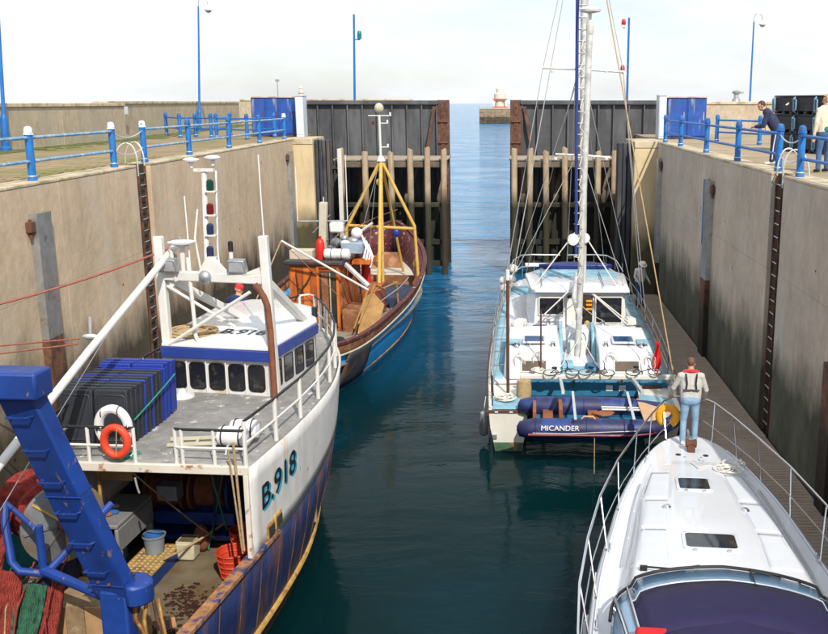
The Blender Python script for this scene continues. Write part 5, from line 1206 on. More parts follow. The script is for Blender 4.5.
# bridge deck
b = MB()
def fdk(u, v):
    y = 1.9+v*13.2; o = co(y)-0.03
    lim = 15.05-0.55*(2*u-1)**4 if v > 0.97 else y
    return ((2*u-1)*o, min(y, lim), cz(y)+0.02+0.06*(1-(2*u-1)**2))
b.grid(fdk, 13, 26); b.build('deck', 'gelcoat', CT, solid=0.05)
MB().b2((-1.4, 1.95, 0.55), (1.4, 14.2, 1.2)).build('bridge_deck', 'gelcoat_cream', CT)
MB().b2((-1.45, 1.72, 0.85), (2.2, 1.93, 1.25)).build('aft_beam', 'cat_teal', CT, bevel=0.02)
for x in (0.72, 1.05, 1.5): MB().box((x, 1.705, 1.08), (0.17, 0.02, 0.15)).build('beam_sticker', 'gelcoat', CT)
MB().b2((1.55, 1.68, 0.8), (2.05, 1.715, 1.15)).build('net_pocket', 'wood_trim', CT)
# non-skid panels on the side decks and foredeck
def panel(x0, x1, y0, y1, dz=0.052):
    n = 6
    for s in (1, -1):
        b = MB(); 
        def f(u, v): 
            y = y0+(y1-y0)*v; x = x0+(x1-x0)*u; x = min(x, co(y)-0.12)
            uu = x/(co(y)-0.03); return (s*x, y, cz(y)+0.02+0.06*(1-uu*uu)+dz-0.02)
        b.grid(f, 4, 6); b.build('nonskid_panel', 'nonskid_blue', CT, solid=0.012)
for a, c in ((2.2, 3.3), (3.4, 4.6), (4.7, 5.9), (6.0, 7.3), (7.4, 8.8), (8.9, 10.3), (10.4, 11.8)): panel(2.0, 2.33, a, c)
panel(1.5, 1.9, 5.4, 7.2); panel(1.3, 2.0, 11.9, 13.3); panel(0.15, 1.2, 12.0, 13.2); panel(0.1, 1.15, 13.35, 14.4)
# after cabins with sloping sterns
for s in (-1, 1):
    x0, x1 = (0.50, 1.92)
    P = [(2.0, 1.2), (5.0, 1.3), (5.0, 1.98), (2.75, 1.90), (2.35, 1.78)]
    a = [Vector((s*x0, y, z)) for y, z in P]; c = [Vector((s*x1, y, z if z < 1.5 else z-0.06)) for y, z in P]
    cb = MB().rings([a, c]).build('after_cabin', 'gelcoat', CT, bevel=0.05)
    # aft window on the sloping face
    d0 = Vector((0, 2.0, 1.2)); d1 = Vector((0, 2.35, 1.76)); dn = Vector((0, -0.85, 0.53))
    def on(x, t, o): p = d0.lerp(d1, t)+dn*o; return Vector((s*x, p.y, p.z))
    fr_ = MB(); 
    w0_, w1_ = (0.85, 1.55)
    fr_.rings([[on(w0_, .3, .012), on(w1_, .3, .012), on(w1_, .82, .012), on(w0_, .82, .012)], [on(w0_, .3, .03), on(w1_, .3, .03), on(w1_, .82, .03), on(w0_, .82, .03)]])
    wf = fr_.build('window', 'gelcoat_cream', cb, bevel=0.015)
    MB().add([on(w0_+.04, .35, .034), on(w1_-.04, .35, .034), on(w1_-.04, .77, .034), on(w0_+.04, .77, .034)], [(0, 1, 2, 3)]).build('pane', 'tint', wf)
    MB().b2((s*0.88, 2.95, 1.93), (s*1.5, 3.6, 1.985)).build('deck_hatch', 'gelcoat', cb, bevel=0.02)
    MB().b2((s*0.94, 3.0, 1.988), (s*1.44, 3.55, 2.0)).build('hatch_pane', 'hatch_glass', cb)
    for x in (1.65, 0.7):
        MB().lathe([(0.08, 0), (0.065, 0.03), (0.055, 0.09), (0.075, 0.11), (0.02, 0.125)], (s*x, 2.85, 1.90), 12).build('winch', 'chrome', cb)
    MB().b2((s*1.55, 3.0, 1.91), (s*1.85, 3.5, 1.935)).build('nonskid_panel', 'nonskid_blue', cb)
    MB().prism([(s*0.50, 3.4, 1.25), (s*0.50, 4.9, 1.25), (s*0.50, 4.9, 2.1), (s*0.50, 4.2, 1.95), (s*0.50, 3.6, 1.6)], (-s*0.10, 0, 0)).build('cockpit_seat_side', 'nonskid_blue', CT, bevel=0.03)
    MB().b2((s*0.5, 5.05, 1.25), (s*1.9, 6.9, 1.62)).build('cockpit_coaming', 'gelcoat', CT, bevel=0.05)
    MB().b2((s*0.9, 5.2, 1.623), (s*1.6, 6.2, 1.66)).build('nonskid_panel', 'nonskid_blue', CT)
MB().b2((-0.48, 2.1, 1.18), (0.48, 7.2, 1.28)).build('cockpit_sole', 'nonskid_blue', CT)
# coach house
RF = [(-1.25, 7.25), (1.75, 7.25)]
sal = MB()
A = [(-1.22, 7.3), (1.70, 7.3), (1.85, 10.2), (1.35, 11.6), (0.3, 12.1), (-0.9, 11.6), (-1.45, 10.2)]
B_ = [(-1.12, 7.35), (1.60, 7.35), (1.70, 10.0), (1.2, 11.0), (0.3, 11.4), (-0.8, 11.0), (-1.32, 10.0)]
sal.rings([[Vector((x, y, 1.36)) for x, y in A], [Vector((x, y, 2.45)) for x, y in B_]]); sal = sal.build('coach_house', 'gelcoat', CT, bevel=0.04)
b = MB(); C_ = grow(B_, 1.10); D_ = grow(B_, 1.02); b.rings([[Vector((x, y, 2.45)) for x, y in D_], [Vector((x, y, 2.50)) for x, y in C_], [Vector((x, y, 2.58)) for x, y in C_], [Vector((x, y, 2.66)) for x, y in grow(B_, 0.9)]]); b.build('roof', 'gelcoat', sal, bevel=0.02)
MB().prism([(x, y, 2.664) for x, y in [(-1.0, 8.9), (1.5, 8.9), (1.55, 9.5), (-1.1, 9.5)]], (0, 0, 0.012)).build('nonskid_panel', 'nonskid_blue', sal)
MB().prism([(x, y, 2.664) for x, y in [(-1.1, 9.6), (1.55, 9.6), (1.15, 10.7), (0.3, 11.0), (-0.75, 10.7)]], (0, 0, 0.012)).build('nonskid_panel', 'nonskid_blue', sal)
b = MB(); b.prism([(-1.02, 10.55, 2.69), (-0.2, 11.05, 2.69), (0.75, 11.08, 2.69), (1.5, 10.55, 2.69), (1.3, 10.35, 2.69), (-0.85, 10.35, 2.69)], (0, 0.0, 0.14)); b.build('visor', 'deep_blue', sal, bevel=0.03)
wl0, wl1 = (-1.19, 7.3), (1.67, 7.3)
wall_window(sal, wl0, wl1, 0.05, 0.33, 1.75, 2.34, rr=0.05, frame='gelcoat_cream', fr=0.04, off=0.03, tilt=0.0)
wall_window(sal, wl0, wl1, 0.66, 0.96, 1.50, 2.36, rr=0.05, frame='gelcoat_cream', fr=0.04, off=0.03)
MB().b2((-0.16, 7.24, 1.3), (0.62, 7.30, 2.38)).build('companionway', 'joint_and_shade', sal)  # flat dark panel, the cabin's inner shade put into its colour
MB().b2((-0.17, 7.2, 1.45), (0.1, 7.245, 2.3)).build('sliding_door', 'gelcoat_cream', sal)
for i in range(4): MB().ell((0.1+0.12*i, 7.2, 1.5+0.2*(i % 3)), (0.1, 0.06, 0.12), 8, 5).build('hung_oilskins', ['rope_white', 'gelcoat', 'joint_and_shade', 'rope_tan'][i], sal)
for z in (1.95, 2.08, 2.2): MB().b2((0.42, 7.17, z), (0.6, 7.23, z+0.06)).build('life_vest', 'life_orange', sal)
MB().b2((-1.0, 7.05, 1.62), (-0.3, 7.22, 1.70)).build('helm_shelf', 'gelcoat', sal)
# pedestal in the cockpit, mast, pole and rigging
MB().prism([(-0.26, 4.2, 1.28), (0.30, 4.2, 1.28), (0.34, 4.3, 2.0), (-0.30, 4.3, 2.0)], (0, 0.7, 0)).build('helm_pedestal', 'gelcoat', CT, bevel=0.05)
MB().b2((-0.2, 4.02, 1.3), (0.25, 4.19, 1.75)).build('pedestal_seat', 'gelcoat_cream', CT, bevel=0.04)
MB().torus((0.02, 4.12, 1.78), 0.22, 0.018, axis='Y', n=24, m=6).build('steering_wheel', 'chrome', CT)
ms = MB().tube([(0.34, 7.9, 2.6), (0.22, 7.9, 15.0)], 0.115, 12).build('mast', 'alloy', CT)
MB().tube([(0.12, 7.78, 3.6), (0.06, 7.78, 9.0), (0.02, 7.8, 15.0)], 0.05, 8).build('sail_in_sleeve', 'sail_blue', ms)
for i in range(30): MB().torus((0.20, 7.88, 3.5+i*0.34), 0.15, 0.012, n=12, m=4).build('lacing', 'rope_white', ms)
MB().tube([(-0.95, 7.9, 9.2), (0.25, 7.85, 9.15), (1.45, 7.9, 9.08)], 0.035, 8).build('spreader', 'alloy', ms)
MB().tube([(-0.55, 7.9, 6.65), (0.25, 7.85, 6.62), (1.1, 7.9, 6.55)], 0.028, 8).build('spreader', 'alloy', ms)
for x in (-0.55, 1.0): MB().lathe([(0.05, -0.1), (0.06, -0.02)], (x, 7.9, 6.58), 8).build('deck_light', 'white_clean', ms)
for x in (-0.65, 0.95): MB().lathe([(0.05, -0.1), (0.06, -0.03)], (x, 7.9, 9.15), 8).build('deck_light', 'white_clean', ms)
pole = MB().tube([(0.02, 4.0, 1.3), (0.20, 3.95, 10.2)], 0.085, 12).build('radar_pole', 'alloy', CT)
MB().lathe([(0.03, 10.15), (0.05, 10.42), (0.26, 10.46), (0.28, 10.52), (0.2, 10.58), (0.02, 10.6)], (0.20, 3.95, 0), 18).build('radome', 'white_clean', pole)
MB().lathe([(0.085, 9.9), (0.10, 10.0), (0.10, 10.15), (0.05, 10.2)], (0.2, 3.95, 0), 12).build('pole_cap', 'alloy', pole)
for i in range(13): MB().tube([(0.1, 3.85, 3.4+i*0.5), (-0.02, 3.8, 3.55+i*0.5), (0.05, 3.86, 3.8+i*0.5)], 0.012, 5).build('halyard_loop', 'rope_white', pole)
MB().tube([(0.15, 7.7, 2.95), (-0.05, 5.0, 2.75), (0.02, 3.4, 2.55)], 0.075, 10).build('boom', 'alloy', CT)
MB().lathe([(0.02, -0.1), (0.17, -0.07), (0.19, 0), (0.17, 0.07), (0.02, 0.1)], (0.02, 7.75, 4.05), 14, axis='Y').build('radar_dome', 'white_clean', ms)
MB().lathe([(0.02, -0.1), (0.15, -0.07), (0.16, 0), (0.15, 0.07), (0.02, 0.1)], (0.38, 7.75, 4.1), 14, axis='Y').build('radar_dome', 'white_clean', ms)
def stay(a, c, r_=0.012, m_='wire'): MB().tube([a, c], r_, 5).build('stay', m_, CT)
TOP = (0.22, 7.9, 14.5)
for x, y in ((-2.3, 8.2), (-2.32, 7.4), (-2.25, 9.6)): stay((x, y, 1.4), (-0.95 if y < 9 else 0.2, 7.9, 9.2))
for x, y in ((2.3, 8.2), (2.32, 7.4), (2.25, 9.6)): stay((x, y, 1.4), (1.45 if y < 9 else 0.25, 7.9, 9.08))
stay((-0.95, 7.9, 9.2), TOP); stay((1.45, 7.9, 9.1), TOP)
stay((0.1, 15.0, 1.6), TOP, 0.016); stay((-1.5, 14.6, 1.6), (0.2, 7.9, 9.5)); stay((1.6, 14.6, 1.6), (0.2, 7.9, 9.5))
stay((-2.25, 0.3, 1.2), TOP); stay((2.25, 0.3, 1.2), TOP, 0.018, 'rope_tan')
stay((-1.7, 7.4, 3.2), (0.1, 7.9, 6.6)); stay((1.6, 7.6, 2.6), (0.25, 7.9, 6.6)); stay((-1.2, 7.5, 2.6), (0.1, 7.8, 4.3), 0.02, 'rope_white'); stay((1.4, 7.5, 2.6), (0.3, 7.8, 4.3), 0.02, 'rope_white')
for x in (1.75, 1.62): stay((x, 6.2, 1.7), (0.2, 7.6, 2.75), 0.02, 'rope_white')
stay((-1.2, 6.2, 1.7), (0.0, 7.0, 2.7), 0.02, 'rope_white')
MB().tube([(-1.85, 1.2, 1.1), (-1.86, 1.25, 4.0)], 0.04, 8).build('gallows_post', 'wood_trim', CT)
MB().lathe([(0.05, 0), (0.05, 0.25)], (-1.86, 1.25, 3.95), 8).build('post_cap', 'white_clean', CT)
MB().tube([(-1.02, 2.1, 1.2), (-1.03, 2.1, 3.0)], 0.022, 8).build('antenna', 'wood_trim', CT)
# guard rails
for s in (1, -1):
    ysr = (1.2, 2.6, 4.4, 6.2, 8.0, 9.8, 11.6, 13.0)
    P = [(s*(co(y)-0.07), y, cz(y)+0.04) for y in ysr]
    for p in P: MB().tube([p, (p[0], p[1], p[2]+0.62)], 0.014, 6).build('stanchion', 'chrome', CT)
    for hh in (0.60, 0.32): MB().tube([(p[0], p[1], p[2]+hh) for p in P], 0.008, 5).build('guard_wire', 'wire', CT)
    # pulpit hoops on each bow
    for hh in (0.95, 0.5):
        MB().tube([(s*(co(12.9)-0.05), 12.9, cz(12.9)+hh*0.75), (s*(co(13.8)-0.05), 13.8, cz(13.8)+hh), (s*1.62, 14.75, 1.52+hh), (s*1.2, 14.95, 1.52+hh), (s*0.15, 15.0, 1.5+hh)], 0.024, 8).build('pulpit_rail', 'chrome', CT)
    for y, x in ((13.0, co(13.0)-0.05), (13.9, co(13.9)-0.05), (14.7, 1.6), (14.95, 1.15), (14.98, 0.4)):
        MB().tube([(s*x, y, 1.48), (s*x, y, 2.46)], 0.02, 6).build('pulpit_post', 'chrome', CT)
MB().b2((-1.5, 14.8, 2.02), (1.6, 14.92, 2.16)).build('bow_board', 'gelcoat', CT, bevel=0.02)
MB().tube([(-2.2, 0.9, 1.1), (-2.25, 0.9, 1.85), (-2.2, 0.1, 1.85), (-2.2, 0.1, 1.1)], 0.018, 6).build('stern_rail', 'chrome', CT)
# davit beam across the stern
MB().beam((-1.55, 1.35, 1.48), (2.35, 1.35, 1.48), 0.12, 0.12).build('davit_beam', 'gelcoat_cream', CT, bevel=0.02)
for x in (-1.4, -0.2, 1.0, 2.2): MB().beam((x, 1.35, 1.42), (x, 1.75, 1.2), 0.07, 0.07).build('davit_bracket', 'galv', CT)
for x in (-0.55, 1.25): MB().beam((x, 1.35, 1.45), (x, -0.9, 1.75), 0.07, 0.08).build('davit_arm', 'galv_light', CT)
def rope_heap(x, y, z, m_, n=9, r_=0.2):
    b = MB()
    for i in range(n): b.torus((x+random.uniform(-.08, .08), y+random.uniform(-.08, .08), z+0.02*i*0.5), r_*random.uniform(.5, 1), 0.014, n=16, m=5)
    b.build('rope_heap', m_, CT, kind='stuff')
rope_heap(1.95, 7.0, 1.42, 'rope_tan'); rope_heap(-1.9, 0.7, 1.08, 'rope_white', 9, 0.24); rope_heap(-1.95, 12.6, 1.7, 'rope_white', 7, 0.16); rope_heap(-1.1, 2.0, 1.45, 'rope_white', 6)
for p in [(-2.25, 13.3, 1.75), (-1.95, 13.9, 2.1), (-2.2, 12.6, 1.6), (-2.0, 12.9, 1.85)]:
    MB().ell(p, (0.2, 0.14, 0.17), 9, 6).build('white_canvas_bundle', 'rope_white', CT)
MB().ell((1.65, 13.7, 1.85), (0.13, 0.13, 0.2), 9, 6).build('blue_bundle', 'box_blue', CT)
MB().lathe([(0.18, 0), (0.19, 0.2), (0.17, 0.42)], (-1.45, 1.05, 1.05), 14).build('rope_bin', 'rope_tan', CT)
# small cockpit clutter: hanging coils, cushions, bags, cans
for x, y, z in ((-1.62, 2.28, 1.80), (-1.15, 2.3, 1.82), (1.75, 2.3, 1.78), (0.75, 2.32, 1.82)):
    k = MB()
    for q in range(4): k.torus((x+0.02*q, y-0.05-0.012*q, z-0.16), 0.10+0.012*q, 0.010, axis='Y', n=16, m=5, sq=1.8)
    k.build('hanging_coil', 'rope_white', CT)
for p, d_, m_ in (((-0.30, 3.0, 1.36), (0.34, 0.5, 0.14), 'nonskid_blue'), ((0.33, 2.7, 1.36), (0.26, 0.6, 0.14), 'cat_teal'), ((-1.0, 5.6, 1.74), (0.5, 0.35, 0.16), 'deep_blue'), ((1.2, 5.9, 1.72), (0.45, 0.4, 0.12), 'gelcoat_cream'), ((-0.62, 2.25, 1.40), (0.3, 0.2, 0.2), 'rope_green'), ((1.72, 6.6, 1.75), (0.3, 0.4, 0.22), 'gelcoat_cream'), ((-1.6, 6.4, 1.72), (0.35, 0.5, 0.2), 'rope_white'), ((0.65, 2.15, 1.36), (0.5, 0.12, 0.10), 'rust'), ((-1.75, 5.3, 1.5), (0.25, 0.3, 0.35), 'deep_blue')):
    MB().box(p, d_, rz=random.uniform(-.4, .4), top=0.85).build('stowed_bag', m_, CT, bevel=0.04)
for x, y in ((-1.5, 6.9), (1.6, 5.2), (-0.75, 6.7), (0.9, 6.6)):
    MB().lathe([(0.07, 0), (0.055, 0.03), (0.05, 0.10), (0.07, 0.12), (0.02, 0.135)], (x, y, 1.625), 12).build('winch', 'chrome', CT)
for a, c in (((-1.5, 6.9, 1.72), (-1.3, 2.8, 1.95)), ((1.6, 5.2, 1.72), (1.5, 2.9, 1.95)), ((0.1, 4.1, 1.9), (-0.5, 2.4, 1.45)), ((0.1, 4.1, 1.9), (0.5, 2.3, 1.45)), ((-0.3, 4.0, 1.5), (-0.45, 2.2, 1.32)), ((0.9, 6.6, 1.75), (0.1, 5.0, 2.6)), ((-0.75, 6.7, 1.75), (0.0, 5.2, 2.6))):
    MB().tube(sag(a, c, 0.05, 6), 0.012, 5).build('sheet', 'rope_white', CT)
for s in (-1, 1): MB().tube([(s*0.95, 7.2, 2.7), (s*0.95, 9.5, 2.75)], 0.018, 6).build('roof_rail', 'chrome', CT)
# fender hung at the port quarter
fd_ = thing('boat_fender', 'grey fender hung over the catamaran side at left', 'fender', (-0.62, 22.9, 0.15))
MB().lathe([(0.02, 0), (0.10, 0.05), (0.12, 0.15), (0.12, 0.5), (0.09, 0.6), (0.03, 0.64)], n=12).build('body', 'galv', fd_); MB().tube([(0, 0, 0.64), (0.05, 0.05, 1.0)], 0.01, 5).build('lanyard', 'rope_white', fd_)
# ensign
fl = thing('ensign', 'red ensign drooping from a staff on the catamaran quarter', 'flag', (3.75, 24.5, 0.95))
MB().tube([(0, 0, 0), (0.06, -0.1, 1.35)], 0.016, 6).build('staff', 'oar_wood', fl)
b = MB()
def ff(u, v): return (0.06-0.05*v + (u-0.35)*0.20*(0.55+0.3*math.sin(v*3)) + 0.02*math.sin(v*9+u*4), -0.14-0.05*math.sin(u*12+v*2), 1.25-1.12*v-0.05*u)
b.grid(ff, 12, 16); b.build('cloth', 'flag_red', fl, solid=0.008, ang=80)
# ---- dinghy on the davits
DG = thing('inflatable_dinghy', 'navy inflatable dinghy marked MICANDER slung across the catamaran stern', 'dinghy', (1.85, 21.55, 1.02), -R(1.5))
def dtube(y, dz, name):
    p = [(-1.66, y, dz), (-1.60, y, dz), (-1.3, y, dz), (0.0, y, dz), (0.9, y*0.96, dz-0.01), (1.35, y*0.82, dz-0.01), (1.7, y*0.55, dz+0.02), (1.95, y*0.15, dz+0.05)]
    MB().tube(p, 0, 16, rad=[0.06, 0.17, 0.24, 0.25, 0.24, 0.21, 0.19, 0.17]).build(name, 'dinghy_navy', DG, ang=60)
dtube(-0.62, -0.02, 'near_tube'); dtube(0.66, 0.10, 'far_tube')
MB().tube([(-1.4, -0.86, -0.08), (0, -0.875, -0.08), (0.9, -0.84, -0.09), (1.4, -0.70, -0.08), (1.95, -0.2, -0.03)], 0.03, 6).build('rubbing_strip', 'dinghy_red', DG)
MB().prism([(-1.25, -0.5, -0.12), (1.3, -0.5, -0.12), (1.8, 0, -0.1), (1.3, 0.5, -0.08), (-1.25, 0.5, -0.08)], (0, 0, 0.05)).build('floor', 'cat_teal', DG)
MB().prism([(1.2, -0.66, 0.16), (1.75, -0.35, 0.14), (2.0, 0.1, 0.17), (1.7, 0.5, 0.2), (1.15, 0.72, 0.26)], (0, 0, 0.05)).build('bow_dodger', 'dinghy_floor', DG, bevel=0.015)
MB().b2((-1.3, -0.42, -0.1), (-1.22, 0.45, 0.32)).build('transom', 'oar_wood', DG, bevel=0.01)
for x in (-0.95, 0.1): MB().b2((x-0.12, -0.44, 0.06), (x+0.12, 0.46, 0.10)).build('thwart', 'oar_wood', DG, bevel=0.01)
MB().prism([(0.05, 0.0, 0.14), (0.3, -0.22, 0.14), (0.5, -0.15, 0.14), (0.6, 0.05, 0.14), (0.4, 0.25, 0.14)], (0, 0, 0.04)).build('seat_bag', 'oar_wood', DG, bevel=0.015)
for y0, y1 in ((0.1, 0.05), (0.28, 0.2)):
    o_ = MB().tube([(0.3, y0, 0.22), (1.55, y1, 0.22)], 0.022, 8).build('oar', 'rope_white', DG)
    MB().box((1.6, y1, 0.22), (0.32, 0.12, 0.02)).build('blade', 'oar_wood', o_)
MB().b2((-0.7, -0.40, 0.0), (-0.62, 0.42, 0.36)).build('outboard_pad', 'oar_wood', DG)
for x in (-0.35, 0.95): 
    MB().beam((x, -0.9, 0.3), (x, 0.85, 0.42), 0.06, 0.02).build('lifting_strap', 'galv_light', DG); 
for x, y in ((-0.05, -0.62), (-0.05, 0.66)):
    MB().tube([(x-0.15, y, 0.22), (x-0.1, y, 0.28), (x+0.1, y, 0.28), (x+0.15, y, 0.22)], 0.022, 6).build('grab_handle', 'dinghy_floor', DG)
MB().tube([(-1.3, -0.86, -0.04), (-0.5, -0.872, -0.05), (0.3, -0.872, 0.0), (1.0, -0.84, 0.02)], 0.01, 5).build('life_line', 'rope_white', DG)
MB().tube([(0.08, -0.84, -0.1), (0.09, -0.86, -1.0)], 0.01, 5).build('painter', 'rope_tan', DG)
def on_tube(c):
    x = -1.18+c.x; ang = 0.62-c.y/0.25; r_ = 0.262
    return Vector((x, -0.62-r_*math.cos(ang-0.35)*1.0, -0.02+r_*math.sin(0.95-ang*1.0-0.55+0.35)))
def on_tube(c):
    a = 0.18+c.y/0.25   # angle up from horizontal on the outer face
    r_ = 0.257+c.z
    return Vector((-1.12+c.x*1.1, -0.62-r_*math.cos(a), -0.02+r_*math.sin(a)))
text_part('dinghy_lettering', 'MICANDER', 0.155, 'white_clean', DG, None, ext=0.001, warp=on_tube, bold=0.0)
for x in (-1.24, -0.1, 0.75):
    for y, dz in ((-0.62, -0.02), (0.66, 0.10)): MB().torus((x, y, dz), 0.252, 0.006, axis='X', n=24, m=4).build('tube_seam', 'deep_blue', DG)
# ---- two small folding bicycles lying on the davit beam
def bicycle(label, loc, rz, tilt):
    t = thing('bicycle', label, 'bicycle', loc, rot=(tilt, 0, rz), group='bicycles on the catamaran stern'); t.scale = (0.82, 0.82, 0.82)
    for x in (-0.32, 0.36):
        w_ = MB().torus((x, 0, 0.2), 0.2, 0.018, axis='Y', n=28, m=6).build('wheel', 'black', t)
        MB().torus((x, 0, 0.2), 0.178, 0.008, axis='Y', n=24, m=5).build('rim', 'galv_light', w_)
        for k in range(8):
            a = k*math.pi/4; MB().tube([(x, 0, 0.2), (x+0.175*math.cos(a), 0, 0.2+0.175*math.sin(a))], 0.003, 4).build('spoke', 'galv_light', w_)
    for a, c in (((-0.32, 0, 0.2), (-0.05, 0, 0.22)), ((-0.05, 0, 0.22), (-0.14, 0, 0.52)), ((-0.05, 0, 0.22), (0.28, 0, 0.42)), ((0.28, 0, 0.42), (0.36, 0, 0.2)), ((0.28, 0, 0.42), (0.25, 0, 0.62)), ((-0.32, 0, 0.2), (-0.12, 0, 0.42))):
        MB().tube([a, c], 0.016, 6).build('frame_tube', 'black', t)
    MB().ell((-0.15, 0, 0.54), (0.1, 0.05, 0.03), 8, 5).build('saddle', 'black', t)
    MB().tube([(0.2, -0.2, 0.66), (0.25, -0.1, 0.63), (0.25, 0.1, 0.63), (0.2, 0.2, 0.66)], 0.013, 6).build('handlebar', 'black', t)
    MB().torus((-0.05, 0.03, 0.22), 0.06, 0.01, axis='Y', n=14, m=5).build('chainring', 'rust', t)
bicycle('dark folded bicycle lying on the catamaran stern, left one', (1.30, 23.35, 1.57), R(4), R(-80))
bicycle('dark folded bicycle lying on the catamaran stern, middle one', (2.15, 23.3, 1.58), R(-6), R(-78))
bicycle('dark folded bicycle beside the ensign on the catamaran stern', (3.35, 23.35, 1.57), R(3), R(-76))
# ================================================================== MOTOR YACHT
mat('cover_purple', (0.012, 0.008, 0.052), 0.75, var=0.10, vscale=2, bump=0.12, bscale=3)
mat('screen_glass', (0.16, 0.28, 0.42), 0.08, var=0.2, vscale=1.5, spec=0.8)
mat('nonslip', (0.57, 0.60, 0.65), 0.6, var=0.04, vscale=3, bump=0.25, bscale=90)
mat('blue_stripe', (0.015, 0.022, 0.12), 0.3)
MY = thing('motor_yacht', 'white motor yacht with steel bow rails and purple windscreen cover', 'motor yacht', (2.92, 12.5, 0), -R(6.5))
mb_t = [(-7, 1.70), (-4, 1.76), (-1.6, 1.76), (0, 1.70), (1.6, 1.54), (3, 1.38), (4.6, 1.06), (5.6, 0.76), (6.2, 0.48), (6.55, 0.14)]
mz_t = [(-7, 1.62), (0, 1.60), (3, 1.54), (6.55, 1.52)]
mh = lambda y: spline(mb_t, y); mz = lambda y: spline(mz_t, y)
def my_prof(y):
    b_, z_ = mh(y), mz(y); w_ = b_*(0.9 if y < 0 else 0.9-0.045*y)
    return [(0.01, -0.5), (w_*0.6, -0.35), (w_*0.92, 0.0), (w_+(b_-w_)*0.5, z_*0.55), (b_, z_-0.10), (b_+0.03, z_-0.06), (b_+0.01, z_)]
yy = frange(-7, 6.55, 40)
rg = hull_rings(yy, my_prof); b = MB().rings(rg, cap=False, open_ring=True); b.add(rg[0], [tuple(range(len(rg[0])))]); b.build('hull', 'gelcoat', MY, ang=50)
for s in (1, -1):
    MB().tube([(s*(mh(y)+0.02), y, mz(y)-0.16) for y in frange(-6.9, 6.4, 36)], 0.022, 6).build('rubbing_band', 'galv', MY)
def sst(a, c, x): t = min(1, max(0, (x-a)/(c-a))); return t*t*(3-2*t)
def deck_z(x, y):
    b_ = max(0.03, mh(y)); u = abs(x)/b_
    z = mz(y)+0.015*sst(1.0, 0.93, u)
    cw = 0.76*b_ if y > 1 else b_*(0.76+0.05*min(1, (1-y)/2.5))
    rise = 0.20*sst(5.1, 1.2, y)+0.08*sst(2.5, -1, y)
    z += rise*sst(1.0, 0.80, abs(x)/max(0.05, cw+0.06)) + 0.06*(1-u*u)*sst(6.5, 3, y)
    # shallow raised centre panel round the hatches
    pw = 0.62-0.06*max(0, y-1); z += 0.022*sst(pw+0.05, pw, abs(x))*sst(4.9, 4.7, y)
    return z
b = MB(); b.grid(lambda u, v: ((2*u-1)*(mh(-7+13.5*v)+0.005), -7+13.5*v, deck_z((2*u-1)*mh(-7+13.5*v), -7+13.5*v)), 61, 110); b.build('deck', 'gelcoat', MY, ang=60, solid=0.01)
# deck hatches
def dhatch(x0, x1, y0, y1, name='deck_hatch'):
    def rr_(o, dz, r_=0.07):
        pts = []
        for cx, cy, a0 in ((x1+o-r_, y1+o-r_, 0), (x0-o+r_, y1+o-r_, 90), (x0-o+r_, y0-o+r_, 180), (x1+o-r_, y0-o+r_, 270)):
            for k in range(5):
                a = R(a0+22.5*k); px, py = cx+r_*math.cos(a), cy+r_*math.sin(a); pts.append(Vector((px, py, deck_z(px, py)+dz)))
        return pts
    f_ = MB().rings([rr_(0.045, -0.02), rr_(0.045, 0.022), rr_(0.0, 0.034), rr_(-0.01, 0.02)], cap=False).build(name, 'gelcoat', MY)
    g_ = rr_(-0.005, 0.028); MB().add(g_, [tuple(range(len(g_)))]).build('pane', 'dark_glass', f_)
dhatch(-0.36, 0.16, 3.10, 3.78); dhatch(-0.42, 0.31, 0.42, 0.98)
# moulded lines, hand rails, deck fittings
for s in (1, -1):
    MB().tube([(s*(mh(y)*0.80), y, deck_z(s*mh(y)*0.80, y)+0.045) for y in frange(0.3, 3.6, 12)], 0.013, 6).build('hand_rail', 'chrome', MY)
    for y in (0.3, 1.4, 2.5, 3.6): MB().tube([(s*mh(y)*0.80, y, deck_z(s*mh(y)*0.8, y)-0.01), (s*mh(y)*0.80, y, deck_z(s*mh(y)*0.8, y)+0.05)], 0.012, 6).build('hand_rail_foot', 'chrome', MY)
    MB().tube([(s*(mh(y)-0.07), y, mz(y)+0.045) for y in frange(-6.5, 5.6, 30)], 0.016, 6).build('toe_rail', 'gelcoat', MY)
    for y in (4.9, 0.9, -1.4):
        x = s*(mh(y)-0.10); MB().tube([(x, y-0.11, mz(y)+0.10), (x, y-0.05, mz(y)+0.075), (x, y+0.05, mz(y)+0.075), (x, y+0.11, mz(y)+0.10)], 0.016, 6).build('cleat', 'chrome', MY)
    # bow rail
    P = [(0.30, 6.95, 2.22), (0.52, 6.55, 2.24), (0.78, 5.6, 2.27), (1.08, 4.4, 2.29), (1.42, 2.9, 2.31), (1.68, 1.3, 2.33), (1.82, -0.2, 2.33), (1.88, -1.5, 2.31), (1.86, -2.3, 2.1), (1.80, -2.6, 1.65)]
    MB().tube([(s*x, y, z) for x, y, z in P], 0.019, 8).build('bow_rail', 'chrome', MY)
    Q = [(0.30, 6.55, 1.86), (0.62, 5.55, 1.89), (0.98, 4.3, 1.92), (1.34, 2.8, 1.93), (1.60, 1.25, 1.95), (1.76, -0.2, 1.95), (1.82, -1.5, 1.95), (1.84, -2.3, 1.9)]
    MB().tube([(s*x, y, z) for x, y, z in Q], 0.010, 6).build('rail_wire', 'chrome', MY)
    for (tx, ty, tz), by in ((P[1], 6.15), (P[2], 5.2), (P[3], 4.0), (P[4], 2.5), (P[5], 0.9), (P[6], -0.6), (P[7], -1.9)):
        MB().tube([(s*(mh(by)-0.06), by, mz(by)), (s*tx, ty, tz)], 0.014, 6).build('stanchion', 'chrome', MY)
MB().tube([(-0.30, 6.95, 2.22), (0, 7.08, 2.20), (0.30, 6.95, 2.22)], 0.019, 8).build('bow_rail', 'chrome', MY)
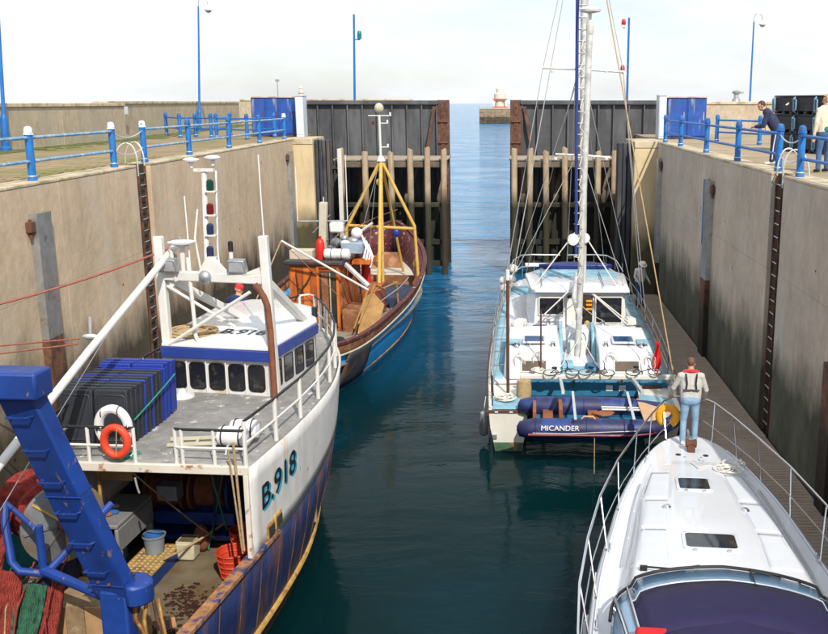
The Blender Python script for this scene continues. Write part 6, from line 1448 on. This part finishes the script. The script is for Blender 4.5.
# matt non-slip panels moulded into the foredeck
for s in (1, -1):
    for ya, yb_ in ((-0.1, 1.2), (1.3, 2.6), (2.7, 4.2)):
        b = MB(); b.grid(lambda u, v, s=s, ya=ya, yb_=yb_: (s*(0.68-0.06*max(0, ya+(yb_-ya)*v-1)+(mh(ya+(yb_-ya)*v)*0.70-0.68+0.06*max(0, ya+(yb_-ya)*v-1))*u), ya+(yb_-ya)*v, deck_z(s*(0.68-0.06*max(0, ya+(yb_-ya)*v-1)+(mh(ya+(yb_-ya)*v)*0.70-0.68+0.06*max(0, ya+(yb_-ya)*v-1))*u), ya+(yb_-ya)*v)+0.006), 8, 14)
        b.build('nonslip_panel', 'nonslip', MY, solid=0.004, ang=60)
# seam round the coachroof, stanchion bases, hatch hinges, vents
for s in (1, -1):
    MB().tube([(s*0.78*mh(y), y, deck_z(s*0.78*mh(y), y)+0.002) for y in frange(-0.6, 4.7, 30)], 0.006, 5).build('deck_seam', 'galv', MY)
    for by in (6.15, 5.2, 4.0, 2.5, 0.9, -0.6, -1.9):
        MB().lathe([(0.045, 0), (0.045, 0.012), (0.022, 0.02), (0.02, 0.06)], (s*(mh(by)-0.06), by, mz(by)), 10).build('stanchion_base', 'chrome', MY)
    MB().lathe([(0.07, 0), (0.075, 0.02), (0.05, 0.05), (0.01, 0.055)], (s*0.62, 2.2, deck_z(0.62, 2.2)), 14).build('mushroom_vent', 'chrome', MY)
for x, y in ((-0.25, 3.05), (0.05, 3.05), (-0.3, 0.37), (0.18, 0.37)):
    MB().box((x, y, deck_z(x, y)+0.02), (0.06, 0.05, 0.02)).build('hatch_hinge', 'chrome', MY)
MB().tube([(-0.9, 4.55, deck_z(-0.9, 4.55)+0.004), (-0.45, 4.75, deck_z(-.45, 4.75)+0.004), (0, 4.80, deck_z(0, 4.8)+0.004), (0.45, 4.75, deck_z(.45, 4.75)+0.004), (0.9, 4.55, deck_z(.9, 4.55)+0.004)], 0.006, 5).build('deck_seam', 'galv', MY)
# windlass, anchor and a heap of line on the foredeck
wn_ = MB(); wn_.b2((-0.07, 5.45, 1.56), (0.07, 5.75, 1.68)); wn_.lathe([(0.05, -0.11), (0.09, -0.10), (0.06, 0), (0.09, 0.10), (0.05, 0.11)], (0, 5.6, 1.70), 12, axis='X'); wn_.build('windlass', 'rust', MY, bevel=0.01)
MB().tube([(0, 5.75, 1.62), (0, 6.6, 1.62)], 0.03, 6).build('anchor_chain', 'galv', MY)
for s in (-1, 1): MB().lathe([(0.05, 0), (0.055, 0.015), (0.02, 0.02)], (s*0.26, 5.3, deck_z(0.26, 5.3)), 12).build('deck_filler', 'black', MY)
for i in range(8): MB().lathe([(0.022, 0), (0.022, 0.01)], (random.uniform(-.3, .3), random.uniform(4.9, 5.3), deck_z(0.2, 5.1)+0.002), 8).build('fitting', 'galv', MY)
b = MB()
for i in range(9): 
    x, y = 0.62+random.uniform(-.12, .12), 4.55+random.uniform(-.2, .2); b.torus((x, y, deck_z(x, y)+0.02+0.008*i), random.uniform(.08, .22), 0.013, n=18, m=5, sq=random.uniform(.5, 1))
b.tube([(0.5, 4.5, deck_z(.5, 4.5)+0.02), (0.25, 4.62, deck_z(.25, 4.6)+0.02), (0.05, 4.4, deck_z(0, 4.4)+0.02), (-0.05, 4.75, deck_z(0, 4.7)+0.02)], 0.012, 5)
b.build('line_heap', 'rope_white', MY, kind='stuff')
# windscreen, purple cover, side windows
base = [(-1.47, -6.0), (-1.48, -3.4), (-1.47, -1.75), (-1.41, -1.22), (-1.26, -0.90), (-1.02, -0.68), (-0.70, -0.54), (-0.35, -0.47), (0, -0.45), (0.35, -0.47), (0.70, -0.54), (1.02, -0.68), (1.26, -0.90), (1.41, -1.22), (1.47, -1.75), (1.48, -3.4), (1.47, -6.0)]
def bp(i):
    i = max(0.0, min(len(base)-1.0, float(i))); k = min(int(i), len(base)-2); t = i-k
    p = [base[max(0, k-1)], base[k], base[k+1], base[min(len(base)-1, k+2)]]
    return tuple(0.5*(2*p[1][a]+(p[2][a]-p[0][a])*t+(2*p[0][a]-5*p[1][a]+4*p[2][a]-p[3][a])*t*t+(3*p[1][a]-p[0][a]-3*p[2][a]+p[3][a])*t**3) for a in (0, 1))
def scr(i, t, o=0.0):
    x, y = bp(i); zb_ = 1.93 if abs(x) > 1.2 else 2.02+0.06*(1-abs(x)/1.2)
    zb_ = max(zb_, deck_z(x, max(y, -6.9))-0.02)
    ty = -1.75 if y > -3 else 0; k = max(0, min(1, (y+3.4)/2.6))
    return Vector((x*(1-0.14*t)*(1+o), y-1.9*t*k+o*(1 if y > -1.5 else 0), zb_+0.34*t-0.10*t*t+o*2.2))
N_ = len(base)
b = MB(); b.tube([scr(i, -0.01, 0.012) for i in frange(2, 14, 48)], 0.022, 6); b.build('screen_seal', 'black', MY)
b = MB(); b.rings([[scr(i, t) for i in frange(0, N_-1, 64)] for t in (0, 0.2, 0.4, 0.6, 0.8, 1.0)], cap=False, open_ring=True); b.build('windscreen', 'screen_glass', MY, solid=0.012, ang=60)
b = MB(); b.rings([[scr(i, t, 0.012) for i in frange(4, N_-1, 48)] for t in (0.30, 0.5, 0.75, 1.0)], cap=False, open_ring=True)
top = [scr(i, 1.0, 0.012) for i in range(0, N_)]
b.build('screen_cover', 'cover_purple', MY, solid=0.008, ang=60)
b = MB(); tops = [scr(i, 1.0, 0.012) for i in frange(0, N_-1, 64)]; N_ = len(tops)
half = N_//2
rows = []
for k in range(half+1): rows.append((tops[k], tops[N_-1-k]))
rr2 = [[a.lerp(c, u)+Vector((0, 0, 0.05*math.sin(math.pi*u))) for u in frange(0, 1, 10)] for a, c in rows]
b.rings(rr2, cap=False, open_ring=True); b.build('canopy', 'cover_purple', MY, solid=0.01, ang=60)
MB().tube([scr(4, t, 0.016) for t in frange(0, 1, 6)], 0.02, 6).build('screen_pillar', 'chrome', MY)
MB().tube([scr(12, t, 0.016) for t in frange(0, 1, 6)], 0.02, 6).build('screen_pillar', 'chrome', MY)
MB().tube([scr(9, t, 0.016) for t in frange(0, 0.33, 4)], 0.014, 6).build('screen_pillar', 'black', MY)
MB().tube([scr(i, 0.30, 0.018) for i in frange(4, 14, 40)], 0.009, 6).build('cover_hem', 'galv_light', MY)
ar = [scr(3, 0.02, 0.02)] + [scr(3, 0.3, 0.02), scr(3, 0.6, 0.02), scr(3, 0.9, 0.02)] + [scr(2, 0.98, 0.02), scr(1, 0.98, 0.02)]
MB().tube(ar, 0.028, 8).build('side_window_frame', 'chrome', MY)
b = MB(); b.rings([[scr(i, t, 0.014) for i in (0, 1)] + [scr(1, t, 0.014).lerp(scr(2, t, 0.014), 0.3)] for t in (0.05, 1.0)], cap=False, open_ring=True); b.build('side_curtain', 'cover_purple', MY, solid=0.006)
for p in ([(-1.05, -0.30, 0), (-0.65, -0.44, 0), (-0.30, -0.40, 0)], [(0.95, -0.60, 0), (0.6, -0.50, 0), (0.15, -0.40, 0)]):
    MB().tube([(x, y, deck_z(x, y)+0.06+0.03*i) for i, (x, y, _) in enumerate(p)], 0.014, 6).build('wiper_arm', 'black', MY)
    MB().box((p[0][0], p[0][1], deck_z(p[0][0], p[0][1])+0.04), (0.10, 0.06, 0.06)).build('wiper_motor', 'black', MY)
MB().b2((-1.2, -2.9, 2.05), (-0.8, -2.4, 2.3)).build('cockpit_cushion', 'flag_red', MY, bevel=0.05)
MB().b2((-1.4, -6.5, 1.75), (1.4, -1.5, 1.85)).build('cockpit_sole', 'gelcoat', MY)
mf = thing('boat_fender', 'white fender hung over the motor yacht port side', 'fender', (1.12, 12.1, 0.75))
MB().lathe([(0.02, 0), (0.10, 0.05), (0.115, 0.14), (0.115, 0.5), (0.08, 0.6), (0.03, 0.64)], n=14).build('body', 'white_clean', mf); MB().tube([(0, 0, 0.64), (0.05, 0.02, 1.25)], 0.01, 5).build('lanyard', 'rope_white', mf)
# ================================================================== PEOPLE
mat('skin', (0.50, 0.27, 0.185), 0.55, var=0.08, vscale=20); mat('hair_brown', (0.075, 0.040, 0.022), 0.7, var=0.3, vscale=40); mat('hair_blond', (0.50, 0.34, 0.15), 0.65, var=0.25, vscale=40)
mat('hair_cropped', (0.13, 0.065, 0.04), 0.7, var=0.2, vscale=40)
mat('sweat_grey', (0.44, 0.43, 0.41), 0.9, var=0.1, vscale=8, bump=0.9, bscale=11); mat('jeans_pale', (0.20, 0.32, 0.46), 0.9, var=0.2, vscale=8, bump=0.9, bscale=11); mat('jeans_dark', (0.05, 0.11, 0.24), 0.9, var=0.2, vscale=8, bump=0.9, bscale=11)
mat('track_navy', (0.022, 0.028, 0.075), 0.8, var=0.2, vscale=8, bump=0.9, bscale=11); mat('jacket_cream', (0.62, 0.56, 0.44), 0.9, var=0.1, vscale=8, bump=0.9, bscale=11); mat('top_teal', (0.01, 0.18, 0.17), 0.8)
mat('shirt_pale', (0.50, 0.53, 0.56), 0.9, var=0.12, vscale=8, bump=0.9, bscale=11); mat('hat_white', (0.74, 0.72, 0.66), 0.9, var=0.06); mat('shoe_white', (0.7, 0.7, 0.7), 0.6); mat('shoe_dark', (0.03, 0.025, 0.02), 0.6)
mat('vest_cream', (0.66, 0.63, 0.56), 0.9, var=0.1, vscale=8); mat('crew_blue', (0.020, 0.026, 0.11), 0.85, var=0.2); mat('harness_red', (0.60, 0.03, 0.03), 0.7); mat('bag_yellow', (0.72, 0.33, 0.015), 0.6, var=0.12, vscale=6); mat('eye_dark', (0.02, 0.015, 0.012), 0.3); mat('stripe_white', (0.75, 0.75, 0.75), 0.8); mat('lip', (0.38, 0.14, 0.11), 0.5)
def V(*a): return Vector(a)
def person(label, loc, rz, J, cloth, voxel=0.011, bulk=1.12):
    """J: joints in metres facing +Y; cloth: material of every body segment. One remeshed skin, coloured by nearest segment."""
    t = thing('person', label, 'person', loc, rz)
    segs = []      # (p0, p1, r0, r1, material)
    def S(a, b, r0, r1, m_): k_ = bulk if r0 > 0.042 and m_ != 'skin' else 1.0; segs.append((Vector(a), Vector(b), r0*k_, r1*k_, m_))
    hp, ch, nk, hd_ = J['pelvis'], J['chest'], J['neck'], J['head']
    up = (nk-hp).normalized(); side = J['sR']-J['sL']; side.normalize()
    fwd = up.cross(side)*-1; fwd = side.cross(up)*-1
    if 'fwd' in J: fwd = J['fwd']
    for dx in (-0.075, 0.0, 0.075):
        S(hp+side*dx, ch+side*dx*1.25, 0.118, 0.118, cloth['torso']); S(ch+side*dx*1.25, nk-up*0.05+side*dx*1.15, 0.115, 0.085, cloth['torso'])
    S(hp-up*0.02+side*-0.07, hp-up*0.02+side*0.07, 0.125, 0.125, cloth['legs'])
    S(nk-up*0.06, hd_-up*0.02, 0.062, 0.055, 'skin')
    for k in ('L', 'R'):
        S(J['s'+k], J['e'+k], 0.062, 0.048, cloth['arms']); S(J['e'+k], J['w'+k], 0.046, 0.034, cloth['fore'])
        S(nk-up*0.07, J['s'+k], 0.07, 0.066, cloth['torso'])
        # hand: palm, four fingers, thumb
        d = (J['w'+k]-J['e'+k]).normalized(); hd2 = J.get('hand'+k, d); hd2 = hd2.normalized()
        w = J['w'+k]; lat = hd2.cross(V(0, 0, 1) if abs(hd2.z) < 0.8 else fwd).normalized(); pn = lat.cross(hd2)
        curl = J.get('curl'+k, V(0, 0, -1)) 
        S(w, w+hd2*0.085, 0.028, 0.032, 'skin'); S(w+hd2*0.03+lat*0.018, w+hd2*0.085+lat*0.03, 0.02, 0.018, 'skin'); S(w+hd2*0.03-lat*0.018, w+hd2*0.085-lat*0.03, 0.02, 0.018, 'skin')
        for q, ln in ((-0.033, 0.062), (-0.011, 0.078), (0.011, 0.074), (0.033, 0.056)):
            a = w+hd2*0.088+lat*q; b_ = a+hd2*ln*0.5+curl*ln*0.18; c_ = b_+hd2*ln*0.3+curl*ln*0.42
            S(a, b_, 0.0095, 0.009, 'skin'); S(b_, c_, 0.009, 0.008, 'skin')
        sg_ = 1 if (side.dot(lat)*(1 if k == 'L' else -1)) > 0 else -1
        a = w+hd2*0.03+lat*0.034*sg_; b_ = a+hd2*0.035+lat*0.022*sg_; S(a, b_, 0.013, 0.011, 'skin'); S(b_, b_+hd2*0.026+curl*0.012, 0.011, 0.009, 'skin')
        S(J['h'+k], J['k'+k], 0.088, 0.062, cloth['legs']); S(J['k'+k], J['a'+k]+V(0, 0, 0.02), 0.060, 0.052, cloth['legs'])
        f_ = J.get('foot'+k, V(0, 1, 0)); a = J['a'+k]
        S(a+V(0, 0, -0.03)-f_*0.04, a+V(0, 0, -0.05)+f_*0.15, 0.042, 0.036, cloth['shoes']); S(a, a-V(0, 0, 0.02), 0.045, 0.042, cloth['shoes'])
    m = MB()
    for a, b_, r0, r1, _ in segs:
        if (b_-a).length > 1e-4: m.tube([a, b_], 0, 12, rad=[r0, r1])
        m.ell(a, (r0, r0, r0), 12, 8); m.ell(b_, (r1, r1, r1), 12, 8)
    # head: skull, jaw, nose, brow, ears
    hf = J.get('hface', fwd).normalized(); hs = hf.cross(V(0, 0, 1)).normalized(); hu = hs.cross(hf)
    Mh = Matrix((hs, hf, hu)).transposed()
    def hp_(x, y, z): return hd_+Mh @ V(x, y, z)
    m.ell(hp_(0, -0.008, 0.035), (0.076, 0.094, 0.092), 16, 12, Mh); m.ell(hp_(0, 0.022, -0.03), (0.058, 0.066, 0.082), 14, 10, Mh)
    m.ell(hp_(0, 0.094, -0.008), (0.012, 0.02, 0.026), 8, 6, Mh); m.ell(hp_(0, 0.080, -0.058), (0.024, 0.012, 0.009), 8, 5, Mh)
    m.ell(hp_(0, 0.080, 0.035), (0.05, 0.014, 0.010), 8, 5, Mh)
    for s in (-1, 1): m.ell(hp_(s*0.078, -0.005, 0.0), (0.010, 0.022, 0.034), 8, 6, Mh)
    me = m.mesh('tmp', 'skin'); tmp = bpy.data.objects.new('tmp_body', me); COL.objects.link(tmp)
    q = tmp.modifiers.new('r', 'REMESH'); q.mode = 'VOXEL'; q.voxel_size = voxel; q.use_smooth_shade = True
    q2 = tmp.modifiers.new('s', 'SMOOTH'); q2.factor = 0.5; q2.iterations = 3
    dg = bpy.context.evaluated_depsgraph_get(); bme = bpy.data.meshes.new_from_object(tmp.evaluated_get(dg)); bpy.data.objects.remove(tmp)
    names = ['skin']+[c for c in dict.fromkeys(s[4] for s in segs) if c != 'skin']
    bme.materials.clear()
    for n_ in names: bme.materials.append(MATS[n_])
    idx = []
    for p in bme.polygons:
        c = p.center; best = 1e9; bm_i = 0
        if (c-hd_).dot(hu) > -0.10 and (c-hd_).length < 0.16: bm_i = 0
        else:
            for a, b_, r0, r1, mm in segs:
                ab = b_-a; L2 = ab.length_squared; t_ = 0 if L2 < 1e-9 else max(0, min(1, (c-a).dot(ab)/L2))
                dd = (c-a-ab*t_).length-(r0+(r1-r0)*t_)
                if dd < best: best = dd; bm_i = names.index(mm)
        idx.append(bm_i)
    bme.polygons.foreach_set('material_index', idx); bme.polygons.foreach_set('use_smooth', [True]*len(bme.polygons)); bme.name = 'body'
    bo = bpy.data.objects.new('body', bme); COL.objects.link(bo); bo.parent = t
    for s in (-1, 1): MB().ell(hp_(s*0.03, 0.083, 0.018), (0.011, 0.006, 0.007), 8, 5, Mh).build('eye', 'eye_dark', bo)
    return t, bo, hp_, Mh, dict(up=up, side=side, fwd=fwd)
def stand(**kw):
    J = dict(pelvis=V(0, 0, 0.96), chest=V(0, 0.0, 1.24), neck=V(0, 0, 1.49), head=V(0, 0.02, 1.63), sL=V(-0.185, 0, 1.41), sR=V(0.185, 0, 1.41),
             eL=V(-0.25, 0.0, 1.13), eR=V(0.25, 0.0, 1.13), wL=V(-0.26, 0.10, 0.90), wR=V(0.26, 0.10, 0.90),
             hL=V(-0.095, 0, 0.90), hR=V(0.095, 0, 0.90), kL=V(-0.115, 0.03, 0.50), kR=V(0.115, 0.03, 0.50), aL=V(-0.12, 0, 0.085), aR=V(0.12, 0, 0.085), fwd=V(0, 1, 0))
    J.update(kw); return J
def hair_cap(bo, hp_, Mh, m_, back=0.0, low=-0.02, r_=(0.084, 0.102, 0.098)):
    b = MB(); b.ell(hp_(0, -0.018, 0.046), r_, 18, 12, Mh)
    o = b.build('hair', m_, bo)
    # trim the face side
    bm = bmesh.new(); bm.from_mesh(o.data); inv = Mh.transposed(); c0 = hp_(0, 0, 0)
    dl = [v for v in bm.verts if ((inv @ (v.co-c0)).y > 0.045 and (inv @ (v.co-c0)).z < 0.085) or (inv @ (v.co-c0)).z < low-0.02]
    bmesh.ops.delete(bm, geom=dl, context='VERTS'); bm.to_mesh(o.data); bm.free()
    q = o.modifiers.new('thickness', 'SOLIDIFY'); q.thickness = 0.008
    return o

# man on the yacht bow, seen from behind, hands on the pulpit
def on_yacht(x, y, z):
    a = -R(6.5); return (2.92+x*math.cos(a)-y*math.sin(a), 12.5+x*math.sin(a)+y*math.cos(a), z)
J = stand(neck=V(0, 0.09, 1.47), chest=V(0, 0.05, 1.22), head=V(0.0, 0.14, 1.61), sL=V(-0.20, 0.06, 1.39), sR=V(0.20, 0.06, 1.39), eL=V(-0.33, 0.13, 1.12), eR=V(0.31, 0.10, 1.10),
          wL=V(-0.36, 0.36, 0.92), wR=V(0.31, 0.34, 0.90), hL=V(-0.09, 0.0, 0.9), hR=V(0.09, 0.0, 0.9), kL=V(-0.115, 0.04, 0.5), kR=V(0.115, 0.05, 0.5), aL=V(-0.13, -0.05, 0.085), aR=V(0.11, 0.02, 0.085), hface=V(0.05, 0.9, -0.35), handL=V(0, .8, -.6), handR=V(0, .8, -.6))
t, bo, hp_, Mh, ax = person('man standing on the yacht bow in grey sweatshirt, jeans and red-collared harness', on_yacht(-0.02, 5.98, 1.545), -R(5), J, dict(torso='sweat_grey', arms='sweat_grey', fore='sweat_grey', legs='jeans_pale', shoes='shoe_white'))
hair_cap(bo, hp_, Mh, 'hair_cropped', r_=(0.081, 0.099, 0.095))
hv = MB()
def back(x, z): return V(x, -0.085+0.32*max(0, z-1.0)*0.45-0.9*x*x-0.01, z)
for s in (-1, 1): hv.tube([back(s*0.10, 1.15)+V(0, -0.03, 0), back(s*0.085, 1.28)+V(0, -0.035, 0), back(s*0.10, 1.40)+V(0, -0.02, 0), V(s*0.11, 0.05, 1.475), V(s*0.11, 0.15, 1.40), V(s*0.1, 0.19, 1.2)], 0.017, 6)
hv.tube([V(0.185, 0.06, 1.15), back(0.13, 1.14)+V(0, -0.03, 0), back(0, 1.15)+V(0, -0.035, 0), back(-0.13, 1.14)+V(0, -0.03, 0), V(-0.185, 0.06, 1.15)], 0.019, 6)
hv.build('harness', 'black', bo)
cl = MB(); cl.tube([V(-0.12, 0.16, 1.40), V(-0.12, 0.04, 1.49), V(0, -0.005, 1.515), V(0.12, 0.04, 1.49), V(0.12, 0.16, 1.40)], 0.035, 8); cl.build('lifejacket_collar', 'harness_red', bo)
yb = thing('horseshoe_buoy', 'yellow horseshoe lifebuoy hung on the bow rail beside the man', 'lifebuoy', on_yacht(-0.42, 6.50, 1.95), -R(6.5))
MB().tube([(0.17*math.cos(R(a)), 0, 0.18*math.sin(R(a))) for a in range(-65, 246, 18)], 0.085, 10).build('float', 'bag_yellow', yb)
MB().torus((0, -0.01, 0.17), 0.06, 0.014, axis='Y', n=14, m=5).build('strap', 'black', yb)

# man leaning on the right quay railing
J = stand(pelvis=V(0, -0.05, 0.93), chest=V(0, 0.10, 1.16), neck=V(0, 0.24, 1.38), head=V(0, 0.36, 1.49), sL=V(-0.21, 0.19, 1.32), sR=V(0.21, 0.19, 1.32), eL=V(-0.24, 0.28, 1.00), eR=V(0.24, 0.28, 1.0),
          wL=V(-0.14, 0.47, 0.97), wR=V(0.14, 0.47, 0.97), handL=V(0.6, .8, 0), handR=V(-0.6, .8, 0), hL=V(-0.09, -0.05, 0.88), hR=V(0.09, -0.05, 0.88), kL=V(-0.11, 0.0, 0.48), kR=V(0.11, -0.04, 0.48), aL=V(-0.12, 0.02, 0.085), aR=V(0.13, -0.12, 0.085), hface=V(-0.25, 0.9, -0.3))
t, bo, hp_, Mh, ax = person('man in navy tracksuit and white trainers leaning on the quay railing', (6.92, 25.9, QZ), R(75), J, dict(torso='track_navy', arms='track_navy', fore='track_navy', legs='track_navy', shoes='shoe_white'), bulk=1.32)
hair_cap(bo, hp_, Mh, 'hair_brown')
st = MB()
for k, s in (('L', -1), ('R', 1)):
    a, c, d = J['h'+k], J['k'+k], J['a'+k]; st.tube([a+V(s*0.117, 0, -0.04), c+V(s*0.083, 0, 0), d+V(s*0.072, 0, 0.05)], 0.012, 5)
st.build('trouser_stripe', 'stripe_white', bo)

# woman at the right edge, back to the camera
J = stand(pelvis=V(0, 0, 0.92), eL=V(-0.25, -0.02, 1.14), wL=V(-0.27, 0.02, 0.88), eR=V(0.25, 0.0, 1.14), wR=V(0.2, 0.14, 0.95), handL=V(0, 0, -1), aL=V(-0.16, -0.05, 0.085), aR=V(0.14, 0.1, 0.085), kL=V(-0.13, 0.0, 0.5), kR=V(0.12, 0.08, 0.5), hface=V(-0.85, 0.5, -0.1))
t, bo, hp_, Mh, ax = person('blond woman in cream jacket and jeans at the right edge', (7.30, 22.9, QZ), R(12), J, dict(torso='jacket_cream', arms='jacket_cream', fore='jacket_cream', legs='jeans_dark', shoes='shoe_dark'))
hair_cap(bo, hp_, Mh, 'hair_blond', low=-0.09, r_=(0.092, 0.112, 0.118))
MB().lathe([(0.15, 0.93), (0.168, 0.97), (0.165, 1.03), (0.15, 1.05)], (0, 0, 0), 18, cap=False).build('shirt_hem', 'top_teal', bo)

# man in white hat on the walkway
J = stand(chest=V(0, 0.03, 1.23), neck=V(0, 0.07, 1.47), head=V(0, 0.13, 1.60), eL=V(-0.29, 0.02, 1.15), eR=V(0.30, 0.05, 1.15), wL=V(-0.30, 0.18, 0.98), wR=V(0.28, 0.22, 0.98), hface=V(0.1, 0.8, -0.6))
t, bo, hp_, Mh, ax = person('man in white sun hat, pale vest and jeans on the floating walkway', (5.02, 36.9, 0.52), R(215), J, dict(torso='vest_cream', arms='shirt_pale', fore='shirt_pale', legs='jeans_dark', shoes='shoe_dark'))
ht = MB(); ht.lathe([(0.17, 0.045), (0.165, 0.055), (0.105, 0.075), (0.098, 0.13), (0.07, 0.155), (0.01, 0.16)], (0, 0, 0), 20)
ht.v = [tuple(hp_(*v)) for v in ht.v]; ht.build('sun_hat', 'hat_white', bo)

# crewman beyond the trawler wheelhouse
J = stand(head=V(0.02, 0.05, 1.62), hface=V(0.6, 0.7, -0.4), wL=V(-0.15, 0.3, 1.0), wR=V(0.15, 0.3, 1.0), eL=V(-0.27, 0.02, 1.14), eR=V(0.27, 0.02, 1.14))
t, bo, hp_, Mh, ax = person('crewman in dark blue with red cap beyond the trawler wheelhouse', (-5.85, 20.6, 2.62), R(-15), J, dict(torso='crew_blue', arms='crew_blue', fore='crew_blue', legs='track_navy', shoes='shoe_dark'))
ht = MB(); ht.lathe([(0.088, 0.03), (0.098, 0.06), (0.09, 0.11), (0.05, 0.145), (0.01, 0.15)], (0, -0.01, 0), 16); ht.v = [tuple(hp_(*v)) for v in ht.v]; ht.build('cap', 'harness_red', bo)

# ================================================================== fish bins on the right quay
mat('bin_black', (0.020, 0.023, 0.030), 0.55, var=0.3, vscale=3, second=(0.05, 0.055, 0.065), sscale=2); mat('bin_handle', (0.16, 0.30, 0.42), 0.5, var=0.2)
def fish_bin():
    t = thing('fish_bin', 'x', 'fish bin', group='black fish bins stacked on the right quay')
    W_, D_, H_ = 1.16, 1.0, 0.60
    MB().b2((0.02, 0.02, 0.09), (W_-0.02, D_, H_-0.05)).build('shell', 'bin_black', t, bevel=0.03)
    MB().b2((0, 0, H_-0.047), (W_, D_+0.02, H_)).build('rim', 'bin_black', t, bevel=0.015)
    for x in (0.03, W_/2-0.08, W_-0.19): MB().b2((x, 0.02, 0.0), (x+0.16, D_, 0.087)).build('skid', 'bin_black', t)
    for z in (0.2, 0.34): MB().b2((0.12, 0.003, z), (W_-0.12, 0.017, z+0.035)).build('side_rib', 'bin_black', t)
    MB().tube([(0.03, 0.01, 0.06), (0.03, -0.05, 0.10), (0.03, -0.06, 0.48), (0.03, 0.0, 0.54)], 0.032, 8).build('handle', 'bin_handle', t)
    MB().tube([(0.03, -0.05, 0.10), (0.15, -0.05, 0.14), (0.15, -0.05, 0.46), (0.03, -0.06, 0.48)], 0.028, 8).build('handle', 'bin_handle', t)
    return t
b0 = fish_bin(); firstb = True
ang = math.atan2(-1.13, 0.33)
for c in range(4):
    for r_ in range(3):
        o = b0 if firstb else dup(b0); firstb = False
        bx_, by_ = 9.0+0.345*c+random.uniform(-.02, .02), 33.9-1.16*c
        o.location = (bx_, by_, QZ+0.002+r_*0.605); o.rotation_euler = (0, 0, ang+random.uniform(-.02, .02))
        row = ('bottom', 'middle', 'top')[r_]; cc = ('farthest', 'second farthest', 'second nearest', 'nearest')[c]
        o['label'] = 'black fish bin with blue handle, %s of the %s stack' % (row, cc)
bb = MB(); bb.tube([(0, 0, 0), (0.3, 0, 0.18), (0.34, 0, 0.0)], 0.03, 6)
tag(bb.build('bent_scrap', 'rope_white', loc=(9.15, 33.0, QZ+1.5)), 'pale bent strip lying across the farthest top fish bin', 'scrap')
